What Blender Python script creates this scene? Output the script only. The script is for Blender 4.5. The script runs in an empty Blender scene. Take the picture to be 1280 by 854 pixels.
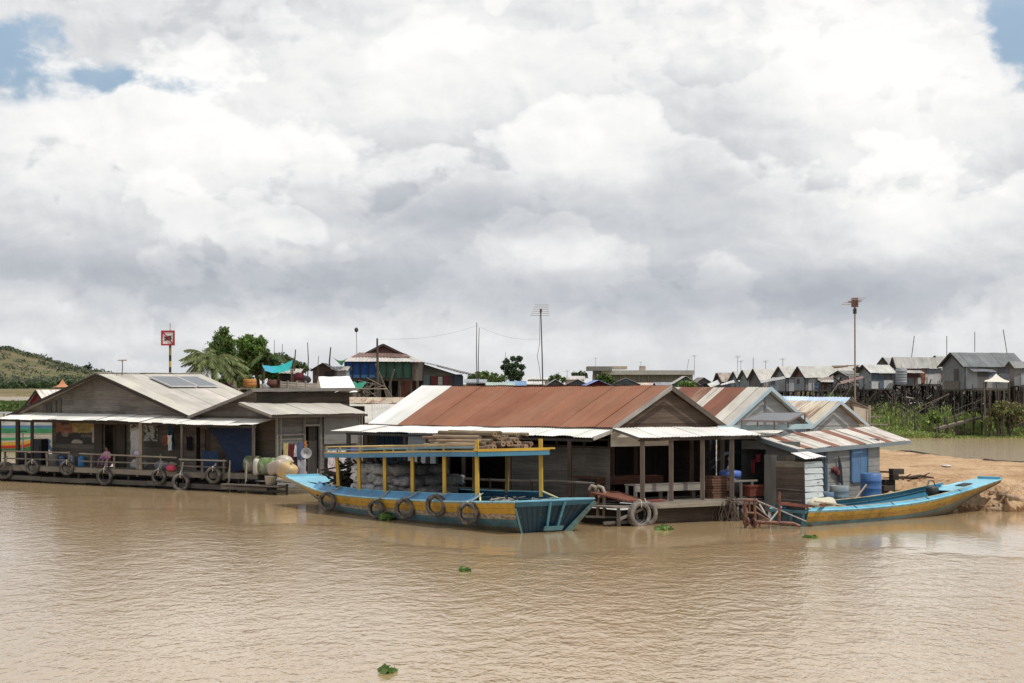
import bpy, math, random
from mathutils import Vector as V, noise as NZ
R = random.Random(11)
H, F, HY = 4.6, 2400.0, 480.0          # eye height, focal length in photo pixels, horizon row
Z = V((0, 0, 1)); X = V((1, 0, 0))
def P(px, py, Y): return V(((px-640)/F*Y, Y, H-(py-HY)/F*Y))
def W(px, py, z=0.0): return P(px, py, (H-z)*F/(py-HY))
def sst(a, b, x):
    t = min(1, max(0, (x-a)/(b-a))); return t*t*(3-2*t)
def lerp(a, b, t): return a+(b-a)*t
def interp(x, pts):
    if x <= pts[0][0]: return pts[0][1]
    for (x0, y0), (x1, y1) in zip(pts, pts[1:]):
        if x <= x1: return y0+(y1-y0)*(x-x0)/(x1-x0)
    return pts[-1][1]
def j(c, a=.15):
    f = 1+R.uniform(-a, a); return tuple(max(0, k*f*(1+R.uniform(-a, a)*.2)) for k in c[:3])+tuple(c[3:])
scene = bpy.context.scene
COL = scene.collection

class MB:
    """collects faces with a colour per face and uv in metres; build() links one mesh object"""
    def __init__(s): s.v = []; s.f = []; s.c = []; s.u = []; s.sm = []
    def add(s, vs, fs, col, uv=None, smooth=False):
        b = len(s.v); s.v += [tuple(p) for p in vs]
        for k, f in enumerate(fs):
            s.f.append(tuple(b+i for i in f))
            c = col(k) if callable(col) else col
            s.c.append(tuple(c) if len(c) == 4 else tuple(c)+(0.0,))
            s.u.append([uv[i] for i in f] if uv else [(0, 0)]*len(f)); s.sm.append(smooth)
    def slab(s, p0, p1, p2, p3, t, col):
        d = (p1-p0).normalized(); q = (p3-p0); q = (q-d*q.dot(d)).normalized(); tl = t.length
        ou, ov = R.uniform(0, 50), R.uniform(0, 50)
        vs = [p0, p1, p2, p3, p0+t, p1+t, p2+t, p3+t]
        uv = [((p-p0).dot(d)+ou, (p-p0).dot(q)+ov+(tl if i > 3 else 0)) for i, p in enumerate(vs)]
        s.add(vs, [(0, 1, 2, 3), (7, 6, 5, 4), (0, 4, 5, 1), (1, 5, 6, 2), (2, 6, 7, 3), (3, 7, 4, 0)], col, uv)
    def beam(s, p, q, w, h, col, up=None):
        d = (q-p).normalized()
        if up is None: up = Z if abs(d.z) < .9 else V((.3, 1, 0))
        sd = d.cross(up).normalized(); u = sd.cross(d).normalized()
        a = p-sd*(w/2)-u*(h/2); b = q-sd*(w/2)-u*(h/2)
        s.slab(a, b, b+sd*w, a+sd*w, u*h, col)
    def box(s, c, ax, ay, az, col):
        s.slab(c-ax-ay-az, c+ax-ay-az, c+ax+ay-az, c-ax+ay-az, az*2, col)
    def tube(s, pts, r, col, n=8, cap=True, ribs=0):
        pts = [V(p) for p in pts]; m = len(pts)
        if not isinstance(r, (list, tuple)): r = [r]*m
        vs = []; uv = []; L = 0; ou = R.uniform(0, 50); prev = None
        for i, p in enumerate(pts):
            d = (pts[min(i+1, m-1)]-pts[max(i-1, 0)]).normalized()
            if prev is None:
                a = d.cross(Z if abs(d.z) < .9 else X).normalized()
            else:
                a = (prev-d*prev.dot(d)).normalized()
            prev = a; b = d.cross(a)
            if i: L += (p-pts[i-1]).length
            for k in range(n):
                t = 2*math.pi*k/n
                vs.append(p+(a*math.cos(t)+b*math.sin(t))*r[i]); uv.append((L+ou, k*r[i]*6.28/n))
        fs = [(i*n+k, i*n+(k+1) % n, (i+1)*n+(k+1) % n, (i+1)*n+k) for i in range(m-1) for k in range(n)]
        s.add(vs, fs, col, uv, True)
        if cap:
            s.add(vs[:n], [tuple(range(n))[::-1]], col); s.add(vs[-n:], [tuple(range(n))], col)
    def lathe(s, prof, o, col, az=Z, n=20, smooth=True, ripple=0):
        az = az.normalized(); ax = az.cross(Z if abs(az.z) < .9 else X).normalized(); ay = az.cross(ax)
        vs = []; uv = []
        for r, h in prof:
            for k in range(n):
                t = 2*math.pi*k/n; rr = r*(1+ripple*R.uniform(-1, 1))
                vs.append(o+ax*(math.cos(t)*rr)+ay*(math.sin(t)*rr)+az*h); uv.append((h, t*max(r, .01)))
        fs = [(i*n+k, i*n+(k+1) % n, (i+1)*n+(k+1) % n, (i+1)*n+k) for i in range(len(prof)-1) for k in range(n)]
        s.add(vs, fs, (lambda q: col[q//n]) if isinstance(col, list) else col, uv, smooth)
    def grid(s, fn, nu, nv, col, smooth=True, uvs=1.0):
        vs = []; uv = []
        for i in range(nu+1):
            for k in range(nv+1):
                p = fn(i/nu, k/nv); vs.append(p); uv.append((i/nu*uvs, k/nv*uvs))
        fs = [(i*(nv+1)+k, (i+1)*(nv+1)+k, (i+1)*(nv+1)+k+1, i*(nv+1)+k+1) for i in range(nu) for k in range(nv)]
        s.add(vs, fs, (lambda q: col((q//nv+.5)/nu, (q % nv+.5)/nv)) if callable(col) else col, uv, smooth)
    def blob(s, c, ax, ay, az, col, n=12, m=8, pw=1.0, amp=.08, fr=1.6, seed=None):
        sd = R.uniform(0, 99) if seed is None else seed; vs = []; fs = []
        def sp(x): return math.copysign(abs(x)**pw, x)
        for i in range(m+1):
            th = math.pi*i/m
            for k in range(n):
                ph = 2*math.pi*k/n
                d = V((sp(math.sin(th))*sp(math.cos(ph)), sp(math.sin(th))*sp(math.sin(ph)), sp(math.cos(th))))
                f = 1+amp*NZ.noise(d*fr+V((sd, sd*.7, 0)))*2
                vs.append(c+ax*(d.x*f)+ay*(d.y*f)+az*(d.z*f))
        for i in range(m):
            for k in range(n): fs.append((i*n+k, i*n+(k+1) % n, (i+1)*n+(k+1) % n, (i+1)*n+k))
        s.add(vs, fs, col, [(p.x, p.z) for p in vs], True)
    def planks(s, O, U, N, a0, a1, z0, z1, col, bh=.18, th=.025, rng=None, holes=(), lap=.012, seg=3.5, jit=.22):
        n = max(1, round((z1-z0)/bh)); bh = (z1-z0)/n
        for i in range(n):
            zb, zt = z0+i*bh, z0+(i+1)*bh+(.008 if i < n-1 else 0); zm = (zb+zt)/2
            lo, hi = (a0, a1)
            spans = [(lo, hi)]
            for (h0, h1, y0, y1) in holes:
                if y0 < zm < y1:
                    ns = []
                    for p, q in spans:
                        if h1 <= p or h0 >= q: ns.append((p, q)); continue
                        if h0 > p: ns.append((p, h0))
                        if h1 < q: ns.append((h1, q))
                    spans = ns
            for p, q in spans:
                cuts = [p]
                while q-cuts[-1] > seg*1.4: cuts.append(cuts[-1]+seg*R.uniform(.6, 1.2))
                cuts.append(q)
                for x0, x1 in zip(cuts, cuts[1:]):
                    b0, b1, t0, t1 = x0, x1-.003, x0, x1-.003
                    if rng:
                        rb, rt = rng(zb), rng(zt)
                        b0, b1 = max(b0, rb[0]), min(b1, rb[1]); t0, t1 = max(t0, rt[0]), min(t1, rt[1])
                        if b1-b0 < .03: continue
                        if t1 < t0: t0 = t1 = (t0+t1)/2
                    jt = R.uniform(0, .006); c = j(col, jit)
                    s.slab(O+U*b0+Z*zb+N*(lap+jt), O+U*b1+Z*zb+N*(lap+jt), O+U*t1+Z*zt+N*jt, O+U*t0+Z*zt+N*jt, N*-th, c)
    def vplanks(s, O, U, N, a0, a1, z0, z1, col, bw=.18, th=.025, jit=.2):
        n = max(1, round((a1-a0)/bw)); bw = (a1-a0)/n
        for i in range(n):
            x0, x1 = a0+i*bw, a0+(i+1)*bw-.003; jt = R.uniform(0, .01)
            s.slab(O+U*x0+Z*z0+N*jt, O+U*x0+Z*z1+N*jt, O+U*x1+Z*z1+N*jt, O+U*x1+Z*z0+N*jt, N*-th, j(col, jit))
    def sheets(s, A, B, C, D, col, sw=.85, wl=.13, amp=.010, rows=3, rag=.04, jit=.09, sag=0.0):
        """corrugated sheets laid from the edge A-B (top) to the edge D-C (bottom)"""
        L = ((B-A).length+(C-D).length)/2; n = max(1, round(L/sw))
        N = (B-A).cross(D-A).normalized()
        if N.z < 0: N = -N
        for i in range(n):
            t0, t1 = i/n-.02/n, (i+1)/n+.03/n
            t0 = max(0, t0); t1 = min(1, t1)
            nc = max(4, round(L*(t1-t0)/wl)*4); c = col(i, n) if callable(col) else col; c = j(c, jit)
            off = (.010 if i % 2 else 0)+R.uniform(0, .012); lift = R.uniform(-.01, .035) if R.random() < .3 else 0; rg = R.uniform(-rag, rag); ov = R.uniform(0, 40); ou = R.uniform(0, 40)
            vs = []; uv = []
            for r in range(rows+1):
                for k in range(nc+1):
                    t = lerp(t0, t1, k/nc); q = r/rows
                    top, bot = A.lerp(B, t), D.lerp(C, t); bot = bot+(bot-top).normalized()*rg
                    p = top.lerp(bot, q)
                    w = amp*math.sin(2*math.pi*t*L/wl)+off-.012*q-sag*math.sin(math.pi*t)*(1 if sag else 0)
                    w += .022*NZ.noise(p*.7)+lift*q*q*math.sin(math.pi*k/nc)
                    vs.append(p+N*w); uv.append((t*L+ou, q*(bot-top).length+ov))
            m = nc+1
            s.add(vs, [(r*m+k, r*m+k+1, (r+1)*m+k+1, (r+1)*m+k) for r in range(rows) for k in range(nc)], c, uv, True)
    def build(s, name, mat, parent=None, label=None):
        o0 = V(root(parent)['org']) if parent is not None and 'org' in root(parent).keys() else V((0, 0, 0))
        me = bpy.data.meshes.new(name)
        me.from_pydata([(a-o0.x, b-o0.y, c-o0.z) for a, b, c in s.v], [], s.f)
        ca = me.color_attributes.new('Col', 'FLOAT_COLOR', 'CORNER'); cl = []; ul = []
        for f, c, u in zip(s.f, s.c, s.u):
            for k in range(len(f)): cl += c; ul += u[k]
        ca.data.foreach_set('color', cl)
        uvl = me.uv_layers.new(name='UVMap'); uvl.data.foreach_set('uv', ul)
        me.polygons.foreach_set('use_smooth', s.sm)
        me.materials.append(MAT[mat] if isinstance(mat, str) else mat); me.update()
        o = bpy.data.objects.new(name, me); COL.objects.link(o)
        if parent is not None: o.parent = parent
        if label: o['label'] = label
        return o
def root(o):
    while o.parent is not None: o = o.parent
    return o
def thing(name, label, cat, loc, group=None):
    o = bpy.data.objects.new(name, None); COL.objects.link(o); o.location = loc; o['org'] = tuple(loc)
    o.empty_display_size = .2; o['label'] = label; o['category'] = cat
    if group: o['group'] = group
    return o
def solo(mb, name, mat, label, cat, loc, group=None):
    """a thing that is one mesh, its origin at loc"""
    loc = V(loc); mb.v = [(a-loc.x, b-loc.y, c-loc.z) for a, b, c in mb.v]
    o = mb.build(name, mat); o.location = loc; o['label'] = label; o['category'] = cat
    if group: o['group'] = group
    return o
def struct(mb, name, mat, kind='structure'):
    o = mb.build(name, mat); o['kind'] = kind; return o
def copy_tree(o, parent=None):
    c = o.copy(); COL.objects.link(c); c.parent = parent
    for ch in list(o.children): copy_tree(ch, c)
    return c
class Fr:
    """a house frame: a along the front, b to the back, z up"""
    def __init__(s, O, u, v): s.O = V((O[0], O[1], 0)); s.u = V((u[0], u[1], 0)).normalized(); s.v = V((v[0], v[1], 0)).normalized()
    def __call__(s, a, b, z=0.0): return s.O+s.u*a+s.v*b+Z*z

# ------------------------------------------------------------------ materials
MAT = {}
def mat(name, rough=.8, sc=(3, 3, 3), amt=.2, alt=None, asc=(3, 3, 3), bump=0.0, spec=.3, metal=0.0, coord='UV', isl=0.0, detail=5, leaf=False, dirt=0.0, sharp=.06):
    m = bpy.data.materials.new(name); m.use_nodes = True; nt = m.node_tree; nd = nt.nodes; lk = nt.links
    bs = nd['Principled BSDF']; out = nd['Material Output']
    at = nd.new('ShaderNodeAttribute'); at.attribute_name = 'Col'
    tc = nd.new('ShaderNodeTexCoord')
    def nz(vec, c, det):
        mp = nd.new('ShaderNodeMapping'); mp.inputs['Scale'].default_value = vec
        lk.new(tc.outputs[c], mp.inputs[0]); n = nd.new('ShaderNodeTexNoise'); n.inputs['Scale'].default_value = 1
        n.inputs['Detail'].default_value = det; n.inputs['Roughness'].default_value = .6
        lk.new(mp.outputs[0], n.inputs['Vector']); return n.outputs[0]
    def mr(src, a, b, c, d):
        n = nd.new('ShaderNodeMapRange')
        for i, x in enumerate((src, a, b, c, d)):
            if isinstance(x, (int, float)): n.inputs[i].default_value = x
            else: lk.new(x, n.inputs[i])
        return n.outputs[0]
    def mth(op, a, b):
        n = nd.new('ShaderNodeMath'); n.operation = op
        for i, x in enumerate((a, b)):
            if isinstance(x, (int, float)): n.inputs[i].default_value = x
            else: lk.new(x, n.inputs[i])
        return n.outputs[0]
    n1 = nz(sc, coord, detail)
    fac = mr(n1, .3, .7, 1-amt, 1+amt)
    if isl:
        ge = nd.new('ShaderNodeNewGeometry'); fac = mth('MULTIPLY', fac, mr(ge.outputs['Random Per Island'], 0, 1, 1-isl, 1+isl))
    if dirt:
        n3 = nz((.9, .9, .9), 'Object', 4); fac = mth('MULTIPLY', fac, mr(n3, .35, .65, 1-dirt, 1+dirt*.5))
    vm = nd.new('ShaderNodeVectorMath'); vm.operation = 'SCALE'
    lk.new(at.outputs['Color'], vm.inputs[0]); lk.new(fac, vm.inputs['Scale']); colr = vm.outputs[0]
    if alt:
        n2 = nz(asc, coord, 6)
        th = mr(at.outputs['Alpha'], 0, 1, .74, .26)
        mk = mr(n2, mth('SUBTRACT', th, sharp), mth('ADD', th, sharp), 0, 1)
        mk = mth('MULTIPLY', mk, mth('GREATER_THAN', at.outputs['Alpha'], .01))
        mx = nd.new('ShaderNodeMix'); mx.data_type = 'RGBA'; lk.new(mk, mx.inputs[0]); lk.new(colr, mx.inputs[6])
        al = nd.new('ShaderNodeVectorMath'); al.operation = 'SCALE'; al.inputs[0].default_value = alt; lk.new(fac, al.inputs['Scale'])
        lk.new(al.outputs[0], mx.inputs[7]); colr = mx.outputs[2]
    lk.new(colr, bs.inputs['Base Color']); bs.inputs['Roughness'].default_value = rough
    bs.inputs['Specular IOR Level'].default_value = spec; bs.inputs['Metallic'].default_value = metal
    if bump:
        b = nd.new('ShaderNodeBump'); b.inputs['Strength'].default_value = bump; b.inputs['Distance'].default_value = .02
        lk.new(n1, b.inputs['Height']); lk.new(b.outputs[0], bs.inputs['Normal'])
    if leaf:
        tr = nd.new('ShaderNodeBsdfTranslucent'); lk.new(colr, tr.inputs[0])
        ms = nd.new('ShaderNodeMixShader'); ms.inputs[0].default_value = .3
        lk.new(bs.outputs[0], ms.inputs[1]); lk.new(tr.outputs[0], ms.inputs[2]); lk.new(ms.outputs[0], out.inputs[0])
    MAT[name] = m; return m
RUST = (.20, .085, .045)
mat('wood', .85, (1.2, 22, 1), .3, alt=(.055, .045, .038), asc=(.7, 5, 1), bump=.5, spec=.2, isl=.12, dirt=.22, sharp=.1)
mat('tin', .55, (2.5, .35, 1), .1, alt=RUST, asc=(3.2, .6, 1), spec=.35, dirt=.16, sharp=.09)
mat('rust_tin', .8, (3, .6, 1), .07, alt=(.27, .15, .10), asc=(2.5, .5, 1), spec=.2, dirt=.12, sharp=.2)
mat('grey_tin', .5, (3, 1, 1), .16, alt=(.14, .10, .08), asc=(3, .8, 1), spec=.4, dirt=.18, sharp=.12, isl=.1)
mat('paint', .5, (1.5, 9, 1), .16, alt=(.16, .14, .12), asc=(3, 9, 1), bump=.15, spec=.35, dirt=.15, sharp=.04)
mat('hull_paint', .45, (.7, 6, 6), .15, alt=(.13, .10, .07), asc=(2.2, 8, 14), bump=.1, spec=.35, coord='Object', dirt=.25, sharp=.1)
mat('cloth', .95, (9, 9, 9), .18, alt=(.6, .6, .62), asc=(16, 16, 16), spec=.1, coord='Object', sharp=.04)
mat('sackcloth', .8, (7, 7, 7), .12, alt=(.25, .25, .27), asc=(4, 4, 4), spec=.25, coord='Object', bump=.2, dirt=.15)
mat('plastic', .4, (5, 5, 5), .1, alt=(.35, .33, .29), asc=(3, 3, 3), spec=.45, coord='Object', dirt=.12, sharp=.1)
mat('rubber', .85, (9, 9, 9), .25, alt=(.20, .18, .16), asc=(5, 5, 5), spec=.25, coord='Object', bump=.3, sharp=.15)
mat('metal', .5, (8, 8, 8), .15, alt=RUST, asc=(9, 9, 9), spec=.5, coord='Object')
mat('leaf', .6, (3, 3, 3), .25, spec=.25, coord='Object', isl=.45, leaf=True)
mat('bark', .9, (6, 6, 2), .3, spec=.1, coord='Object', bump=.4)
mat('rope', .9, (9, 60, 9), .3, spec=.1, bump=.3)
mat('concrete', .9, (.3, .3, 1), .12, spec=.2, coord='Object', dirt=.15)
mat('panel_glass', .15, (2, 2, 2), .06, spec=.6, coord='Object')
mat('skin', .55, (20, 20, 20), .05, spec=.3, coord='Object')
mat('paper', .7, (6, 6, 6), .12, spec=.2, coord='Object')
WOOD = (.122, .108, .094); WOODD = (.056, .046, .038); WOODL = (.19, .17, .148); WOODB = (.12, .085, .065)
CREAM = (.56, .52, .45, .12); WHITE = (.72, .71, .67); BLUEP = (.10, .33, .50); SKYB = (.17, .46, .62); YEL = (.55, .33, .045)
# ------------------------------------------------------------------ camera, sun, sky
cam = bpy.data.objects.new('camera', bpy.data.cameras.new('camera')); COL.objects.link(cam)
cam.location = (0, 0, H); cam.rotation_euler = (math.radians(90), 0, 0)
cam.data.sensor_width = 36; cam.data.lens = 36*F/1280; cam.data.shift_y = (HY-427)/1280
cam.data.clip_start = .5; cam.data.clip_end = 20000; scene.camera = cam
sv = V((.42, -.22, .88)).normalized()      # towards the sun
sun = bpy.data.objects.new('sun', bpy.data.lights.new('sun', 'SUN')); COL.objects.link(sun)
sun.data.energy = 3.2; sun.data.angle = math.radians(.6); sun.data.color = (1, .95, .87)
sun.rotation_euler = (-sv).to_track_quat('-Z', 'Y').to_euler()
scene.view_settings.view_transform = 'Standard'; scene.view_settings.look = 'None'; scene.view_settings.exposure = 0; scene.view_settings.gamma = 1
w = bpy.data.worlds.new('World'); scene.world = w; w.use_nodes = True
nt = w.node_tree; nd = nt.nodes; lk = nt.links
bg = nd['Background']; bg.inputs[1].default_value = .1
sk = nd.new('ShaderNodeTexSky'); sk.sky_type = 'NISHITA'; sk.sun_disc = False
sk.sun_elevation = math.asin(sv.z); sk.sun_rotation = math.atan2(sv.x, sv.y); sk.dust_density = 2.0
tc = nd.new('ShaderNodeTexCoord'); sp = nd.new('ShaderNodeSeparateXYZ'); lk.new(tc.outputs['Generated'], sp.inputs[0])
def inp(n, i, x):
    if x is None: return
    if isinstance(x, (int, float)): n.inputs[i].default_value = x
    elif isinstance(x, tuple): n.inputs[i].default_value = x
    else: lk.new(x, n.inputs[i])
def m(op, a, b=None, c=None):
    n = nd.new('ShaderNodeMath'); n.operation = op; inp(n, 0, a); inp(n, 1, b); inp(n, 2, c); return n.outputs[0]
def mrange(x, a, b, c=0, d=1, smooth=True):
    n = nd.new('ShaderNodeMapRange'); n.interpolation_type = 'SMOOTHSTEP' if smooth else 'LINEAR'
    for i, q in enumerate((x, a, b, c, d)): inp(n, i, q)
    return n.outputs[0]
def mix(f, a, b):
    n = nd.new('ShaderNodeMix'); n.data_type = 'RGBA'; inp(n, 0, f); inp(n, 6, a); inp(n, 7, b); return n.outputs[2]
az = m('ARCTAN2', sp.outputs[0], sp.outputs[1]); el = m('ARCSINE', sp.outputs[2])
# cloud lookup in azimuth and elevation, elevation stretched because clouds stand above a far flat base
def cloud_vec(dx, dy):
    cb = nd.new('ShaderNodeCombineXYZ'); inp(cb, 0, m('ADD', az, dx)); inp(cb, 1, m('ADD', m('MULTIPLY', el, 1.45), dy)); inp(cb, 2, .37); return cb.outputs[0]
def fbm(vec, s, det, ro=.55, dist=0.0, off=(0, 0, 0)):
    mp = nd.new('ShaderNodeMapping'); mp.inputs['Location'].default_value = off; lk.new(vec, mp.inputs[0])
    n = nd.new('ShaderNodeTexNoise'); n.inputs['Scale'].default_value = s; n.inputs['Detail'].default_value = det
    n.inputs['Roughness'].default_value = ro; n.inputs['Distortion'].default_value = dist; lk.new(mp.outputs[0], n.inputs['Vector']); return n.outputs[0]
def gauss(px, py, rx, ry):
    """a soft patch of sky round one direction"""
    a0, e0 = math.atan((px-640)/F), math.atan((HY-py)/F)
    a = m('DIVIDE', m('SUBTRACT', az, a0), rx/F); b = m('DIVIDE', m('SUBTRACT', el, e0), ry/F)
    return m('POWER', 2.718, m('MULTIPLY', m('ADD', m('MULTIPLY', a, a), m('MULTIPLY', b, b)), -1.0))
def addall(*xs):
    o = xs[0]
    for x in xs[1:]: o = m('ADD', o, x)
    return o
def puffs(vec, s, det, off, ro=.5):
    """heaped cloud relief: an inverted ridged noise"""
    mp = nd.new('ShaderNodeMapping'); mp.inputs['Location'].default_value = off; lk.new(vec, mp.inputs[0])
    n = nd.new('ShaderNodeTexNoise'); n.noise_type = 'RIDGED_MULTIFRACTAL'; n.normalize = True; n.inputs['Scale'].default_value = s; n.inputs['Detail'].default_value = det
    n.inputs['Roughness'].default_value = ro; n.inputs['Offset'].default_value = .9; n.inputs['Gain'].default_value = 1.2; n.inputs['Distortion'].default_value = .12; lk.new(mp.outputs[0], n.inputs['Vector'])
    return m('SUBTRACT', 1.0, n.outputs[0])
def ramp(x, stops):
    r = nd.new('ShaderNodeValToRGB'); lk.new(x, r.inputs[0]); e = r.color_ramp.elements
    e[0].position, e[0].color = stops[0][0], (stops[0][1],)*3+(1,); e[1].position, e[1].color = stops[-1][0], (stops[-1][1],)*3+(1,)
    for p_, c_ in stops[1:-1]: q_ = e.new(p_); q_.color = (c_,)*3+(1,)
    return r.outputs[0]
# each bank of cumulus: a crisp lit edge where the next heap begins, fading down into its own grey base
def bank(s, off, k, slope, pz, seed):
    vec = v0; n = fbm(vec, s, 9, .5, .2, off); p = fbm(vec, s*3.2, 7, .56, .3, (off[1], off[0], seed))
    b = puffs(vec, s*2.4, 6, (off[1], off[0], seed))
    h = addall(m('MULTIPLY', n, 1.0), m('MULTIPLY', p, pz), m('MULTIPLY', b, .10), m('MULTIPLY', el, -slope))
    return n, p, h, m('FRACT', m('MULTIPLY', h, k))
EDGE = [(0, .12), (.03, .5), (.10, 1.0), (.28, .85), (.55, .5), (.82, .2), (1, .12)]
v0 = cloud_vec(0, 0)
nA, pA, hA_, fA = bank(6.5, (3.1, 7.7, 0), 2.6, 2.4, .28, .3)
nB, pB, hB_, fB = bank(12, (.4, 2.2, 1.0), 2.2, 3.4, .30, 1.7)
sawA, sawB = ramp(fA, EDGE), ramp(fB, EDGE)
design = [(235, 175, 230, 75, .26), (600, 60, 380, 90, .24), (1130, 190, 150, 160, .32), (990, 60, 200, 80, .12), (735, 190, 95, 50, .20), (735, 318, 80, 24, .18), (905, 345, 70, 26, .10), (30, 375, 70, 26, .20), (150, 425, 300, 18, .14),
          (205, 345, 300, 34, -.22), (640, 262, 150, 34, -.20), (560, 365, 420, 34, -.20), (1010, 365, 220, 30, -.22), (1000, 260, 90, 40, -.10), (330, 255, 120, 25, -.08), (905, 150, 70, 60, -.10), (480, 270, 160, 24, -.10), (950, 430, 500, 22, .06)]
place = addall(*[m('MULTIPLY', gauss(a, b, c, d), k) for a, b, c, d, k in design])
v1 = cloud_vec(.0035, .007); fine = fbm(v0, 30, 8, .58, .3, (5.1, 2.7, 0)); fine1 = fbm(v1, 30, 8, .58, .3, (5.1, 2.7, 0))
tone = addall(m('MULTIPLY', place, 1.4), .265, m('MULTIPLY', sawA, .30), m('MULTIPLY', sawB, .16), m('MULTIPLY', m('SUBTRACT', fine, fine1), .42), m('MULTIPLY', m('SUBTRACT', fine, .5), .22), m('MULTIPLY', m('SUBTRACT', pA, .5), .25), m('MULTIPLY', m('SUBTRACT', nB, .5), .5))
holes = addall(m('MULTIPLY', gauss(14, 72, 55, 48), .60), m('MULTIPLY', gauss(190, 112, 85, 17), .44), m('MULTIPLY', gauss(1288, 40, 50, 66), .75), m('MULTIPLY', gauss(95, 104, 50, 22), .32))
hole = mrange(addall(holes, m('MULTIPLY', m('SUBTRACT', pA, .5), -1.2), m('MULTIPLY', m('SUBTRACT', pB, .5), -1.0)), .14, .46)
hole = m('MULTIPLY', hole, mrange(holes, .04, .16))
rmp = nd.new('ShaderNodeValToRGB'); lk.new(tone, rmp.inputs[0]); e = rmp.color_ramp.elements
e[0].position = 0; e[0].color = (.44, .47, .52, 1); e[1].position = 1; e[1].color = (1.02, 1.01, .99, 1)
for p_, c_ in ((.28, (.55, .575, .615)), (.5, (.68, .695, .715)), (.74, (.88, .88, .88))):
    q_ = e.new(p_); q_.color = c_+(1,)
ten = nd.new('ShaderNodeVectorMath'); ten.operation = 'SCALE'; lk.new(rmp.outputs[0], ten.inputs[0]); ten.inputs['Scale'].default_value = 10
cl = mix(mrange(el, 0.0, .038, .6, 0), ten.outputs[0], (7.3, 7.45, 7.6, 1))
bl = mix(mrange(el, .1, .2, .30, .5), sk.outputs[0], (4.6, 6.3, 8.2, 1))
bl = mix(m('MULTIPLY', mrange(nB, .4, .65), .4), bl, (8.6, 8.7, 8.8, 1))
colr = mix(hole, cl, bl)
lk.new(colr, bg.inputs[0])
try: w.cycles.sampling_method = 'MANUAL'; w.cycles.sample_map_resolution = 512
except Exception: pass

# ------------------------------------------------------------------ water
def water_mat():
    mt = bpy.data.materials.new('river_water'); mt.use_nodes = True; t = mt.node_tree; n = t.nodes; l = t.links; b = n['Principled BSDF']
    b.inputs['Roughness'].default_value = .07; b.inputs['IOR'].default_value = 1.45
    tc = n.new('ShaderNodeTexCoord')
    def nz(scx, scy, det, rot=0.0, dist=0.0):
        mp = n.new('ShaderNodeMapping'); mp.inputs['Scale'].default_value = (scx, scy, 1); mp.inputs['Rotation'].default_value = (0, 0, rot)
        l.new(tc.outputs['Object'], mp.inputs[0]); k = n.new('ShaderNodeTexNoise'); k.inputs['Scale'].default_value = 1; k.inputs['Detail'].default_value = det
        k.inputs['Distortion'].default_value = dist; l.new(mp.outputs[0], k.inputs['Vector']); return k.outputs[0]
    def mm(op, a, c):
        k = n.new('ShaderNodeMath'); k.operation = op
        for i, x in enumerate((a, c)):
            if isinstance(x, (int, float)): k.inputs[i].default_value = x
            else: l.new(x, k.inputs[i])
        return k.outputs[0]
    patch = nz(.05, .03, 3); 
    mr = n.new('ShaderNodeMapRange'); l.new(patch, mr.inputs[0]); mr.inputs[1].default_value = .38; mr.inputs[2].default_value = .62; mr.inputs[3].default_value = .55; mr.inputs[4].default_value = 1.15
    hgt = mm('ADD', mm('MULTIPLY', nz(1.5, .9, 2, .12, .5), .045), mm('MULTIPLY', nz(5.2, 2.3, 3, -.15, .7), .028))
    hgt = mm('ADD', hgt, mm('MULTIPLY', nz(15, 6.5, 2, .1), .011))
    hgt = mm('MULTIPLY', hgt, mr.outputs[0])
    # wind shelter in the lee of the boats and houses: the ripples die down there
    sx = n.new('ShaderNodeSeparateXYZ'); l.new(tc.outputs['Object'], sx.inputs[0])
    edge = mm('ADD', mm('ADD', mm('MULTIPLY', sx.outputs[0], .0), mm('MULTIPLY', mm('MAXIMUM', mm('MULTIPLY', sx.outputs[0], -1.0), 0.0), 1.28)), 52.5)
    gap = mm('ADD', mm('SUBTRACT', sx.outputs[1], edge), mm('MULTIPLY', mm('SUBTRACT', nz(.2, .12, 5), .5), 26.0))
    cm = n.new('ShaderNodeMapRange'); cm.interpolation_type = 'SMOOTHSTEP'; l.new(gap, cm.inputs[0]); cm.inputs[1].default_value = -2; cm.inputs[2].default_value = 2.2; cm.inputs[3].default_value = 1; cm.inputs[4].default_value = .24
    far = n.new('ShaderNodeMapRange'); l.new(sx.outputs[1], far.inputs[0]); far.inputs[1].default_value = 85; far.inputs[2].default_value = 110; far.inputs[3].default_value = 0; far.inputs[4].default_value = 4.0
    hgt = mm('MULTIPLY', hgt, mm('MINIMUM', mm('ADD', cm.outputs[0], far.outputs[0]), 4.2))
    bp = n.new('ShaderNodeBump'); bp.inputs['Strength'].default_value = 1; bp.inputs['Distance'].default_value = 1.0
    l.new(hgt, bp.inputs['Height']); l.new(bp.outputs[0], b.inputs['Normal'])
    cr = n.new('ShaderNodeMix'); cr.data_type = 'RGBA'; l.new(nz(.12, .07, 4), cr.inputs[0])
    cr.inputs[6].default_value = (.375, .25, .122, 1); cr.inputs[7].default_value = (.425, .315, .19, 1); l.new(cr.outputs[2], b.inputs['Base Color'])
    return mt
mb = MB(); mb.add([V((-4000, -300, 0)), V((4000, -300, 0)), V((4000, 6000, 0)), V((-4000, 6000, 0))], [(0, 1, 2, 3)], (1, 1, 1))
struct(mb, 'river_water', water_mat())

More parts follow.
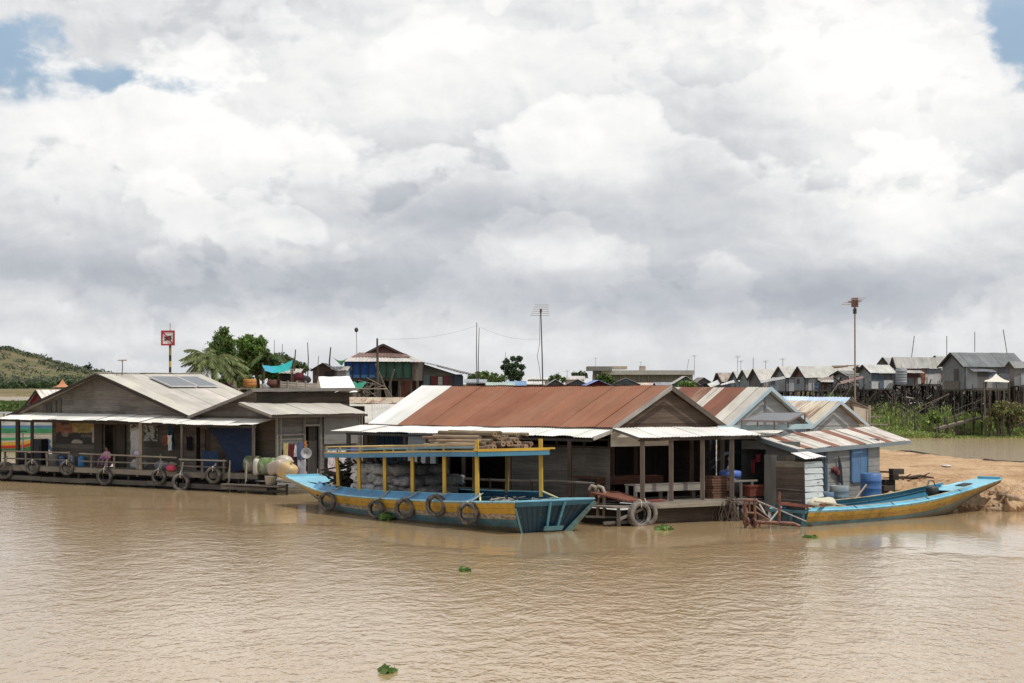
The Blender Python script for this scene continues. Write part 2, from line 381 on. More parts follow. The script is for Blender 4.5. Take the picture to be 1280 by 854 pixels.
# ------------------------------------------------------------------ terrain
RIDGE = [(-900, 462), (-500, 440), (-200, 428), (0, 440), (8, 439), (30, 446), (51, 450), (71, 457), (92, 463), (117, 468), (150, 475), (200, 482), (1600, 484)]
def ground_h(x, Y):
    s = x/Y; px = 640+F*s
    left = 1-sst(215, 245, px)
    town = sst(164, 172, Y)*1.0+sst(172, 196, Y)*1.9+sst(200, 260, Y)*.4
    mid = sst(116, 122, Y)*1.2+sst(120, 138, Y)*2.4
    k = sst(450, 500, px); zr = lerp(mid, town, k)
    zl = sst(318, 330, Y)*.55*(1-sst(395, 405, Y))+sst(690, 705, Y)*1.4
    z = lerp(zr, zl, left)-1.0*(1-sst(0, .3, lerp(zr, zl, left)))
    hz = H-(interp(px, RIDGE)-HY)/F*2300
    z += max(0, hz-2)*sst(1350, 2300, Y)*(1-.25*sst(2500, 4200, Y))
    n = NZ.noise(V((x*.05, Y*.05, 0)))*.35+NZ.noise(V((x*.3, Y*.3, 3)))*.12
    if Y > 1350: n += NZ.noise(V((x*.006, Y*.006, 0)))*6*sst(1350, 2000, Y)*(1 if px < 240 else 0)
    return z+n*sst(.2, .8, z)
ys = []; y = 112.0
while y < 5600: ys.append(y); y *= 1.008 if y < 260 else 1.02
nx = 190; mb = MB()
vs = [V((lerp(-.62, .62, i/nx)*yy, yy, ground_h(lerp(-.62, .62, i/nx)*yy, yy))) for yy in ys for i in range(nx+1)]
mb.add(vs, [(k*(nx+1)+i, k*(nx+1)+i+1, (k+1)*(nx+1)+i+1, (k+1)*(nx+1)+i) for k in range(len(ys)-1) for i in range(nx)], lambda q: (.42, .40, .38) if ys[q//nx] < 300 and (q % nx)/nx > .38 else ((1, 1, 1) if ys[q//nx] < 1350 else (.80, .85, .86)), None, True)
def soil_mat(name, stops, sc, sc2, bump, dist):
    mt = bpy.data.materials.new(name); mt.use_nodes = True; t = mt.node_tree; n = t.nodes; l = t.links; b = n['Principled BSDF']
    b.inputs['Roughness'].default_value = .95; b.inputs['Specular IOR Level'].default_value = .1
    tc = n.new('ShaderNodeTexCoord')
    def nz(s, d):
        k = n.new('ShaderNodeTexNoise'); k.inputs['Scale'].default_value = s; k.inputs['Detail'].default_value = d; k.inputs['Roughness'].default_value = .62
        l.new(tc.outputs['Object'], k.inputs['Vector']); return k.outputs[0]
    a = nz(sc, 8); c = nz(sc2, 6)
    av = n.new('ShaderNodeMix'); av.inputs[0].default_value = .42; l.new(a, av.inputs[2]); l.new(c, av.inputs[3])
    r = n.new('ShaderNodeValToRGB'); l.new(av.outputs[0], r.inputs[0]); e = r.color_ramp.elements
    e[0].position, e[0].color = stops[0][0], stops[0][1]+(1,); e[1].position, e[1].color = stops[-1][0], stops[-1][1]+(1,)
    for p, q in stops[1:-1]:
        k = e.new(p); k.color = q+(1,)
    at = n.new('ShaderNodeAttribute'); at.attribute_name = 'Col'; vm = n.new('ShaderNodeVectorMath'); vm.operation = 'MULTIPLY'; l.new(r.outputs[0], vm.inputs[0]); l.new(at.outputs['Color'], vm.inputs[1])
    l.new(vm.outputs[0], b.inputs['Base Color'])
    bp = n.new('ShaderNodeBump'); bp.inputs['Strength'].default_value = bump; bp.inputs['Distance'].default_value = dist; l.new(c, bp.inputs['Height']); l.new(bp.outputs[0], b.inputs['Normal'])
    return mt
struct(mb, 'ground', soil_mat('bank_soil', [(.32, (.05, .06, .025)), (.44, (.10, .11, .045)), (.52, (.19, .15, .08)), (.6, (.23, .17, .11)), (.7, (.12, .13, .055))], .02, .35, .6, .3))
# sandbank with a broken muddy edge
def sand_front(x): return 68.9+.5*math.sin(x*.7)+.35*NZ.noise(V((x*.9, 0, 5)))+(.9 if 15.2 < x < 17.8 else 0)
def sand_right(Y): return 23.9-(Y-88.8)*.137 if Y > 88.8 else 23.9+(88.8-Y)*.9
def sand_h(x, Y):
    df = Y-sand_front(x); db = sand_right(Y)-x
    e = .35*NZ.noise(V((x*1.1, Y*1.1, 1)))
    z = (.42*sst(-.15, .35, df+e)+.38*sst(.3, 2.8, df+e*2)+.22*sst(2, 9, df))*sst(-.2, 1.6, db+e)
    rough = (1-sst(2.5, 7, df))*1.0+.12
    cr = abs(NZ.noise(V((x*1.5, Y*1.1, 6)))); z -= rough*.22*(1-sst(0, .12, cr))*sst(.3, .7, z)
    z += rough*(.16*NZ.noise(V((x*1.7, Y*1.7, 0)))+.10*NZ.noise(V((x*4, Y*4, 2)))+.07*NZ.noise(V((x*9, Y*9, 4))))*sst(.1, .4, z)+.05*NZ.noise(V((x*.6, Y*.6, 9)))
    return z-.35*(1-sst(.0, .22, z))
nxs, nys = 230, 300; mb = MB()
def yy_(k): return 67.4+46*(k/nys)**1.6
vs = [V((11+21*i/nxs, yy_(k), sand_h(11+21*i/nxs, yy_(k)))) for k in range(nys+1) for i in range(nxs+1)]
mb.add(vs, [(k*(nxs+1)+i, k*(nxs+1)+i+1, (k+1)*(nxs+1)+i+1, (k+1)*(nxs+1)+i) for k in range(nys) for i in range(nxs)], lambda q: (.46, .40, .36) if vs[(q//nxs)*(nxs+1)+q % nxs].z < .14+.06*NZ.noise(vs[(q//nxs)*(nxs+1)+q % nxs]*2) else (1, 1, 1), None, True)
struct(mb, 'sandbank', soil_mat('sand', [(.3, (.20, .12, .07)), (.40, (.36, .22, .125)), (.5, (.47, .315, .19)), (.6, (.55, .395, .255)), (.70, (.38, .26, .165))], .45, 3.4, 1.0, .2))
# ------------------------------------------------------------------ small makers
def tyre(name, label, c, axis, Ro=.34, wd=.2, rope_to=None, group='old tyres hung as fenders', muddy=.35):
    axis = axis.normalized(); t = thing(name, label, 'tyre', c, group); mb = MB()
    h = wd/2; ri = Ro*.64
    prof = [(ri, -h*.75), (ri+.02, -h*.95), ((ri+Ro)/2, -h*1.08), (Ro*.95, -h*.92), (Ro, -h*.62), (Ro*1.005, -h*.2), (Ro*.985, -h*.12), (Ro*1.005, -h*.05), (Ro*1.005, h*.3), (Ro*.985, h*.38), (Ro, h*.45), (Ro, h*.62), (Ro*.95, h*.92), ((ri+Ro)/2, h*1.08), (ri+.02, h*.95), (ri, h*.75), (ri-.0, 0), (ri, -h*.75)]
    prof = [(r, z) for r, z in prof]
    cols = [(.055, .052, .05, muddy) if i in (0, 1, 2, 12, 13, 14) else (.07, .067, .063, muddy) for i in range(len(prof))]
    cols[-2:] = [(.02, .02, .02)]*2
    mb.lathe(prof, c, cols, axis, 26, True)
    # tread blocks round the rim
    ax = axis.cross(Z).normalized(); ay = axis.cross(ax)
    for k in range(26):
        a = 2*math.pi*k/26; d = ax*math.cos(a)+ay*math.sin(a); tn = axis.cross(d)
        for sgn in (-1, 1): mb.box(c+d*(Ro+.004)+axis*(sgn*h*.42)+tn*(.01*sgn), tn*.022, axis*(h*.26), d*.004, (.065, .062, .058, muddy))
    mb.build('tread_ring', 'rubber', t)
    if rope_to is not None:
        mb = MB()
        for sgn in (-1, 1):
            a = c+Z*(Ro*.8)+axis*(sgn*h*.9); q = rope_to+axis*(sgn*.03)
            mb.tube([a-Z*.12, a+Z*.06, a.lerp(q, .5)+axis*(.02*sgn), q], .016, j((.45, .42, .36)), 5)
        mb.tube([c+Z*(Ro*.8)-axis*(h*1.0)-Z*.1, c+Z*(Ro*1.03)-axis*(h*.9), c+Z*(Ro*1.06), c+Z*(Ro*1.03)+axis*(h*.9), c+Z*(Ro*.8)+axis*h-Z*.1], .017, (.5, .46, .4), 5)
        mb.build('rope', 'rope', t)
    return t
def hang(name, label, cat, tl, tr, drop, col, depth=.05, folds=3, group=None, mat_='cloth', taper=0.0, alt=0.0, hem=.05, nrm=None):
    """cloth hung from the line tl-tr"""
    mb = MB(); d = tr-tl; n = nrm or d.cross(Z).normalized(); s = R.uniform(0, 50); L = d.length
    def fn(u, v):
        uu = .5+(u-.5)*(1-taper*v)
        p = tl+d*uu-Z*(v*(drop+hem*NZ.noise(V((u*3, s, 0)))))
        p += n*(depth*v**.5*math.sin(u*folds*6.28+s+1.2*v)+depth*1.2*NZ.noise(V((u*2.5, v*2.5, s))))
        return p-Z*(.04*math.sin(math.pi*u)*(1-v))
    c = col if callable(col) else (lambda u, v: tuple(col[:3])+(alt,))
    mb.grid(fn, 14, 14, c)
    return solo(mb, name, mat_, label, cat, tl.lerp(tr, .5)-Z*drop, group)
def sack(name, label, c, ax, ay, az, col, group=None, parent=None, pw=.75):
    mb = MB(); mb.blob(c, ax, ay, az, col, 16, 10, pw, .09, 1.9)
    return solo(mb, name, 'sackcloth', label, 'sack', c-az, group)

# ------------------------------------------------------------------ house with the wide grey gable, left
A = Fr((-24.3, 91.2), (.793, -.609), (.609, .793))
FN = -A.v                                                   # the way the fronts face
hA = thing('floating_house', 'weathered grey floating house with wide plank gable and solar panels on roof', 'floating house', A(6, 4, 0), 'floating houses')
W_A = A(0, 1.3)
def gabA(z): k = (5.02-z)/(5.02-3.12); return (5.85-6.1*k, 5.85+6.1*k)
mb = MB()
mb.planks(W_A, A.u, FN, 2.2, 12.05, .78, 3.12, WOOD, .2, holes=[(5.95, 7.1, .7, 2.75)], jit=.16)
mb.planks(W_A, A.u, FN, -.3, 12.1, 3.12, 5.02, (.165, .150, .132), .23, rng=gabA, jit=.16)
for b, a0, a1 in ((7.0, -.2, 12.0),): mb.planks(A(0, b), A.u, A.v, 2.2, 12.0, .7, 3.1, WOODD, .25)
for a in (2.22, 12.0):
    mb.planks(A(a, 1.36), A.v, -A.u if a < 5 else A.u, 0, 5.6, .7, 3.1, WOODD, .22)
mb.build('wall', 'wood', hA)
mb = MB()                                                    # upright cover boards at the low corner of the gable
for i, a in enumerate((1.55, 1.9, 2.25, 2.62)):
    zt = 3.1+.3*(a-.1)*.98
    mb.slab(A(a, 1.26, 3.12), A(a, 1.26, zt), A(a+.28, 1.26, zt+.08), A(a+.28, 1.26, 3.12), FN*.02, j(WOOD))
mb.build('cover_board', 'wood', hA)
mb = MB()
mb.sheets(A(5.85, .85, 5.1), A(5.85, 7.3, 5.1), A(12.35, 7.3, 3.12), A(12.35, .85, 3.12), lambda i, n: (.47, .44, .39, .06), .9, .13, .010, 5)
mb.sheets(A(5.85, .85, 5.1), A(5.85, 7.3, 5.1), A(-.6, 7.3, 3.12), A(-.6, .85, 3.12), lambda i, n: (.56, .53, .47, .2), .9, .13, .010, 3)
mb.build('roof', 'tin', hA)
mb = MB()
mb.beam(A(5.85, .85, 5.125), A(5.85, 7.3, 5.125), .28, .025, (.5, .48, .43, .2)); mb.build('ridge_cap', 'grey_tin', hA)
mb = MB()
mb.slab(A(5.85, .82, 4.93), A(-.65, .82, 2.98), A(-.65, .82, 3.1), A(5.85, .82, 5.06), A.v*.04, j(WOODD)); mb.slab(A(5.85, .82, 4.93), A(12.4, .82, 2.98), A(12.4, .82, 3.1), A(5.85, .82, 5.06), A.v*.04, j(WOODD))
mb.build('bargeboard', 'wood', hA)
mb = MB()                                                    # ragged white porch roof in three lengths
mb.sheets(A(-.3, 1.25, 3.22), A(6.9, 1.25, 3.2), A(6.9, -.05, 2.97), A(-.3, -.05, 2.93), lambda i, n: (.74, .73, .69, .03), .85, .13, .010, 3, .08)
mb.sheets(A(6.7, 1.25, 3.19), A(9.9, 1.25, 3.17), A(9.9, -.15, 2.92), A(6.9, -.1, 2.94), lambda i, n: (.76, .75, .71, .03), .85, .13, .010, 3, .1)
mb.sheets(A(9.7, 1.25, 3.15), A(12.3, 1.25, 3.14), A(12.2, .0, 2.87), A(9.7, -.02, 2.9), lambda i, n: (.72, .70, .65, .12), .85, .13, .010, 3, .1)
mb.build('porch_roof', 'tin', hA)
mb = MB()
for a, w_ in ((-.2, .1), (1.15, .16), (2.2, .12), (9.75, .16)): mb.beam(A(a, .12, .7), A(a, .12, 2.95), w_, w_, j(WOODD if a < 9 else (.3, .26, .2)))
mb.beam(A(-.25, .12, 2.87), A(12.3, .12, 2.83), .08, .1, WOODD); mb.build('porch_post', 'wood', hA)
mb = MB(); mb.vplanks(A(0, 1.36), A.u, FN, 6.45, 7.1, .78, 2.7, WOODD, .22)
dr = mb.build('door', 'wood', hA)
mb = MB()
for a in (5.62, 7.2): mb.slab(A(a-.3, 1.24, .78), A(a-.3, 1.24, 2.9), A(a+.25, 1.24, 2.9), A(a+.25, 1.24, .78), FN*.05, j((.055, .047, .04)))
mb.build('door_frame', 'wood', hA)
# deck shared by the left two houses: front boards, lower beam, uprights, floor, dark floats and a near-black sheet for the shade behind
def deck(fr, a0, a1, b0, b1, zt, parent, zl=.2, posts=1.7, floor=True, dark=True):
    mb = MB()
    if floor:
        n = int((b1-b0)/.2)
        for i in range(n):
            b = b0+i*(b1-b0)/n; mb.slab(fr(a0, b, zt-.03), fr(a1, b, zt-.03), fr(a1, b+.19, zt-.03), fr(a0, b+.19, zt-.03), Z*.03, j(WOODL))
        mb.build('deck_floor', 'wood', parent); mb = MB()
    x = a0
    while x < a1-.1:
        y_ = min(a1, x+R.uniform(2.6, 4.2)); jz = R.uniform(-.03, .03)
        mb.slab(fr(x, b0-.05, zt-.24+jz), fr(y_-.02, b0-.05, zt-.24+jz+R.uniform(-.02, .02)), fr(y_-.02, b0-.05, zt-.02+jz), fr(x, b0-.05, zt-.02+jz), fr.v*.05, j((.21, .185, .155), .2)); x = y_
    x = a0
    while x < a1-.1:
        y_ = min(a1, x+R.uniform(3, 5)); jz = R.uniform(-.03, .03)
        mb.slab(fr(x, b0-.02, zl-.1+jz), fr(y_-.02, b0-.02, zl-.1+jz), fr(y_-.02, b0-.02, zl+.1+jz), fr(x, b0-.02, zl+.1+jz), fr.v*.05, j((.13, .115, .1), .25)); x = y_
    mb.build('deck_board', 'wood', parent); mb = MB()
    x = a0+.2
    while x < a1:
        mb = MB(); mb.beam(fr(x, b0+.08, -.3), fr(x, b0+.08, zt-.05), .09, .09, j(WOODD)); mb.build('pile', 'wood', parent); x += posts
    mb = MB()
    x = a0+.1
    while x < a1-.5:
        mb.tube([fr(x, b0+.55, .12), fr(min(a1, x+1.25), b0+.55, .12)], .27, j((.03, .032, .035), .3), 12); x += 1.32
    if dark: mb.slab(fr(a0, b0+1.0, -.3), fr(a1, b0+1.0, -.3), fr(a1, b0+1.0, zt-.06), fr(a0, b0+1.0, zt-.06), fr.v*.1, (.02, .018, .016))  # near-black sheet behind the floats stands in for under-deck shade
    mb.build('float', 'plastic', parent)
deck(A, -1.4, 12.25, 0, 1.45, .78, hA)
def rails(fr, a0, a1, b, zt, parent, hgt=.66, step=1.55, gaps=()):
    mb = MB(); x = a0
    while x <= a1+.01:
        if not any(g0 < x < g1 for g0, g1 in gaps): mb.beam(fr(x, b, zt-.3), fr(x+R.uniform(-.03, .03), b, zt+hgt+R.uniform(-.02, .06)), .09, .07, j(WOODL))
        x += step
    segs = []; x = a0-.1
    for g0, g1 in list(gaps)+[(a1+.1, a1+.2)]: segs.append((x, g0)); x = g1
    for p, q in segs:
        mb.beam(fr(p, b-.05, zt+hgt-.02), fr(q, b-.05, zt+hgt-.02+R.uniform(-.04, .04)), .09, .06, j((.3, .27, .23)))
        mb.beam(fr(p, b-.05, zt+hgt*.45), fr(q, b-.05, zt+hgt*.45+R.uniform(-.04, .04)), .06, .06, j(WOODL))
    return mb.build('railing', 'wood', parent)
rails(A, .3, 12.1, .05, .78, hA, gaps=((5.0, 5.75),))

# faded posters: blotches of ink, no readable subject
def poster(name, label, p00, du, dz, fn, nu=64, nv=34):
    mb = MB(); n = du.cross(dz).normalized()
    if n.y > 0: n = -n
    for i in range(nu):
        for k in range(nv):
            a = p00+du*(i/nu)+dz*(k/nv); mb.add([a, a+du/nu, a+du/nu+dz/nv, a+dz/nv], [(0, 1, 2, 3)], fn((i+.5)/nu, (k+.5)/nv))
    mb.slab(p00-n*.012, p00+du-n*.012, p00+du+dz-n*.012, p00+dz-n*.012, n*.01, (.3, .27, .22))
    return solo(mb, name, 'paper', label, 'poster', p00)
def ink1(u, v):
    nz = NZ.noise(V((u*9, v*7, 2.0))); sk_ = (.30, .23, .10) if u > .42 else (.26, .12, .08)
    top = .50+.10*NZ.noise(V((u*7, 1, 0)))+.07*NZ.noise(V((u*28, 1, 0)))+(.0 if u > .42 else -.06)
    if v < top: c = (.045, .042, .04)
    else: c = tuple(k*(1+nz*.35) for k in sk_)
    if (u-.24)**2*6+(v-.78)**2*4 < .03: c = (.2, .15, .12)           # a pale face
    if abs(u-.24) < .1 and v > .86 and abs(u-.24)**2+(v-.86)**2 < .012: c = (.05, .045, .04)
    if (u-.24)**2*3+(v-.38)**2*2 < .02: c = (.20, .18, .16)
    if .66 < u < .96 and .3 < v < .42: c = (.12, .11, .1)
    if u > .93 and .05 < v < .7: c = (.34, .33, .3)
    if (u-.55)**2+(v-.06)**2*1.4 < .02: c = (.3, .28, .25)
    return tuple(max(.015, k*(1+.25*nz)) for k in c)
def ink2(u, v):
    nz = NZ.noise(V((u*7, v*4, 7.0)))+.5*NZ.noise(V((u*17, v*11, 3)))+.4*NZ.noise(V((u*34, v*22, 3)))
    c = (.36, .40, .40) if nz > -.12 else (.13, .10, .10)
    if nz < -.42: c = (.04, .035, .035)
    return tuple(k*(1+.2*nz) for k in c)
poster('poster', 'dark faded portrait poster with orange sky pasted on the plank wall', A(2.55, 1.24, 1.82), A.u*2.75, Z*1.02, ink1)
poster('poster', 'pale bluish blotched poster on plank wall right of the open door', A(7.75, 1.24, 2.02), A.u*1.85, Z*.78, ink2)
# things on and round the deck
def jug(name, label, c, r, h, col, cat='jug', group=None):
    mb = MB(); mb.lathe([(0, 0), (r*.95, 0), (r, .03), (r, h*.62), (r*.93, h*.66), (r, h*.7), (r*.96, h*.8), (r*.45, h*.93), (r*.3, h*.95), (r*.3, h), (0, h)], c, col, Z, 16)
    return solo(mb, name, 'plastic', label, cat, c, group)
gj = 'water jugs below the portrait poster'
jug('water_jug', 'dark blue water jug below the portrait poster, right of the white basket', A(3.35, .95, .78), .17, .5, (.06, .12, .28), group=gj)
jug('water_jug', 'pale grey water jug standing between two blue jugs', A(4.0, .95, .78), .16, .52, (.3, .34, .42), group=gj)
jug('water_jug', 'bright blue water jug nearest to the house doorway', A(4.75, .95, .78), .18, .5, (.05, .22, .5), group=gj)
mb = MB(); mb.lathe([(0, 0), (.3, 0), (.36, .5), (.38, .52), (.34, .5), (.28, .06), (0, .06)], A(2.75, .9, .78), (.42, .4, .37), Z, 18)
solo(mb, 'basket', 'plastic', 'off white round basket on the deck below the portrait poster', 'basket', A(2.75, .9, .78))
mb = MB(); mb.blob(A(.6, .95, 1.05), A.u*.5, A.v*.3, Z*.32, (.03, .03, .034), 12, 8, .8, .15); solo(mb, 'bundle', 'sackcloth', 'black covered bundle on the far left end of the deck', 'bundle', A(.6, .95, .74))
mb = MB(); mb.box(A(1.75, .98, 1.35), A.u*.3, A.v*.22, Z*.6, (.018, .02, .028)); mb.box(A(1.75, .98, 1.97), A.u*.26, A.v*.2, Z*.03, (.03, .03, .04)); mb.box(A(1.75, .75, 1.5), A.u*.2, A.v*.012, Z*.2, (.03, .032, .04))
solo(mb, 'cabinet', 'paint', 'black cabinet standing at the left corner of the plank wall', 'cabinet', A(1.75, .98, .75))
gs = 'clothes and sacks hung under the left porch'
hang('hanging_sack', 'pale grey woven sack hanging from the left house porch roof', 'sack', A(8.95, .25, 2.5), A(9.5, .25, 2.62), 1.15, (.34, .34, .35), .05, 1.2, gs, 'sackcloth')
hang('hanging_shirt', 'blue shirt hanging beside the round porch post', 'shirt', A(10.65, .9, 2.8), A(11.1, .9, 2.75), 1.05, (.03, .06, .10), .09, 2.5, gs, taper=-.15)
hang('hanging_shirt', 'rusty orange shirt hanging in front of the blue one', 'shirt', A(10.5, .75, 2.35), A(10.75, .75, 2.38), .5, (.2, .08, .05), .04, 1.5, gs)
hang('hanging_shirt', 'small white shirt hanging between the orange and blue shirts', 'shirt', A(10.78, .75, 2.35), A(11.02, .75, 2.35), .7, (.55, .56, .58), .04, 1.2, gs)
hang('hanging_shorts', 'black shorts hanging on the plank wall beside the blue shirt', 'shorts', A(11.55, 1.15, 2.3), A(11.9, 1.15, 2.3), .65, (.015, .014, .016), .03, 1.2, gs)
gb = 'bags lying on the left deck'
sack('cloth_bag', 'bluish white slumped bag against the railing under the hanging sack', A(9.2, .5, 1.0), A.u*.45, A.v*.25, Z*.24, (.38, .4, .47), gb)
sack('cloth_bag', 'small lavender bag perched on the railing top', A(9.55, .12, 1.5), A.u*.2, A.v*.12, Z*.13, (.42, .38, .52), gb)
sack('cloth_bag', 'blue grey bedding roll lying right of the round porch post', A(10.7, .5, .98), A.u*.42, A.v*.2, Z*.2, (.2, .22, .3), gb)
sack('cloth_bag', 'small patterned white bag beside the blue grey roll', A(11.45, .4, 1.0), A.u*.15, A.v*.12, Z*.15, (.45, .4, .36), gb)
sack('plastic_bag', 'bright pink plastic bag lying on the deck edge', A(11.9, -.05, .92), A.u*.26, A.v*.16, Z*.13, (.5, .07, .12), gb)
# a person in pink sitting in the doorway
def person():
    c = A(6.75, .75, .78)
    t = thing('person', 'person in pink top sitting on the deck by the open doorway', 'person', c)
    L = lambda a, b, z: (A.u*a+A.v*b+Z*z)
    pts = [L(0, .05, .16), L(0, .03, .42), L(0, .0, .62), L(0, -.01, .74), L(0, -.02, .86), L(0, -.02, .97),
           L(.2, -.02, .6), L(.26, -.12, .36), L(.14, -.28, .34), L(-.2, -.02, .6), L(-.26, -.14, .36), L(-.12, -.3, .34),
           L(.1, .02, .14), L(.14, -.36, .4), L(.12, -.42, .05), L(.12, -.54, .04), L(-.1, .02, .14), L(-.16, -.36, .38), L(-.14, -.42, .05), L(-.14, -.54, .04)]
    ed = [(0, 1), (1, 2), (2, 3), (3, 4), (4, 5), (2, 6), (6, 7), (7, 8), (2, 9), (9, 10), (10, 11), (0, 12), (12, 13), (13, 14), (14, 15), (0, 16), (16, 17), (17, 18), (18, 19)]
    rad = [.13, .12, .13, .05, .085, .07, .055, .04, .03, .055, .04, .03, .085, .065, .042, .035, .085, .065, .042, .035]
    me = bpy.data.meshes.new('body'); me.from_pydata([tuple(p) for p in pts], ed, []); ob = bpy.data.objects.new('body', me); COL.objects.link(ob); ob.parent = t
    sm = ob.modifiers.new('skin', 'SKIN'); me.skin_vertices.new() if not me.skin_vertices else None
    for k, r in enumerate(rad): me.skin_vertices[0].data[k].radius = (r, r); me.skin_vertices[0].data[k].use_root = (k == 0)
    ob.modifiers.new('smooth', 'SUBSURF').render_levels = 2
    mm_ = bpy.data.materials.new('person_skin'); mm_.use_nodes = True; mm_.node_tree.nodes['Principled BSDF'].inputs['Base Color'].default_value = (.24, .13, .085, 1); mm_.node_tree.nodes['Principled BSDF'].inputs['Roughness'].default_value = .55; me.materials.append(mm_)
    mb = MB(); mb.lathe([(.19, .12), (.185, .3), (.19, .48), (.215, .6), (.15, .7), (.07, .75)], c, (.55, .19, .32, .35), Z, 16)
    for s in (-1, 1): mb.tube([c+L(.14*s, -.01, .64), c+L(.22*s, -.03, .58), c+L(.265*s, -.1, .42)], [.085, .085, .075], (.55, .19, .32, .35), 10)
    mb.build('shirt', 'cloth', t)
    mb = MB()
    for s in (-1, 1): mb.tube([c+L(.08*s, .08, .14), c+L(.14*s, -.34, .4), c+L(.13*s, -.42, .12)], [.12, .09, .06], (.2, .12, .24), 10)
    mb.build('trousers', 'cloth', t)
    mb = MB(); mb.blob(c+L(0, .015, .93), A.u*.1, A.v*.105, Z*.12, (.012, .01, .01), 12, 8, 1, .03); mb.build('hair', 'cloth', t)
person()
# tyres along the left deck
def at(fr, px, b, z):                                        # the spot on a deck front at a photo column
    s = (px-640)/F; o = fr(0, b); a = (s*o.y-o.x)/(fr.u.x-s*fr.u.y); return fr(a, b, z)
tl = ['big tyre hanging at the far left end of the deck', 'small tyre hanging between far left tyre and water jugs', 'tyre hanging in front of the blue water jugs', 'tyre hanging right of the doorway with the pink person',
      'tyre hanging below the lavender bag on the railing', 'pale muddy low tyre hanging beside the pink plastic bag', 'tyre hanging in front of the blue tarpaulin']
for (px, py, Ro), lb in zip(((6, 588, .42), (41, 584, .33), (84, 585, .34), (131, 596, .38), (199, 596, .35), (226, 603, .39), (267, 594, .36)), tl):
    o = at(A, px, -.2, 0); zc = H-(py-HY)/F*o.y
    tyre('tyre', lb, V((o.x, o.y, zc)), A.v+A.u*R.uniform(-.75, -.35), Ro, .22, V((o.x, o.y, 0))+A.v*.15+Z*(1.2 if px not in (41, 84) else 1.0), muddy=.55 if px == 226 else .4)
mb = MB()
for k in range(5): mb.tube([A(-1.0+.1*k, -.2, 1.5-.1*k), A(-.9+.12*k, -.25, 1.0), A(-.75+.02*k, -.22, .3), A(-.72+.03*k, -.2, -.1)], .02, j((.45, .4, .33)), 5)
solo(mb, 'mooring_rope', 'rope', 'pale mooring ropes hanging beside the big tyre at far left', 'rope', A(-.8, -.2, 0))
# solar panels, antenna, sign
def roofA(t, b, up=.06):                                     # t 0 ridge .. 1 eave on the right slope of the first roof
    return A(lerp(5.85, 12.35, t), b, lerp(5.1, 3.12, t)+up)
for i, (b0, b1, lb) in enumerate(((3.3, 4.95, 'wider grey solar panel lying on the cream roof, left one'), (5.05, 6.3, 'narrower grey solar panel lying on the cream roof, right one'))):
    t = thing('solar_panel', lb, 'solar panel', roofA(.3, b0), 'solar panels on the cream roof'); mb = MB()
    n = (roofA(.3, b0)-roofA(.1, b0)).cross(roofA(.1, b1)-roofA(.1, b0)).normalized(); n = n if n.z > 0 else -n
    q = [roofA(.14, b0, .1), roofA(.14, b1, .1), roofA(.36, b1, .1), roofA(.36, b0, .1)]
    mb.slab(*q, n*.03, (.10, .11, .125)); mb.build('panel_glass', 'panel_glass', t); mb = MB()
    for k in range(4): mb.beam(q[k], q[(k+1) % 4], .05, .07, (.5, .5, .5))
    mb.build('frame', 'metal', t)
def antenna(name, label, base, top, els, r=.03, col=(.10, .085, .075), boom=None, span=.7, hub=True, group='tv antennas on poles', tilt=0.0):
    t = thing(name, label, 'antenna', base, group); mb = MB()
    mb.tube([base, base.lerp(top, .5)+X*.02, top], [r, r*.9, r*.75], col, 7); mb.build('pole', 'metal', t)
    boom = boom or V((.25, -.9, .05)); boom = boom.normalized(); side = boom.cross(Z).normalized(); mb = MB()
    mb.tube([top-boom*(.12*els), top+boom*(.12*els)], r*.6, (.14, .10, .08), 6)
    for k in range(els):
        q = top+boom*(.24*(k-(els-1)/2))+Z*(.02+tilt*(k-(els-1)/2)); s = span*(1-.06*k)
        mb.tube([q-side*s, q+side*s], r*.35, (.34, .27, .25), 5)
    mb.build('element', 'metal', t)
    if hub:
        mb = MB(); mb.box(top-Z*.05, side*.09, boom*.16, Z*.2, (.13, .06, .04)); mb.box(top-Z*.42, side*.06, boom*.06, Z*.12, (.04, .035, .03)); mb.build('junction_box', 'metal', t)
    return t
rb = A(5.85, 1.35); tp = P(153, 451, rb.y+.2); antenna('antenna', 'small antenna on short pole above the ridge of wide gable house', V((tp.x-.02, rb.y+.2, 5.0)), tp, 4, .025, span=.22, hub=False)
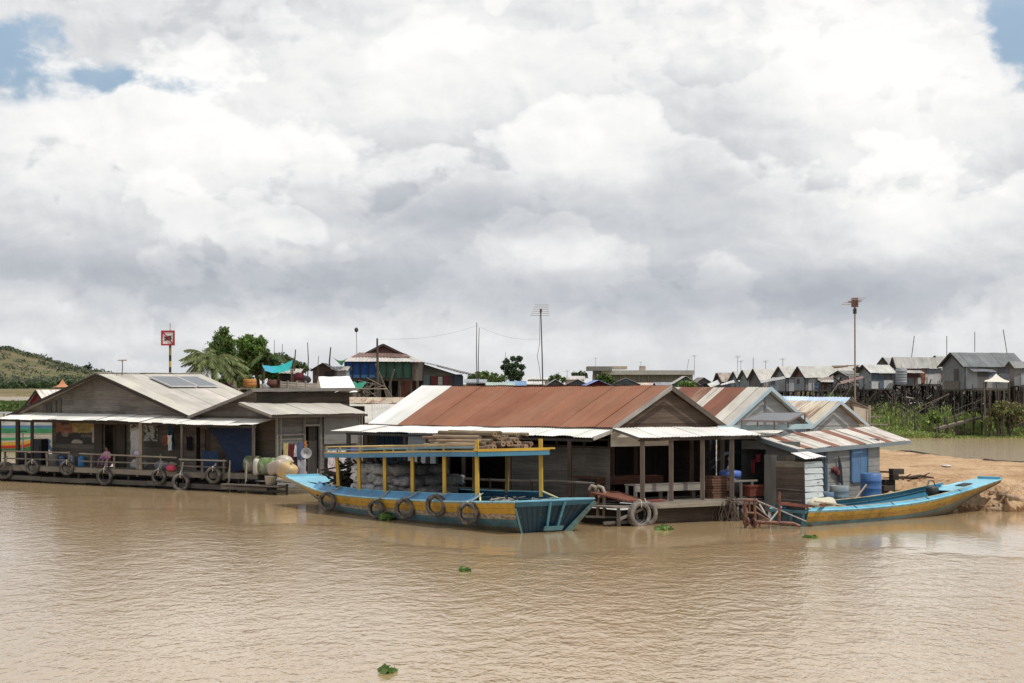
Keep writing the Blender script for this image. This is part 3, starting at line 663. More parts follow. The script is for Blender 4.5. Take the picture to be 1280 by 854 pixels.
def river_sign():
    Yd = 128; base = P(210.5, HY, Yd); base.z = -.5
    t = thing('river_sign', 'square red framed river sign with crossed out waves on striped pole', 'sign', base)
    s = Yd/F; c = P(210, 422.6, Yd); hw = 8.6*s; hh = 9.4*s; mb = MB(); cy = V((0, .05, 0))
    mb.box(c, X*hw, cy*.5, Z*hh, (.78, .75, .74)); mb.build('board', 'paint', t); mb = MB(); f = V((0, -.035, 0)); bw = 1.05*s
    for d in (-1, 1):
        mb.box(c+X*(d*(hw-bw))+f, X*bw, V((0, .02, 0)), Z*hh, (.42, .03, .05)); mb.box(c+Z*(d*(hh-bw))+f, X*(hw-2*bw-.002), V((0, .02, 0)), Z*bw, (.42, .03, .05))
    mb.beam(c+V((-hw+2*bw, -.062, hh-2*bw)), c+V((hw-2*bw, -.062, -hh+2*bw)), 1.5*s, .02, (.42, .03, .05), V((0, 1, 0))); mb.build('red_bar', 'paint', t); mb = MB()
    for zo in (1.5, -1.5):
        pts = [(-4.4, zo-.2), (-2.8, zo-1.6+.0), (-1.2, zo+1.4), (.4, zo-1.4), (1.6, zo+1.2), (3, zo-1.2), (4.4, zo+1.6)]
        for (x0, z0), (x1, z1) in zip(pts, pts[1:]): mb.beam(c+V((x0*s, -.042, z0*s)), c+V((x1*s, -.042, z1*s)), 1.35*s, .012, (.02, .02, .02), V((0, 1, 0)))
    mb.build('wave_mark', 'paint', t)
    for zb, zt, cl in ((-.5, 4.9, (.03, .03, .03)), (4.9, P(0, 459, Yd).z, (.03, .03, .035)), (P(0, 459, Yd).z, P(0, 451.5, Yd).z, (.52, .38, .1)), (P(0, 451.5, Yd).z, P(0, 444, Yd).z, (.02, .02, .02)), (P(0, 444, Yd).z, P(0, 434.5, Yd).z, (.35, .28, .12)), (P(0, 434.5, Yd).z, P(0, 430.5, Yd).z, (.06, .06, .05))):
        mb = MB(); mb.tube([V((base.x+.1, Yd+.1, zb)), V((base.x+.1, Yd+.1, zt))], .085, cl, 12); mb.build('pole_band', 'paint', t)
    mb = MB(); mb.tube([V((base.x+.1, Yd+.1, c.z+hh-.02)), V((base.x+.1, Yd+.1, P(0, 404, Yd).z))], .035, (.4, .38, .38), 7); mb.build('finial', 'metal', t)
river_sign()

# ------------------------------------------------------------------ second house: half gable with tarpaulin, lean-to and side door
hB = thing('floating_house', 'grey plank floating house with stepped lean-to roof, blue tarpaulin front and side door', 'floating house', A(15.5, 4, 0), 'floating houses')
def gab2(z):
    return (12.2+(z-3.2)/(4.25-3.2)*3.5, 15.75) if z > 3.2 else (12.2, 15.75)
mb = MB()
mb.planks(W_A, A.u, FN, 12.3, 16.95, .78, 3.2, (.10, .08, .064), .2, jit=.16, holes=[(12.6, 13.0, .8, 2.6)])
mb.planks(W_A, A.u, FN, 12.2, 15.75, 3.2, 4.22, WOOD, .2, rng=gab2)
mb.planks(W_A, A.u, FN, 15.75, 16.95, 3.2, 3.42, WOOD, .2)
mb.planks(A(16.95, 1.3), A.v, A.u, 0, 5.4, .62, 3.35, (.14, .134, .125), .2, holes=[(1.75, 2.62, .5, 2.75)])
mb.planks(A(15.7, 1.3), A.v, A.u, 0, 6.0, 3.4, 4.22, WOODD, .2)
mb.planks(A(12.3, 7.0), A.u, A.v, 0, 4.6, .7, 3.6, WOODD, .25); mb.planks(A(13.8, 2.2), A.v, A.u, 0, 4.8, .6, 3.2, WOODD, .25)
mb.build('wall', 'wood', hB)
mb = MB()
mb.sheets(A(15.95, .85, 4.33), A(15.95, 7.5, 4.36), A(12.1, 7.5, 3.2), A(12.1, .85, 3.2), lambda i, n: (.5, .48, .43, .1), .9, .13, .010, 4)
mb.sheets(A(15.6, .45, 3.80), A(15.6, 6.6, 3.76), A(17.45, 6.6, 3.3), A(17.45, .45, 3.3), lambda i, n: (.48, .46, .41, .05), .85, .13, .010, 4, .02)
mb.build('roof', 'tin', hB)
mb = MB()
mb.beam(A(16.0, .8, 4.33), A(16.0, 7.55, 4.36), .05, .14, (.2, .19, .18)); mb.slab(A(15.98, .8, 4.2), A(12.0, .8, 3.05), A(12.0, .8, 3.18), A(15.98, .8, 4.33), A.v*.04, (.22, .2, .18))
mb.slab(A(15.58, .42, 3.7), A(17.5, .42, 3.18), A(17.5, .42, 3.3), A(15.58, .42, 3.82), A.v*.04, (.26, .24, .21)); mb.beam(A(17.42, .45, 3.21), A(17.42, 6.6, 3.21), .04, .1, WOODD)
for b in (2.2, 3.8, 5.4): mb.beam(A(15.5, b, 4.22), A(16.0, b, 4.25), .08, .07, WOODD)
mb.build('bargeboard', 'wood', hB)
mb = MB(); mb.sheets(A(12.2, 1.25, 3.1), A(16.9, 1.25, 3.08), A(16.9, -.05, 2.86), A(12.2, -.1, 2.84), lambda i, n: (.74, .73, .69, .06), .85, .13, .010, 3, .07)
mb.build('porch_roof', 'tin', hB)
mb = MB()
for a, b in ((16.8, .1), (12.4, .12)): mb.beam(A(a, b, .7), A(a, b, 2.9), .1, .1, j(WOOD))
mb.beam(A(12.3, .12, 2.77), A(16.9, .12, 2.78), .07, .09, WOODD); mb.build('porch_post', 'wood', hB)
mb = MB()                                                    # corner, door and window frame members on the side wall
for t_ in (0, .2, 1.68, 2.68, 5.38):
    mb.beam(A(17.0, 1.3+t_, .62), A(17.0, 1.3+t_, 3.3), .09, .09, j((.24, .22, .2))); mb.build('wall_stud', 'wood', hB); mb = MB()
mb.beam(A(17.0, 1.35, 2.42), A(17.0, 3.0, 2.42), .06, .08, j((.24, .22, .2))); mb.beam(A(17.0, 2.98, 2.8), A(17.0, 3.98, 2.8), .06, .09, j((.24, .22, .2)))
mb.build('lintel', 'wood', hB)
mb = MB(); mb.vplanks(A(16.88, 3.05), A.v, A.u, .32, .86, .65, 2.72, (.045, .04, .036), .14); mb.build('door', 'wood', hB)
mb = MB(); mb.slab(A(17.01, 4.2, 1.95), A(17.01, 6.4, 1.95), A(17.01, 6.4, 3.15), A(17.01, 4.2, 3.15), A.u*.015, (.17, .17, .165)); mb.build('plywood_panel', 'paint', hB)
mb = MB()                                                    # narrow shutter left of the tarpaulin
mb.vplanks(A(0, 1.33), A.u, FN, 12.6, 13.0, .8, 2.6, WOODD, .2); mb.build('shutter', 'wood', hB)
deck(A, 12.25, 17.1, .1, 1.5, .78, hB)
rails(A, 12.4, 15.1, .12, .78, hB, .55, 1.3)
mb = MB()                                                    # low landing stage at the side door
for k in range(9): mb.slab(A(17.1+k*.22, -.1, .5), A(17.1+k*.22, 6.2, .5), A(17.3+k*.22, 6.2, .5), A(17.3+k*.22, -.1, .5), Z*.03, j(WOODL))
for q in (.02, .22): mb.beam(A(16.2, -.25, q+.1), A(19.0, -.2, q+.12), .06, .12, j(WOOD))
mb.beam(A(15.4, -.3, .34), A(18.9, -.45, .36), .3, .05, j(WOODL)); mb.beam(A(15.3, -.3, .2), A(18.0, -.3, .2), .05, .14, j(WOODL))
for a in (15.5, 16.4, 17.3, 18.2, 19.0): mb.beam(A(a, -.15, -.3), A(a, -.15, .45), .09, .09, j(WOODD))
mb.build('landing_stage', 'wood', hB)
mb = MB()                                                    # slack tarpaulin with its left corner swept down to the right
tlp, trp, brp, blp = A(12.95, 1.08, 2.78), A(16.1, 1.08, 2.76), A(16.05, .95, .98), A(14.75, .9, .8)
def tarp(u, v):
    l = tlp.lerp(blp, v)+A.u*(.25*math.sin(math.pi*v)); r = trp.lerp(brp, v); p = l.lerp(r, u)
    n1 = NZ.noise(V((u*3-v*2.2, v*1.2+u, 4.2))); n2 = NZ.noise(V((u*9-v*6, v*3, 1.0)))
    return p+FN*(.10+.12*n1+.05*n2)-Z*(.05*math.sin(u*9)*(1-v))
mb.grid(tarp, 34, 24, lambda u, v: (.028, .042, .085)); solo(mb, 'tarpaulin', 'cloth', 'navy blue tarpaulin draped over the front of the second house', 'tarpaulin', A(14.8, 1, .8))
hang('tarpaulin', 'smaller blue tarpaulin piece hung low left of the big draped one', 'tarpaulin', A(13.05, .72, 1.72), A(14.0, .72, 1.7), .9, (.03, .055, .11), .04, 1.2)
gl = 'laundry hung by the side door'
ln = [('towel', 'long yellowish towel hanging at the left of the laundry rail', 'towel', .28, .55, 2.1, 1.35, (.42, .34, .15)), ('hanging_shirt', 'maroon shirt hanging right of the yellow towel', 'shirt', .58, .95, 2.05, 1.35, (.09, .02, .025)),
      ('hanging_shirt', 'white shirt hanging over the maroon one', 'shirt', .82, 1.05, 2.0, .55, (.5, .5, .5)), ('hanging_shirt', 'dark blue checked shirt hanging beside the side door', 'shirt', 1.1, 1.55, 2.1, .75, (.08, .1, .17)),
      ('hanging_shirt', 'orange cap hung next to the side door frame', 'cap', 1.55, 1.72, 2.15, .3, (.4, .18, .06)), ('hanging_cloth', 'lilac grey cloth hanging low beside the side door', 'cloth', 1.15, 1.65, 1.35, .75, (.33, .32, .36))]
for nm, lb, ct, t0, t1, zt, dp, cl in ln: hang(nm, lb, ct, A(17.12, 1.3+t0, zt), A(17.12, 1.3+t1, zt), dp, cl, .04, 1.6, gl, nrm=A.u, alt=.0)
for lb, t0, t1, zt, dp, cl in (('pink flowered cloth hanging under the plywood panel', 3.0, 3.6, 1.75, 1.0, (.42, .28, .3, .5)), ('pale patterned cloth hanging right of the pink flowered one', 3.65, 4.3, 1.7, .95, (.4, .36, .38, .5)), ('small purple cloth at the right end of the line', 4.4, 4.75, 1.8, .5, (.13, .06, .28, 0))):
    hang('hanging_cloth', lb, 'cloth', A(17.15, 1.3+t0, zt), A(17.15, 1.3+t1, zt), dp, cl[:3], .05, 1.6, gl, alt=cl[3], nrm=A.u)
# drums, cans and tubs at the corner
def drum(name, label, c, axis, r, h, col, group='drums and cans at the deck corner', cat='drum'):
    mb = MB(); pr = [(0, 0), (r*.9, 0), (r, .02)]
    for k in range(1, 4): q = h*k/4; pr += [(r, q-.03), (r*1.035, q), (r, q+.03)]
    pr += [(r, h-.02), (r*.9, h), (r*.86, h-.03), (0, h-.03)]; mb.lathe(pr, c, col, axis, 20)
    return solo(mb, name, 'plastic', label, cat, c-Z*r if abs(axis.z) < .5 else c, group)
gd = 'drums and cans at the deck corner'
ax = (A.u*.95+A.v*.3).normalized()
drum('drum', 'olive green drum lying on its side behind the white can', at(A, 308, .5, 1.18), ax, .36, .62, (.10, .14, .05, .4), gd)
drum('drum', 'bright green open drum lying on its side next to the beige can', at(A, 326, .35, 1.12), ax, .37, .75, (.11, .18, .055, .35), gd)
mb = MB(); mb.lathe([(0, 0), (.34, 0), (.34, .03), (0, .03)], at(A, 326, .35, 1.12)+ax*.755, (.3, .42, .16), ax, 20); solo(mb, 'round_tray', 'plastic', 'light green round tray leaning on the open green drum end', 'tray', at(A, 326, .35, .75)+ax*.78, gd)
mb = MB(); mb.blob(at(A, 321, .1, 1.1), A.u*.13, A.v*.18, Z*.36, (.5, .47, .42), 12, 8, .6, .03); solo(mb, 'jerrycan', 'plastic', 'slim white can between the two green drums', 'can', at(A, 321, .1, .75), gd)
c0 = at(A, 346, -.1, 1.12); mb = MB(); mb.blob(c0, (A.u*.95+Z*.3).normalized()*.42, A.v*.26, (Z*.95-A.u*.3).normalized()*.28, (.42, .34, .29, .3), 14, 10, .45, .02); mb.tube([c0-A.u*.38+Z*-.1, c0-A.u*.5+Z*-.13], .06, (.4, .3, .25), 8); solo(mb, 'jerrycan', 'plastic', 'tilted brownish beige can in front of the cream tub', 'can', c0-Z*.3, gd)
c0 = at(A, 359, -.2, 1.0); mb = MB(); mb.blob(c0, (A.u*.9-Z*.35).normalized()*.42, A.v*.3, (Z*.9+A.u*.35).normalized()*.34, (.52, .37, .17, .35), 14, 10, .5, .02); mb.tube([c0+A.u*.2+Z*.3, c0+A.u*.32+Z*.42], .05, (.5, .4, .2), 8); solo(mb, 'jerrycan', 'plastic', 'large tilted yellow can at the deck end by the boat bow', 'can', c0-Z*.33, gd)
c0 = at(A, 355, .5, 1.25); mb = MB(); mb.blob(c0, A.u*.38, A.v*.3, Z*.36, (.5, .46, .38, .35), 14, 10, .7, .03); solo(mb, 'tub', 'plastic', 'rounded cream tub behind the yellow can', 'tub', c0-Z*.42, gd)
mb = MB(); mb.lathe([(0, 0), (.2, 0), (.24, .36), (.25, .38), (.2, .34), (0, .3)], at(A, 338, -.32, .4), (.42, .39, .33, .4), Z, 16); solo(mb, 'bucket', 'plastic', 'small cream bucket on the plank below the green drums', 'bucket', at(A, 338, -.32, .4), gd)
mb = MB(); mb.lathe([(0, 0), (.1, .02), (.2, .08), (.24, .15), (.225, .15), (.09, .04), (0, .03)], A(17.5, 2.55, 1.6), (.3, .3, .31), A.u-A.v*.8+Z*.2, 18); mb.beam(A(17.5, 2.7, .5), A(17.45, 2.7, 1.7), .06, .06, WOODD); 
solo(mb, 'metal_basin', 'metal', 'shiny metal basin drying on a stand before the side door', 'basin', A(17.5, 2.7, .5))
for x0, lb in ((15.6, 'knotted rope hanging over the deck edge below the drums, left one'), (16.6, 'knotted rope hanging over the deck edge below the drums, right one')):
    mb = MB(); mb.tube([A(x0, -.1, 1.35), A(x0+.04, -.15, .8), A(x0-.05, -.13, .35), A(x0+.02, -.1, -.1)], .028, j((.42, .37, .3)), 5); mb.tube([A(x0+.02, -.1, 1.3), A(x0-.03, -.16, .8), A(x0+.02, -.14, .5)], .022, j((.42, .37, .3)), 5); solo(mb, 'mooring_rope', 'rope', lb, 'rope', A(x0, -.1, 0), 'ropes below the drums')
# a third low roof behind, between the second house and the long brown roof
A3 = Fr((-7.9, 93), (1, -.12), (.12, 1))
h3 = thing('floating_house', 'low floating shed with pale tin roof and tan ridge strip behind the long brown roof', 'floating house', A3(1, 1, 0), 'floating houses'); mb = MB()
pa, pb, pc, pd = P(415, 497, 96), P(508, 497, 94), P(508, 504, 92.5), P(402, 504.5, 94)
mb.sheets(pa, pb, pc, pd, lambda i, n: (.42, .34, .25, .35), .8, .13, .010, 2)
pe, pf = P(512, 527, 88.5), P(398, 529, 90)
mb.sheets(pd-Z*.04, pc-Z*.04, pe, pf, lambda i, n: (.5, .48, .43, .06), .85, .13, .010, 4); mb.build('roof', 'tin', h3); mb = MB()
q0, q1 = V((pf.x, pf.y, 0)), V((pe.x, pe.y, 0)); du_ = (q1-q0).normalized(); mb.planks(q0+V((0, .3, 0)), du_, V((0, -1, 0)), .1, (q1-q0).length-.1, .2, 2.55, WOODD, .22); mb.build('wall', 'wood', h3)
# ------------------------------------------------------------------ boats
def cub(x, pts):
    """smooth curve through the points (monotone enough for sheer lines)"""
    n = len(pts)
    if x <= pts[0][0]: return pts[0][1]
    if x >= pts[-1][0]: return pts[-1][1]
    for i in range(n-1):
        if x <= pts[i+1][0]:
            x0, y0 = pts[i]; x1, y1 = pts[i+1]; t = (x-x0)/(x1-x0)
            m0 = ((pts[i+1][1]-pts[i-1][1])/(pts[i+1][0]-pts[i-1][0]) if i else (y1-y0)/(x1-x0))*(x1-x0)
            m1 = ((pts[i+2][1]-pts[i][1])/(pts[i+2][0]-pts[i][0]) if i+2 < n else (y1-y0)/(x1-x0))*(x1-x0)
            return (2*t**3-3*t*t+1)*y0+(t**3-2*t*t+t)*m0+(3*t*t-2*t**3)*y1+(t**3-t*t)*m1
class Hull:
    rake = 0.0
    def __init__(s, fr, ac, L, hw, hb, zs, zb, n=30):
        s.fr, s.ac, s.L, s.hw, s.hb, s.zs, s.zb, s.n = fr, ac, L, hw, hb, zs, zb, n
    def pt(s, b, f, sd, inset=0.0):
        w0, w1 = cub(b, s.hw), cub(b, s.hb); w_ = lerp(w0, w1, f**1.4)-inset
        return s.fr(s.ac+sd*w_, b+s.rake*f*max(0, 1-b/3), lerp(cub(b, s.zs), cub(b, s.zb), f))
    def shell(s, mb, rows, inset=0.0, b0=0.0, b1=None, ends=None, bottom=None):
        b1 = s.L if b1 is None else b1; bs = [lerp(b0, b1, i/s.n) for i in range(s.n+1)]
        for sd in (-1, 1):
            for f0, f1, c in rows:
                vs = [s.pt(b, f, sd, inset) for b in bs for f in (f0, (f0+f1)/2, f1)]
                cc = c if len(c) == 4 else tuple(c)+(0.0,)
                mb.add(vs, [(i*3+k, (i+1)*3+k, (i+1)*3+k+1, i*3+k+1) for i in range(s.n) for k in (0, 1)], cc, None, True)
        if bottom: mb.add([s.pt(b, 1, sd, inset) for b in bs for sd in (-1, 1)], [(i*2, i*2+1, i*2+3, i*2+2) for i in range(s.n)], bottom, None, True)
        if ends:
            for b, c in ((b0, ends[0]), (b1, ends[1])):
                if c: mb.add([s.pt(b, 0, -1), s.pt(b, .5, -1), s.pt(b, 1, -1), s.pt(b, 1, 1), s.pt(b, .5, 1), s.pt(b, 0, 1)], [(0, 1, 2, 3, 4, 5)], c)
    def deckplate(s, mb, b0, b1, dz, col, n=12, inset=.02):
        bs = [lerp(b0, b1, i/n) for i in range(n+1)]
        vs = [s.pt(b, 0, sd, inset)+Z*dz for b in bs for sd in (-1, 1)]
        uv = [(b, sd*cub(b, s.hw)) for b in bs for sd in (-1, 1)]
        mb.add(vs, [(i*2, i*2+1, i*2+3, i*2+2) for i in range(n)], col, uv)
    def strip(s, mb, b0, b1, sd, i0, z0, i1, z1, col, n=24):
        """a strake along the gunwale: outer edge inset i0 raised z0, inner edge inset i1 raised z1"""
        bs = [lerp(b0, b1, i/n) for i in range(n+1)]
        vs = [s.pt(b, 0, sd, i0 if k == 0 else i1)+Z*(z0 if k == 0 else z1) for b in bs for k in (0, 1)]
        mb.add(vs, [(i*2, i*2+1, i*2+3, i*2+2) for i in range(n)], col, [(b, k*.2) for b in bs for k in (0, 1)], True)
    def rail(s, mb, b0, b1, sd, inset, dz, r, col, n=24):
        mb.tube([s.pt(lerp(b0, b1, i/n), 0, sd, inset)+Z*dz for i in range(n+1)], r, col, 6)
T = Fr((.09, 58.5), (.83, .56), (-.56, .83))
tb = thing('tour_boat', 'long yellow and blue wooden boat with flat roof on yellow posts', 'boat', T(1.5, 8, 0), 'wooden boats')
hu = Hull(T, 1.5, 16.6, [(0, 1.5), (5, 1.52), (10, 1.5), (12.2, 1.42), (14, 1.18), (16.6, .72)], [(0, .72), (5, 1.05), (10, 1.0), (13, .62), (15, .35), (16.6, .55)],
          [(0, 1.0), (2.5, .87), (5, .78), (10, .68), (13, .75), (16.6, 1.07)], [(0, -.32), (8, -.35), (12, -.25), (14, .12), (15.5, .55), (16.6, .93)], 40)
hu.rake = .62
YB = (.50, .29, .035, .18); mb = MB()
hu.shell(mb, [(0, .03, (.2, .45, .58)), (.03, .155, YB), (.155, .163, (.16, .10, .03)), (.163, .295, YB), (.295, .302, (.14, .10, .05)), (.302, .43, (.44, .38, .29, .42)), (.43, .437, (.04, .09, .11)), (.437, .53, (.06, .19, .26, .35)), (.53, .538, (.03, .08, .1)), (.538, .62, (.06, .18, .24, .42)), (.62, .72, (.075, .085, .06, .5)), (.72, 1, (.05, .06, .05, .4))], 0, 0, None, ((.013, .05, .09, .12), (.17, .46, .62)), (.06, .07, .06))
mb.build('hull', 'hull_paint', tb)
mb = MB(); hu.shell(mb, [(0, .75, (.06, .2, .31, .1))], .05, .05, 16.4); bs = [.05+i*.25 for i in range(58)]
mb.add([hu.pt(b, .55, sd, .06) for b in bs for sd in (-1, 1)], [(i*2, i*2+1, i*2+3, i*2+2) for i in range(57)], (.12, .1, .085), [(b, sd) for b in bs for sd in (-1, 1)]); mb.build('hold', 'wood', tb)
mb = MB()
for sd in (-1, 1):
    hu.strip(mb, 2.4, 13.6, sd, .0, .0, .30, .24, (.085, .27, .48, .06)); hu.rail(mb, 2.4, 13.6, sd, .30, .24, .028, (.12, .36, .52, .1)); hu.rail(mb, 0, 16.55, sd, .0, .01, .035, (.30, .58, .68, .15))
    mb.tube([hu.pt(2.4, 0, sd, .3)+Z*.25, hu.pt(1.95, 0, sd, .02)+Z*.03], .03, (.62, .6, .35), 6)
mb.build('gunwale', 'hull_paint', tb)
mb = MB(); hu.deckplate(mb, .02, 2.5, -.03, (.14, .26, .32, .3)); mb.beam(T(.02, .03, 1.0), T(2.98, .03, 1.0), .1, .07, (.2, .46, .58, .1)); mb.build('stern_deck', 'paint', tb)
mb = MB(); hu.deckplate(mb, 12.8, 16.6, .02, (.19, .44, .57, .15)); mb.slab(hu.pt(16.6, 0, -1)+Z*.0, hu.pt(16.6, 0, 1)+Z*.0, hu.pt(16.6, 0, 1)+Z*.09, hu.pt(16.6, 0, -1)+Z*.09, T.v*.08, (.22, .52, .68, .1)); mb.build('bow_deck', 'paint', tb)
mb = MB()                                                   # planked transom, its ribs, step and corner skid; it leans in under the stern deck
def tr_(x, z, out=.02): f = (1.0-z)/1.32; return T(1.5+lerp(1.5, .72, f**1.4)*x, .62*f-out, z)   # x -1 near corner .. 1 far corner
for k in range(12): x = -.86+k*.15; mb.slab(tr_(x, .84, .005), tr_(x+.02, .84, .005), tr_(x+.02, -.2, .005), tr_(x, -.2, .005), T.v*-.012, (.013, .05, .085))
mb.slab(tr_(-1, .99), tr_(1, .99), tr_(1, .84), tr_(-1, .84), T.v*-.03, (.04, .15, .24, .1)); mb.build('transom_batten', 'paint', tb)
for x0 in (-.17, .2):
    mb = MB(); mb.slab(tr_(x0, .95, .05), tr_(x0+.055, .95, .05), tr_(x0+.095, .1, .1), tr_(x0+.04, .1, .1), T.v*-.05, (.10, .31, .43, .2)); mb.build('step_upright', 'paint', tb)
mb = MB(); mb.slab(tr_(-.24, .19, .16), tr_(.42, .19, .16), tr_(.42, .05, .16), tr_(-.24, .05, .16), T.v*-.05, (.12, .29, .36, .25)); mb.build('boarding_step', 'paint', tb)
mb = MB(); mb.slab(tr_(.97, .95, .03), tr_(1.06, .9, .03), tr_(.9, -.15, .1), tr_(.55, -.15, .1), T.v*-.06, (.12, .25, .27, .4)); mb.build('skid', 'paint', tb)
mb = MB(); mb.beam(tr_(-.99, .8, .02), tr_(-.99, -.15, .02), .045, .04, (.14, .32, .38, .25)); mb.build('corner_strip', 'paint', tb)
# roof
RZ = [(2.3, 2.33), (4, 2.28), (6.5, 2.19), (9.5, 2.07), (12.3, 1.98)]
def rz(b): return cub(b, RZ)
rb0, rb1, ra0, ra1 = 2.3, 12.3, .12, 2.88
mb = MB(); n = 20; bs = [lerp(rb0, rb1, i/n) for i in range(n+1)]
for b0, b1 in zip(bs, bs[1:]):
    z0, z1 = rz(b0), rz(b1)
    mb.add([T(ra0, b0, z0), T(ra1, b0, z0), T(ra1, b1, z1), T(ra0, b1, z1)], [(0, 1, 2, 3)], (.08, .10, .11)); mb.add([T(ra0, b0, z0+.12), T(ra1, b0, z0+.12), T(ra1, b1, z1+.12), T(ra0, b1, z1+.12)], [(0, 1, 2, 3)], (.3, .26, .2))
mb.build('roof_deck', 'wood', tb); mb = MB(); m2 = MB()
def rp(a, b, dz): return T(a, b, rz(b)+dz)
for a in (ra0, ra1):
    s_ = -1 if a < 1 else 1
    for b0, b1 in zip(bs, bs[1:]):
        mb.slab(rp(a, b0, -.02), rp(a, b1, -.02), rp(a, b1, .125), rp(a, b0, .125), T.u*(.03*s_), (.075, .235, .40, .1)); m2.slab(rp(a, b0, .13), rp(a, b1, .13), rp(a, b1, .165), rp(a, b0, .165), T.u*(.045*s_), (.56, .40, .13, .1))
for b, s_ in ((rb0, -1), (rb1, 1)):
    mb.slab(rp(ra0, b, -.02), rp(ra1, b, -.02), rp(ra1, b, .125), rp(ra0, b, .125), T.v*(.03*s_), (.07, .22, .32, .1)); m2.slab(rp(ra0, b, .13), rp(ra1, b, .13), rp(ra1, b, .165), rp(ra0, b, .165), T.v*(.045*s_), YEL+(.1,))
mb.build('roof_fascia', 'paint', tb); m2.build('roof_trim', 'paint', tb)
def bat(px, a): s = (px-640)/F; o = T(a, 0); return (s*o.y-o.x)/(T.v.x-s*T.v.y)
for px in (422, 449.5, 482, 516.5, 556.5, 597):
    for a, sd in ((.3, -1), (2.7, 1)):
        b = bat(px, .3); p0 = hu.pt(b, 0, sd, .3)+Z*.2; p1 = T(.27 if sd < 0 else 2.73, b, rz(b)+(.5 if px == 597 else .05)); mb = MB()
        if sd > 0 and px == 597: p0 = T(2.72, b-.05, .95)
        mb.beam(p0, p1, .11, .11, (.58, .38, .07, .1) if sd < 0 or px == 597 else (.2, .15, .05, .1)); mb.build('roof_post', 'paint', tb)
mb = MB(); m2 = MB()
for a in (.12, 2.88):
    s0_ = 2.4 if a < 1 else 5.0
    mb.tube([rp(a, lerp(s0_, 12.2, i/14), .36) for i in range(15)], .022, (.50, .37, .15, .2), 6); m2.tube([rp(a, lerp(s0_, 12.2, i/14), .26) for i in range(15)], .03, (.16, .36, .48, .1), 6)
    for b in (2.4, 4.3, 6.2, 8.1, 9.8, 11.2, 12.2):
        if b >= s0_: mb.beam(rp(a, b, .1), rp(a, b, .38), .05, .05, (.55, .40, .14, .1))
mb.tube([rp(.12, 12.2, .36), rp(2.88, 12.2, .36)], .026, (.55, .40, .14), 6); mb.beam(rp(.0, 2.3, .19), rp(3.1, 2.3, .19), .09, .05, YEL)
mb.build('roof_rail', 'paint', tb); m2.build('blue_rail', 'paint', tb)
# load on the roof: thick poles, and long thin planks further forward
zz = .17; row = 0; cnt = 0
for row in range(5):
    nr = 14-row*2
    for k in range(nr):
        r = R.uniform(.055, .095); a = .55+(2.0-row*.1)*(k+.5+row*.5)/nr*.95+R.uniform(-.03, .03); b0 = 2.5+R.uniform(-.12, .7)+row*.12; L = R.uniform(2.6, 4.2); z = zz+r+row*.105
        c = j((.26, .19, .135), .4); mb = MB()
        pts = [rp(a, b0, z), rp(a+R.uniform(-.04, .04), b0+L*.5, z+.03), rp(a+R.uniform(-.2, .2), b0+L, z+.02+row*.02)]
        mb.tube(pts, [r, r*.95, r*.8], c, 9, False); mb.add([pts[0]+(T.u*math.cos(q*.698)+Z*math.sin(q*.698))*r for q in range(9)], [tuple(range(9))], j((.24, .17, .11), .5)); mb.tube([pts[0]-T.v*.004, pts[0]+T.v*.02], r*R.uniform(.2, .5), (.06, .042, .03), 7)
        solo(mb, 'timber_pole', 'wood', 'rough pole in the timber stack on the boat roof', 'pole', pts[0], 'poles stacked on the boat roof')
for k in range(11):
    a = .35+.22*k+R.uniform(-.05, .05); b0 = R.uniform(4.6, 7.2); L = R.uniform(3.4, 4.8); mb = MB(); z = .19+R.uniform(0, .1)
    mb.beam(rp(a, b0, z+.02), rp(a+R.uniform(-.15, .15), min(12.1, b0+L), z+.07), R.uniform(.1, .18), .035, j((.42, .33, .23), .2)); solo(mb, 'plank', 'wood', 'long pale plank lying flat on the forward boat roof', 'plank', rp(a, b0, z), 'planks lying on the boat roof')
# sacks under the roof
gk = 'woven sacks piled under the boat roof'
for lay in range(4):
    nb = 11-lay*2
    for i in range(nb):
        for a in (.88, 1.62, 2.3):
            if a > 2 and lay < 2: continue
            b = 11.15-.56*i-lay*.18+R.uniform(-.1, .1); c = T(a+R.uniform(-.08, .08), b, .62+lay*.33+R.uniform(-.03, .03))
            col = (.6, .6, .61) if i < 2 and R.random() < .75 else ((.33, .335, .35) if i < 4 else (.17, .17, .175)); lb = 'stuffed grey woven sack in the pile under the boat roof'  # sacks further back coloured darker grey, partly for the shade under the roof
            if a < 1 and i == 0: lb = ('white sack at the bottom of the pile nearest the bow', 'white sack second from the bottom of the pile nearest the bow', 'white sack second from the top of the pile nearest the bow', 'white sack on top of the pile nearest the bow')[lay]; col = (.66, .66, .66)
            t_ = R.uniform(-.35, .35); mb = MB(); mb.blob(c, (T.u+T.v*t_+Z*R.uniform(-.12, .12)).normalized()*.47, (T.v-T.u*t_).normalized()*R.uniform(.26, .32), Z*R.uniform(.17, .21), j(col, .12)+(.3,), 18, 12, .62, .2, 3.2)
            solo(mb, 'sack', 'sackcloth', lb, 'sack', c-Z*.2, gk)
mb = MB()
for k in range(260):
    c = T(R.uniform(.45, 2.2), R.uniform(11.6, 13.1), .6+abs(R.gauss(0, .62)))
    if c.z > 1.75: c.z = R.uniform(.7, 1.7)
    d = (T.u*R.uniform(-.5, 1)+T.v*R.uniform(-1, .3)+Z*R.uniform(-.35, .35)).normalized()*R.uniform(.2, .42); r = R.uniform(.025, .06)
    mb.tube([c-d, c+d], [r, r*.8], j((.055, .045, .038), .5), 6)
o = solo(mb, 'firewood', 'wood', 'heap of dark charred firewood piled behind the bow', 'firewood', T(1.4, 12.3, .5)); o['kind'] = 'stuff'
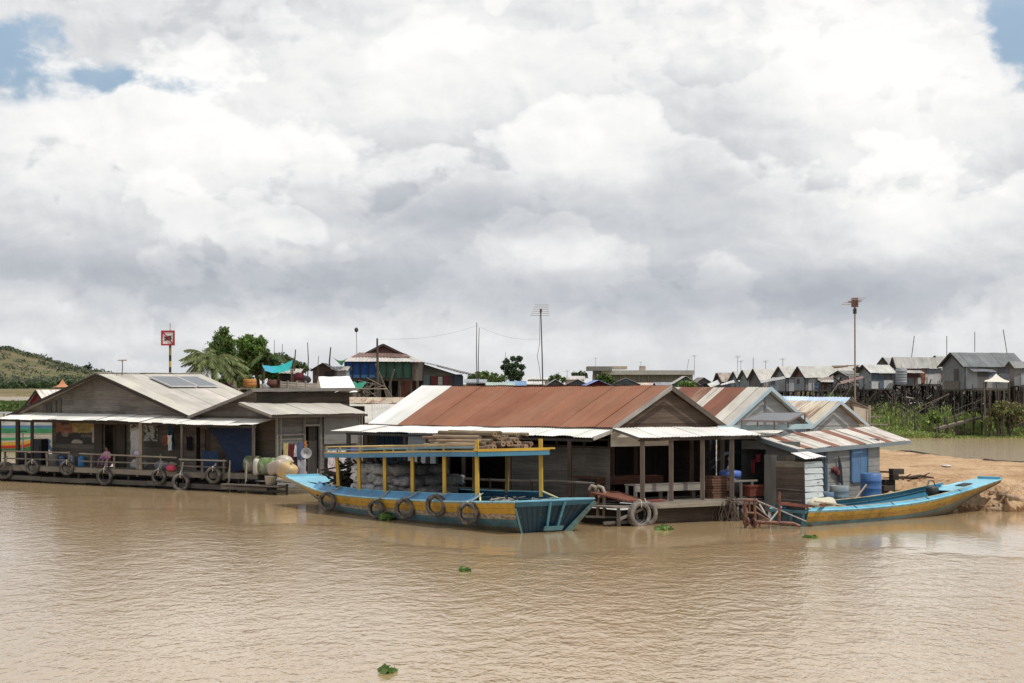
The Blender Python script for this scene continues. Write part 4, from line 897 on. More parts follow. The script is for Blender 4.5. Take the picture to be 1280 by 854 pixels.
sack('sack', 'small pale sack lying on the foredeck beside the dark firewood', T(.55, 12.3, .95), T.v*.28, T.u*.2, Z*.12, (.55, .5, .42))
mb = MB(); mb.beam(T(1.0, 13.2, .86), T(.95, 15.3, .93), .07, .06, (.05, .06, .07)); solo(mb, 'oar', 'wood', 'dark oar lying along the light blue bow deck', 'oar', T(1, 14.2, .85))
mb = MB()
for k in range(26): a0 = R.uniform(.5, 2.2); b0 = R.uniform(.8, 3.6); mb.tube([T(a0, b0, .93), T(a0+R.uniform(-.2, .2), b0+R.uniform(-.3, .3), .97), T(a0+R.uniform(-.3, .3), b0+R.uniform(-.3, .3), .93)], .018, j((.3, .27, .23), .3), 5)
solo(mb, 'rope_pile', 'rope', 'tangle of grey rope lying on the stern deck', 'rope', T(1.3, 2, .9))
for (px, py, Ro), lb in zip(((410, 627, .34), (471, 637, .32), (507, 636, .35), (545, 632, .37), (586, 642, .36)), ('tyre hanging nearest the bow of the yellow boat', 'tyre hanging just left of the floating green plants at the yellow boat', 'tyre right of the floating green plants on the yellow boat', 'highest hung tyre on the yellow boat side', 'tyre with pale wrapped top nearest the stern of the yellow boat')):
    b = bat(px, -.12); o = T(-.15 if py != 632 else -.12, b); z = H-(py-HY)/F*o.y
    t = tyre('tyre', lb, V((o.x, o.y, z)), T.u+T.v*R.uniform(.1, .9)+Z*.1, Ro, .16, hu.pt(b-.25, 0, -1, .25)+Z*.27, muddy=.45)

# ------------------------------------------------------------------ long blue boat at the right, bow on the sand
Lf = Fr((9.56, 61.7), (-.675, .74), (.74, .675))
lb_ = thing('long_boat', 'long low blue and ochre wooden boat with raised bow on the sandbank', 'boat', Lf(.8, 5, 0), 'wooden boats')
hl = Hull(Lf, .85, 11.5, [(0, .80), (2, .86), (6, .88), (8.5, .8), (11.5, .46)], [(0, .5), (4, .6), (8, .42), (10, .3), (11.5, .38)],
          [(0, .50), (3, .46), (6, .55), (8.5, .78), (11.5, 1.12)], [(0, -.25), (6, -.22), (8, .02), (9.8, .5), (11.5, 1.0)], 34)
mb = MB(); hl.shell(mb, [(0, .06, (.26, .52, .62, .2)), (.06, .25, (.40, .245, .04, .26)), (.25, .258, (.12, .08, .03)), (.258, .47, (.37, .22, .04, .34)), (.47, .48, (.05, .08, .08)), (.48, .64, (.08, .19, .23, .35)), (.64, .72, (.09, .10, .075, .5)), (.72, 1, (.07, .08, .075, .3))], 0, 0, None, ((.03, .09, .12, .2), (.2, .5, .66)), (.06, .06, .05)); mb.build('hull', 'hull_paint', lb_)
mb = MB(); hl.shell(mb, [(0, .7, (.05, .2, .32, .15))], .05, .05, 11.3); bs = [.05+i*.28 for i in range(38)]
mb.add([hl.pt(b, .6, sd, .06) for b in bs for sd in (-1, 1)], [(i*2, i*2+1, i*2+3, i*2+2) for i in range(37)], (.1, .09, .075), [(b, sd) for b in bs for sd in (-1, 1)])
for b in [1.0+.5*i for i in range(15)]: mb.beam(hl.pt(b, .45, -1, .06), hl.pt(b, .45, 1, .06), .06, .05, j((.3, .27, .22)))
mb.build('hold', 'wood', lb_); mb = MB()
for sd in (-1, 1): hl.strip(mb, .2, 9.4, sd, .0, .02, .16, .10 if sd < 0 else .2, (.09, .36, .54, .12)); hl.rail(mb, 0, 11.4, sd, .0, .02, .03, (.24, .52, .64, .15)); hl.rail(mb, .2, 9.4, sd, .17, .10 if sd < 0 else .2, .02, (.45, .38, .22, .2))
for b in (2.5, 4.5, 6.5, 8.5): mb.tube([hl.pt(b, 0, -1, 0)+Z*.03, hl.pt(b, 0, -1, .17)+Z*.11], .02, (.04, .08, .12), 5)
mb.build('gunwale', 'hull_paint', lb_)
mb = MB(); hl.deckplate(mb, 8.6, 11.5, .03, (.23, .50, .62, .15)); mb.slab(hl.pt(11.35, 0, -1)+Z*.03, hl.pt(11.35, 0, 1)+Z*.03, hl.pt(11.35, 0, 1)+Z*.12, hl.pt(11.35, 0, -1)+Z*.12, Lf.v*.12, (.13, .42, .56)); mb.build('bow_deck', 'paint', lb_)
c = hl.pt(9.6, 0, -1, .55)+Z*.05; mb = MB(); mb.slab(c, c+Lf.u*.4, c+Lf.u*.4+Lf.v*.55+Z*.07, c+Lf.v*.55+Z*.07, Z*.012, (.02, .02, .022)); mb.build('deck_hatch', 'paint', lb_)
mb = MB()
for a in (.2, .7, 1.2): mb.beam(Lf(a, -.04, .45), Lf(a+.05, -.04, -.1), .1, .06, (.07, .16, .2, .2))
mb.beam(Lf(.1, -.03, .47), Lf(1.6, -.03, .47), .08, .09, (.08, .2, .26, .2)); mb.build('transom_batten', 'paint', lb_)
c = hl.pt(7.9, 0, -1, .85)+Z*.12; t = thing('boat_engine', 'small dark engine sitting in the long blue boat below its bow deck', 'engine', c-Z*.25); mb = MB()
mb.blob(c, Lf.v*.22, Lf.u*.18, Z*.16, (.04, .045, .045), 12, 8, .5, .06); mb.lathe([(0, 0), (.12, 0), (.16, .1), (.16, .2), (.1, .22), (0, .22)], c-Z*.3, (.05, .05, .05), Z, 12); mb.build('block', 'metal', t); mb = MB()
mb.tube([c+Z*.12+Lf.v*.2, c+Z*.36+Lf.v*.05, c+Z*.36-Lf.v*.22, c+Z*.1-Lf.v*.3], .022, (.06, .06, .065), 6); mb.build('handle', 'metal', t)
mb = MB(); c = hl.pt(1.6, 0, -1, .8)+Z*.12; mb.blob(c, Lf.v*.62, Lf.u*.45, Z*.27, (.55, .53, .42), 14, 10, .8, .12); solo(mb, 'sack', 'sackcloth', 'plump off white sack lying in the stern of the long blue boat', 'sack', c-Z*.27)
mb = MB(); mb.beam(Lf(-.3, .2, .72), Lf(1.0, 2.3, .62), .1, .07, (.18, .065, .045)); mb.beam(Lf(.5, -.9, .78), Lf(.7, 1.2, .55), .13, .1, (.19, .07, .05)); mb.beam(Lf(.1, .4, .8), Lf(.6, 2.6, .55), .07, .05, (.45, .38, .3))
solo(mb, 'timber', 'wood', 'reddish timbers resting on the stern of the long blue boat', 'timber', Lf(.5, .5, .5))
# red tubular frame of a tiller cart at the stern
def redframe():
    Y0 = 61.2; q = lambda x, y, Y=Y0: P(x, y, Y); RD = (.105, .042, .034, .5); GY = (.3, .27, .26, .3)
    t = thing('tiller_frame', 'rusty red tubular tiller frame standing in water beside the long boat', 'frame', W(957, 664))
    mb = MB()
    for a, b_, r, c in (((931, 624), (932, 660), .05, RD), ((943, 624), (944, 660), .05, RD), ((929, 625), (947, 626), .05, RD), ((936, 625), (937, 640), .03, RD), ((932, 641), (945, 642), .045, RD),
                       ((974, 615), (974, 652), .05, RD), ((945, 652.5), (992, 654.5), .06, RD), ((992, 654.5), (1000, 658), .05, RD), ((946, 626), (1008, 652), .022, GY), ((939, 628), (966, 651), .022, GY),
                       ((962, 652), (977, 633), .03, (.5, .46, .44)), ((949, 630), (956, 642), .03, (.5, .46, .44)), ((963, 652), (963, 662), .03, GY), ((944, 640), (960, 650), .03, RD), ((950, 653), (949, 659), .03, RD)):
        mb.tube([q(*a), q(a[0]*.5+b_[0]*.5+.3, a[1]*.5+b_[1]*.5), q(*b_)], r, c, 7)
    mb.build('tube_frame', 'metal', t)
    for x, y in ((933, 652), (942, 653)):
        mb = MB(); mb.lathe([(.05, -.03), (.13, -.04), (.15, -.03), (.15, .03), (.13, .04), (.05, .03)], q(x, y), (.10, .04, .035, .3), V((.8, .5, 0)), 14); mb.build('wheel', 'metal', t)
    mb = MB(); mb.tube([q(962, 661), q(963, 664)], [.03, .09], (.05, .04, .04), 8); mb.build('foot', 'metal', t)
redframe()
# ------------------------------------------------------------------ long house with the brown roof
B = Fr((3.30, 64.2), (.857, .514), (-.676, .737)); BN = -B.v; BS = -B.u
hb = thing('floating_house', 'long floating house with rust brown roof, white far end and open porch', 'floating house', B(2, 5, 0), 'floating houses')
RG, ZE, ZR = 2.37, 3.17, 4.55; L = 13.1
mb = MB()
def colb(i, n): return (.70, .69, .66, 0) if i >= n-2 else (.205, .088, .056, .35)
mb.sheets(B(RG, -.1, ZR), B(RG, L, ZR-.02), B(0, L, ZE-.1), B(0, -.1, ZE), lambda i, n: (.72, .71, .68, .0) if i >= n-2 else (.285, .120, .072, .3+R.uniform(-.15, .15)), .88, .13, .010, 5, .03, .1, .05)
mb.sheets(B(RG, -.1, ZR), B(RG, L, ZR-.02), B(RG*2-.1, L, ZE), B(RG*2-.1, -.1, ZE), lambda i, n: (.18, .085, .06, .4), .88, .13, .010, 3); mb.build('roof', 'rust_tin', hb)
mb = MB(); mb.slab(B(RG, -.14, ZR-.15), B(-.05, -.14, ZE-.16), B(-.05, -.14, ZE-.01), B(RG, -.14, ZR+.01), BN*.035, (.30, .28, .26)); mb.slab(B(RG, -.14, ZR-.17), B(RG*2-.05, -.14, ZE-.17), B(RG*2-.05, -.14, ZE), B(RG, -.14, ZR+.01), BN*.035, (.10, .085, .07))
mb.beam(B(.02, -.1, ZE-.1), B(.02, L, ZE-.2), .05, .12, (.11, .095, .085)); mb.build('bargeboard', 'wood', hb)
mb = MB()
def gabB(z): k = (ZR-.06-z)/(ZR-ZE); return (RG-RG*k+.1, RG+RG*k-.1)
mb.planks(B(0, .12), B.u, BN, 0, 4.7, ZE-.12, ZR-.1, (.115, .083, .062), .19, rng=gabB, jit=.3)
WB = B(.22, 0)
mb.planks(WB, B.v, BS, .3, 5.5, .62, 2.42, (.15, .136, .12), .19, seg=2.4, jit=.14)
mb.planks(WB, B.v, BS, 9.2, 13.0, .62, 3.0, WOODD, .2)
mb.planks(B(4.4, 0), B.v, B.u, .3, 13, .5, 3.1, WOODD, .22); mb.planks(B(0, 5.6), B.u, BN, .9, 4.4, .6, 3.1, (.035, .03, .026), .22); mb.planks(B(0, 12.9), B.u, B.v, .2, 4.4, .6, 3.1, WOODD, .22)  # cross wall coloured near-black to deepen the shade indoors
mb.build('wall', 'wood', hb)
mb = MB()                                                    # open lattice over the side wall
for b in (.35, 1.55, 2.9, 4.2, 5.5): mb.beam(B(.25, b, 2.4), B(.25, b, 3.08), .1, .08, j(WOODD))
for z in (2.46, 2.72): mb.beam(B(.28, .3, z), B(.28, 5.5, z), .06, .05, j((.11, .08, .06)))
mb.build('lattice', 'wood', hb)
mb = MB()
for b in range(7): mb.slab(WB+B.v*(11.0+b*.27)+Z*.65, WB+B.v*(11.24+b*.27)+Z*.65, WB+B.v*(11.24+b*.27)+Z*2.95, WB+B.v*(11.0+b*.27)+Z*2.95, BS*.03, j((.022, .035, .06)))
mb.build('curtain', 'cloth', hb); mb = MB()
mb.planks(WB+BS*.04, B.v, BS, 9.3, 10.9, 1.0, 2.95, (.52, .55, .56), .2, jit=.1); mb.build('white_wall', 'paint', hb)
mb = MB()
mb.sheets(B(-.0, -.1, 3.07), B(-.0, L+.5, 3.0), B(-1.0, L+.9, 2.80), B(-.98, -.35, 2.84), lambda i, n: (.76, .75, .71, .03), .95, .13, .010, 3, .03)
mb.sheets(B(-.05, -.12, 3.13), B(4.9, -.12, 3.11), B(4.5, -1.95, 2.88), B(-.55, -1.95, 2.86), lambda i, n: (.76, .75, .71, .02), .9, .13, .010, 4, .05); mb.build('porch_roof', 'tin', hb)
mb = MB(); mb.beam(B(-.02, -.14, 3.03), B(-1.0, -.36, 2.79), .05, .12, (.4, .38, .35)); mb.beam(B(-.02, -.2, 3.06), B(-.58, -1.95, 2.82), .05, .08, (.16, .14, .13)); mb.beam(B(-.5, -1.85, 2.78), B(4.4, -1.85, 2.79), .07, .1, WOODD); mb.beam(B(-.9, -.2, 2.72), B(-.9, L, 2.7), .07, .08, WOODD); mb.build('porch_beam', 'wood', hb)
for a in (-.28, .87, 2.15, 3.38): mb = MB(); mb.beam(B(a, -1.78, .7), B(a, -1.78, 2.78), .13, .13, j((.15, .12, .10), .12)); mb.build('porch_post', 'wood', hb)
for b in (.9, 3.9, 6.3, 7.2, 8.3, 9.6, 11.9, 13.0): mb = MB(); mb.beam(B(-.88, b, .5), B(-.88, b, 2.72), .13 if b != 7.2 else .2, .13, j((.09, .06, .05) if b < 5 else WOODD)); mb.build('porch_post', 'wood', hb)
for a, b in ((.85, .9), (2.6, 1.8), (3.9, .6)): mb = MB(); mb.beam(B(a, b, .6), B(a, b, 3.1), .12, .12, (.12, .075, .055)); mb.build('inner_post', 'wood', hb)
mb = MB(); mb.slab(B(.05, .06, 2.50), B(2.5, .06, 2.50), B(2.5, .06, 3.0), B(.05, .06, 3.0), BN*.03, (.74, .71, .66)); mb.build('white_board', 'paint', hb)
mb = MB(); mb.vplanks(B(0, 2.2), B.u, BN, 2.1, 4.3, .75, 2.9, (.03, .027, .024), .3); mb.build('inner_wall', 'wood', hb)  # near-black boards put the porch interior's shade into the colour
mb = MB()                                                    # porch deck, its edge beam and the tarred hull under it
for k in range(12): mb.slab(B(-.45, -1.95+k*.2, .70), B(4.5, -1.95+k*.2, .70), B(4.5, -1.76+k*.2, .70), B(-.45, -1.76+k*.2, .70), Z*.035, j(WOODL))
for k in range(24): mb.slab(B(-1.2, -.2+k*.55, .62), B(.2, -.2+k*.55, .62), B(.2, .33+k*.55, .62), B(-1.2, .33+k*.55, .62), Z*.035, j(WOOD))
mb.slab(B(.2, .4, .6), B(4.3, .4, .6), B(4.3, 12.8, .6), B(.2, 12.8, .6), Z*.03, WOODD); mb.build('deck_floor', 'wood', hb)
mb = MB(); mb.slab(B(-.5, -1.98, .52), B(2.9, -1.98, .53), B(2.9, -1.98, .70), B(-.5, -1.98, .71), B.v*.06, (.27, .24, .2)); mb.slab(B(2.9, -1.96, .54), B(4.6, -1.96, .53), B(4.6, -1.96, .67), B(2.9, -1.96, .68), B.v*.06, (.2, .18, .16)); mb.slab(B(-1.22, -.2, .45), B(-1.22, 13, .45), B(-1.22, 13, .63), B(-1.22, -.2, .63), B.u*.06, WOOD); mb.build('deck_beam', 'wood', hb)
mb = MB()
mb.slab(B(.2, -1.7, -.3), B(5.0, -1.7, -.3), B(5.0, -1.7, .52), B(-.1, -1.78, .52), B.v*.1, (.075, .062, .05, .5)); mb.slab(B(-1.0, .05, -.3), B(-1.3, -1.9, -.3), B(-1.3, -1.9, .5), B(-1.0, .05, .5), B.u*.1, (.03, .027, .024)); mb.slab(B(-1.3, -1.9, -.3), B(.2, -1.6, -.3), B(.2, -1.6, .5), B(-1.3, -1.9, .5), B.v*.1, (.03, .027, .024)); mb.slab(B(-1.0, .0, -.3), B(-1.0, 13, -.3), B(-1.0, 13, .5), B(-1.0, .0, .5), B.u*.1, (.03, .027, .024)); mb.build('pontoon_and_shade_panel', 'wood', hb)  # besides the hull, near-black corner panels added to darken the gap below the landing
mb = MB(); mb.tube([B(-1.1, b, 1.33-.015*b+.03*math.sin(b*2)) for b in (-.5, 1.2, 3, 5, 7, 9, 11)], .045, (.17, .15, .13), 7); mb.tube([B(-1.1, b, .92) for b in (2.5, 5, 8, 12)], .035, (.16, .14, .12), 6)
for b in (.4, 2.5, 4.6, 6.8, 8.9, 11.2): mb.beam(B(-1.1, b, .5), B(-1.1, b, 1.32), .07, .07, j(WOODD))
mb.build('railing', 'wood', hb)
for a0, a1 in ((.0, .0),):
    for b in (-.75, -1.05): mb = MB(); mb.tube([B(-1.15, b, .2), B(-1.15, b, 1.05), B(-1.18, b+.05, 1.2), B(-1.22, b+.2, 1.25), B(-1.25, b+.28, 1.1)], .06, (.30, .25, .2), 8); mb.build('mooring_pipe', 'metal', hb)
mb = MB()                                                    # steps and landing in front of the boat's stern
mb.slab(B(-1.6, -2.0, .58), B(-.3, -2.0, .6), B(-.3, -.4, .6), B(-1.6, -.4, .58), Z*.06, (.22, .2, .17)); mb.beam(B(-1.5, -2.1, -.2), B(-1.5, -2.1, .6), .1, .1, WOOD); mb.beam(B(-1.55, -2.1, .2), B(-.5, -2.05, .55), .07, .08, WOODL); mb.beam(B(-2.0, -2.0, .12), B(-.4, -2.0, .14), .07, .1, WOOD); mb.beam(B(-2.1, -1.3, .3), B(-1.2, -1.9, .28), .12, .06, WOOD); mb.beam(B(-.9, -2.0, -.2), B(-.9, -2.0, .55), .07, .07, WOODD); mb.build('landing_stage', 'wood', hb)
mb = MB(); mb.slab(B(-1.6, -.9, 1.02), B(-.5, -.9, 1.02), B(-.2, -1.9, .74), B(-1.0, -1.9, .78), Z*.05, (.16, .065, .045)); mb.slab(B(-1.5, -.8, .75), B(-.4, -.8, .75), B(-.4, -.8, 1.0), B(-1.5, -.8, 1.0), B.v*.05, (.1, .045, .03)); mb.beam(B(-.35, -1.75, .76), B(.6, -1.75, .78), .3, .05, (.18, .06, .05)); solo(mb, 'ramp', 'wood', 'red brown sloping plank ramp behind the yellow boat stern', 'ramp', B(-1, -1.3, .7))
def bench(name, label, fr, a0, a1, b, z0, hgt, dep, col):
    t = thing(name, label, 'bench', fr((a0+a1)/2, b, z0)); mb = MB()
    mb.slab(fr(a0, b-dep, z0+hgt-.05), fr(a1, b-dep, z0+hgt-.05), fr(a1, b, z0+hgt-.05), fr(a0, b, z0+hgt-.05), Z*.05, col); mb.slab(fr(a0, b-dep, z0+hgt-.25), fr(a1, b-dep, z0+hgt-.25), fr(a1, b-dep, z0+hgt-.02), fr(a0, b-dep, z0+hgt-.02), fr.v*.04, col); mb.build('seat', 'wood', t)
    for a in (a0+.06, (a0+a1)/2, a1-.06):
        for bb in (b-dep+.06, b-.06): mb = MB(); mb.beam(fr(a, bb, z0), fr(a, bb, z0+hgt-.06), .1, .1, j(col)); mb.build('leg', 'wood', t)
bench('bench', 'long pale wooden bench standing on the open porch', B, -.1, 2.75, -.75, .735, .55, .5, (.27, .25, .225))
mb = MB(); mb.slab(B(-.1, .5, 1.4), B(2.6, .5, 1.4), B(2.6, 1.8, 1.4), B(-.1, 1.8, 1.4), Z*.06, (.11, .05, .035)); mb.slab(B(-.1, .5, 1.2), B(2.6, .5, 1.2), B(2.6, .5, 1.4), B(-.1, .5, 1.4), B.v*.04, (.09, .04, .03))
for a in (0, 2.5): mb.beam(B(a, .55, .7), B(a, .55, 1.3), .1, .1, (.08, .04, .03))
solo(mb, 'table', 'wood', 'dark red brown table in the shade behind the porch bench', 'table', B(1.2, 1.1, .7))
mb = MB()
for k in range(9): mb.slab(B(2.85+R.uniform(-.04, .04), -1.5, .74+k*.085), B(3.5+R.uniform(-.06, .06), -1.5, .74+k*.085), B(3.45, -.9, .74+k*.085), B(2.85, -.9, .74+k*.085), Z*.07, j((.15, .085, .06), .25))
solo(mb, 'plank_stack', 'wood', 'stack of short reddish brown planks beside the porch post', 'planks', B(3.1, -1.2, .735))
c = B(3.95, -1.1, .735); mb = MB(); mb.lathe([(0, 0), (.36, 0), (.4, .05), (.4, .62), (.36, .66)], c, (.02, .02, .025), Z, 18); mb.lathe([(.34, .66), (.38, .68), (.38, .88), (.33, .91), (.12, .95), (.1, 1.06), (.05, 1.1), (.05, 1.25), (.09, 1.3), (.05, 1.36), (.03, 1.6), (0, 1.6)], c, [(.09, .17, .5)]*4+[(.5, .5, .52)]*7, Z, 18)
solo(mb, 'water_pot', 'plastic', 'dark pot with shiny blue lid at the right end of the porch', 'pot', c)
mb = MB(); mb.box(B(4.35, -1.7, .95), B.u*.3, B.v*.18, Z*.16, (.15, .045, .035, .2)); mb.box(B(4.35, -1.7, 1.13), B.u*.33, B.v*.2, Z*.03, (.18, .055, .04)); solo(mb, 'red_box', 'paint', 'small red box on the deck edge beside the blue lidded pot', 'box', B(4.35, -1.7, .735))
for lb, px, Ro, dy in (('large pale tyre hanging at the porch corner, front one of the pair', 799, .44, 0), ('large tyre half hidden behind the pale tyre at the porch corner', 806, .42, .25)):
    o = at(B, px, -2.15+dy, 0); tyre('tyre', lb, V((o.x, o.y, .36)), B.v+B.u*(.1 if dy == 0 else .5), Ro, .24, V((o.x, o.y, .86)), muddy=.75)
for lb, px, Ro in (('muddy tyre standing in water left of the red tiller frame, left one of the pair', 918, .3), ('muddy tyre standing in water left of the red tiller frame, right one of the pair', 929, .27)):
    o = at(B, px, -1.75, 0); tyre('tyre', lb, V((o.x, o.y, .22)), B.u*.9-B.v*.6, Ro, .24, None, muddy=.65)
mb = MB()
for k in range(34): p = P(903+k*.6, 622+R.uniform(0, 8), 64.3); x_ = R.uniform(-.25, .25); mb.tube([p, p+V((x_, R.uniform(-.2, .2), R.uniform(-.2, .1))), p+V((x_*1.6, 0, R.uniform(-.5, -.3))), p+V((x_*1.4+R.uniform(-.2, .2), 0, R.uniform(-.9, -.6)))], .014, j((.12, .10, .085), .5), 5)
solo(mb, 'rope_pile', 'rope', 'frayed ropes and netting hung at the deck corner above two tyres', 'rope', P(912, 630, 64.3))

# ------------------------------------------------------------------ striped roof house behind
C = Fr((7.62, 69.0), (.857, .514), (-.676, .737)); hc = thing('floating_house', 'grey gable floating house with rust and cream striped roof', 'floating house', C(2, 3, 0), 'floating houses')
cw = 1.95; ze, zr = 3.08, 4.47; mb = MB()
pat = [0, 0, 1, 1, 0, 2, 1, 1, 0, 1, 1, 0, 1]
def colc(i, n): return ((.56, .53, .47, .18), (.21, .085, .055, .2), (.30, .2, .15, .5))[pat[i % 13]]
mb.sheets(C(cw, -.15, zr), C(cw, 8, zr), C(0, 8, ze), C(0, -.15, ze), colc, .55, .14, .013, 4, .02); mb.sheets(C(cw, -.15, zr), C(cw, 8, zr), C(cw*2, 8, ze), C(cw*2, -.15, ze), colc, .55, .14, .013, 3); mb.build('roof', 'tin', hc)
mb = MB(); mb.slab(C(cw, -.2, zr-.12), C(-.05, -.2, ze-.14), C(-.05, -.2, ze+.0), C(cw, -.2, zr+.03), -C.v*.035, (.38, .50, .56, .1)); mb.slab(C(cw, -.2, zr-.12), C(cw*2+.05, -.2, ze-.14), C(cw*2+.05, -.2, ze), C(cw, -.2, zr+.03), -C.v*.035, (.42, .52, .58, .1))
q0, q1 = P(897, 535, 66.1), P(1016, 532.5, 69.2); mb.slab(q0-Z*.13, q1-Z*.1, q1+Z*.08, q0+Z*.07, V((0, .05, 0)), (.34, .47, .52, .25)); mb.build('bargeboard', 'paint', hc)
def gabC(z): k = (zr-.05-z)/(zr-ze); return (cw-cw*k+.05, cw+cw*k-.05)
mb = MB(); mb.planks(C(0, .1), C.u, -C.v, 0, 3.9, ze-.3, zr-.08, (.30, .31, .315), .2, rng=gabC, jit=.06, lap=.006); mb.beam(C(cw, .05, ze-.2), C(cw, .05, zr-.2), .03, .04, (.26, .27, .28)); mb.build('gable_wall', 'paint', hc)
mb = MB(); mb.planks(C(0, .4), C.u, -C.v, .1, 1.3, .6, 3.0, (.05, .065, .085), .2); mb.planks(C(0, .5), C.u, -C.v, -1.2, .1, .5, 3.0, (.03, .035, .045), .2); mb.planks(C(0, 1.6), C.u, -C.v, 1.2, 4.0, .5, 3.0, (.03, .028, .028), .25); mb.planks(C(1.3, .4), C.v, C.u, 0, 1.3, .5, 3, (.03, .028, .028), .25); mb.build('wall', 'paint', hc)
mb = MB(); t0, t1, t2, t3 = P(893, 537.5, 68.2), P(985, 536.5, 71.5), P(962, 544.5, 67.6), P(905, 547.3, 65.6)
mb.sheets(t0, t1, t2, t3, lambda i, n: (.68, .66, .61, .12), .8, .13, .010, 3, .06); mb.build('porch_roof', 'tin', hc)
mb = MB()
for k in range(30): p = lerp(0, 1, k/29); q = t3.lerp(t2, p*.8)+V((R.uniform(-.1, .1), R.uniform(-.1, .1), R.uniform(.0, .1))); mb.tube([q, q+V((R.uniform(-.2, .2), R.uniform(-.1, .2), R.uniform(-.06, .08)))], .03, j((.28, .25, .22), .4), 5)
o = solo(mb, 'netting', 'rope', 'old netting heaped along the joint of two porch roofs', 'net', t3); o['kind'] = 'stuff'
for px, zt in ((914, 2.8), (903, 2.8)): o = at(B, px, -1.7 if px == 914 else -.3, 0); mb = MB(); mb.beam(V((o.x, o.y, .5)), V((o.x, o.y, zt)), .12, .12, (.17, .14, .115)); mb.build('porch_post', 'wood', hc)
mb = MB(); o = at(B, 914, -1.7, 0); mb.beam(V((o.x, o.y, 1.32)), V((o.x+.95, o.y+.5, 1.32)), .06, .06, (.25, .23, .2))
for k in (.35, .75): mb.beam(V((o.x+k, o.y+.5*k, .6)), V((o.x+k, o.y+.5*k, 1.3)), .08, .08, (.2, .18, .16))
mb.slab(V((o.x-.2, o.y-.1, .5)), V((o.x+2.4, o.y+1.1, .4)), V((o.x+1.2, o.y+4, .4)), V((o.x-1.2, o.y+3, .5)), Z*.05, (.12, .1, .085)); mb.build('deck', 'wood', hc)
# ------------------------------------------------------------------ cream roof house and blue roof behind it
E = Fr((11.58, 74.0), (.857, .514), (-.676, .737)); he = thing('floating_house', 'small grey gable house with cream tin roof and pale blue bargeboards', 'floating house', E(1, 1, 0), 'floating houses')
ew = 1.25; ze, zr = 3.03, 3.92; mb = MB()
cole = lambda i, n: (.56, .50, .40, .30+R.uniform(-.15, .1))
mb.sheets(E(ew, -.1, zr), E(ew, 3.2, zr), E(-.6, 3.4, ze-.1), E(-.05, -.1, ze), cole, .5, .14, .012, 4); mb.sheets(E(ew, -.1, zr), E(ew, 3.2, zr), E(ew*2+.1, 3.2, ze-.05), E(ew*2+.1, -.1, ze-.05), cole, .5, .14, .012, 3); mb.build('roof', 'tin', he)
mb = MB(); mb.slab(E(ew, -.15, zr-.1), E(-.1, -.15, ze-.12), E(-.1, -.15, ze+.02), E(ew, -.15, zr+.03), -E.v*.03, (.48, .56, .60, .1)); mb.slab(E(ew, -.15, zr-.1), E(ew*2+.2, -.15, ze-.17), E(ew*2+.2, -.15, ze-.03), E(ew, -.15, zr+.03), -E.v*.03, (.44, .52, .57, .1)); mb.build('bargeboard', 'paint', he)
def gabE(z): k = (zr-.04-z)/(zr-ze); return (ew-ew*k+.04, ew+ew*k-.04)
mb = MB(); mb.planks(E(0, .1), E.u, -E.v, 0, 2.5, ze-.05, zr-.06, (.33, .335, .335), .17, rng=gabE, jit=.05, lap=.005); mb.planks(E(0, .12), E.u, -E.v, 0, 2.5, .3, ze-.05, (.30, .3, .3), .2)
mb.planks(E(2.45, .1), E.v, E.u, 0, 3, .3, ze, (.28, .28, .28), .2); mb.build('wall', 'paint', he)
G = Fr((12.6, 80.5), (.9, -.25), (.25, .97)); hg = thing('floating_house', 'house with pale blue tin roof and tan curtain behind the cream roof', 'floating house', G(1, 1, 0), 'floating houses'); mb = MB()
g0, g1, g2, g3 = P(960, 495.3, 82), P(1063, 497, 80), P(1049, 511, 77.5), P(955, 511, 79); mb.sheets(g0, g1, g2, g3, lambda i, n: (.44, .56, .70, .03), .8, .13, .010, 3); g4, g5 = P(1086, 513, 81.5), P(960, 512, 85); mb.sheets(g0, g1, g4, g5, lambda i, n: (.4, .5, .62), .8, .13, .010, 2); mb.build('roof', 'tin', hg)
mb = MB(); a_, b_ = V((g2.x, g2.y, 0)), V((g4.x, g4.y, 0)); d_ = (b_-a_).normalized(); hh_ = (g1.z-.05, g2.z); n_ = d_.cross(Z); n_ = n_ if n_.y < 0 else -n_
LL = (b_-a_).length
mb.planks(a_+d_*0-n_*.05, d_, n_, 0, LL, 3.4, 4.0, (.12, .09, .07), .18, rng=lambda z: ((z-g2.z)/(g1.z-g2.z)*LL*.45 if z > g2.z else 0, LL-(z-g4.z)/(g1.z-g4.z)*LL*.55 if z > g4.z else LL)); mb.planks(a_-n_*.05, d_, n_, 0, LL, .3, 3.4, (.3, .27, .23), .2); mb.build('wall', 'wood', hg)
mb = MB(); mb.slab(P(1067, 508, 78.5), P(1085, 512, 79.8), P(1085, 531, 79.8), P(1069, 531, 78.5), V((0, .02, 0)), (.42, .37, .30)); mb.build('curtain', 'cloth', hg)
mb = MB(); mb.beam(P(1087, 507, 79.6), P(1087, 540, 79.6), .09, .09, (.4, .36, .3)); mb.beam(P(1064, 501, 79), P(1090, 512, 80), .06, .08, (.14, .11, .09)); mb.beam(P(1076, 521, 79.8), P(1100, 521, 80.2), .05, .06, (.26, .23, .19)); mb.beam(P(1080, 530, 79.8), P(1109, 531, 80.2), .05, .06, (.26, .23, .19)); mb.build('fence_rail', 'wood', hg)
sp_ = thing('solar_panel', 'grey panel propped on thin metal frame over the right hand roofs', 'solar panel', P(968, 535, 69.5)); mb = MB()
s0, s1, s2, s3 = P(927, 526, 66.4), P(953, 516.5, 68.0), P(1006, 516.5, 69.6), P(985, 527, 67.9); mb.slab(s0, s1, s2, s3, Z*.03, (.11, .115, .125)); mb.build('panel_glass', 'panel_glass', sp_); mb = MB()
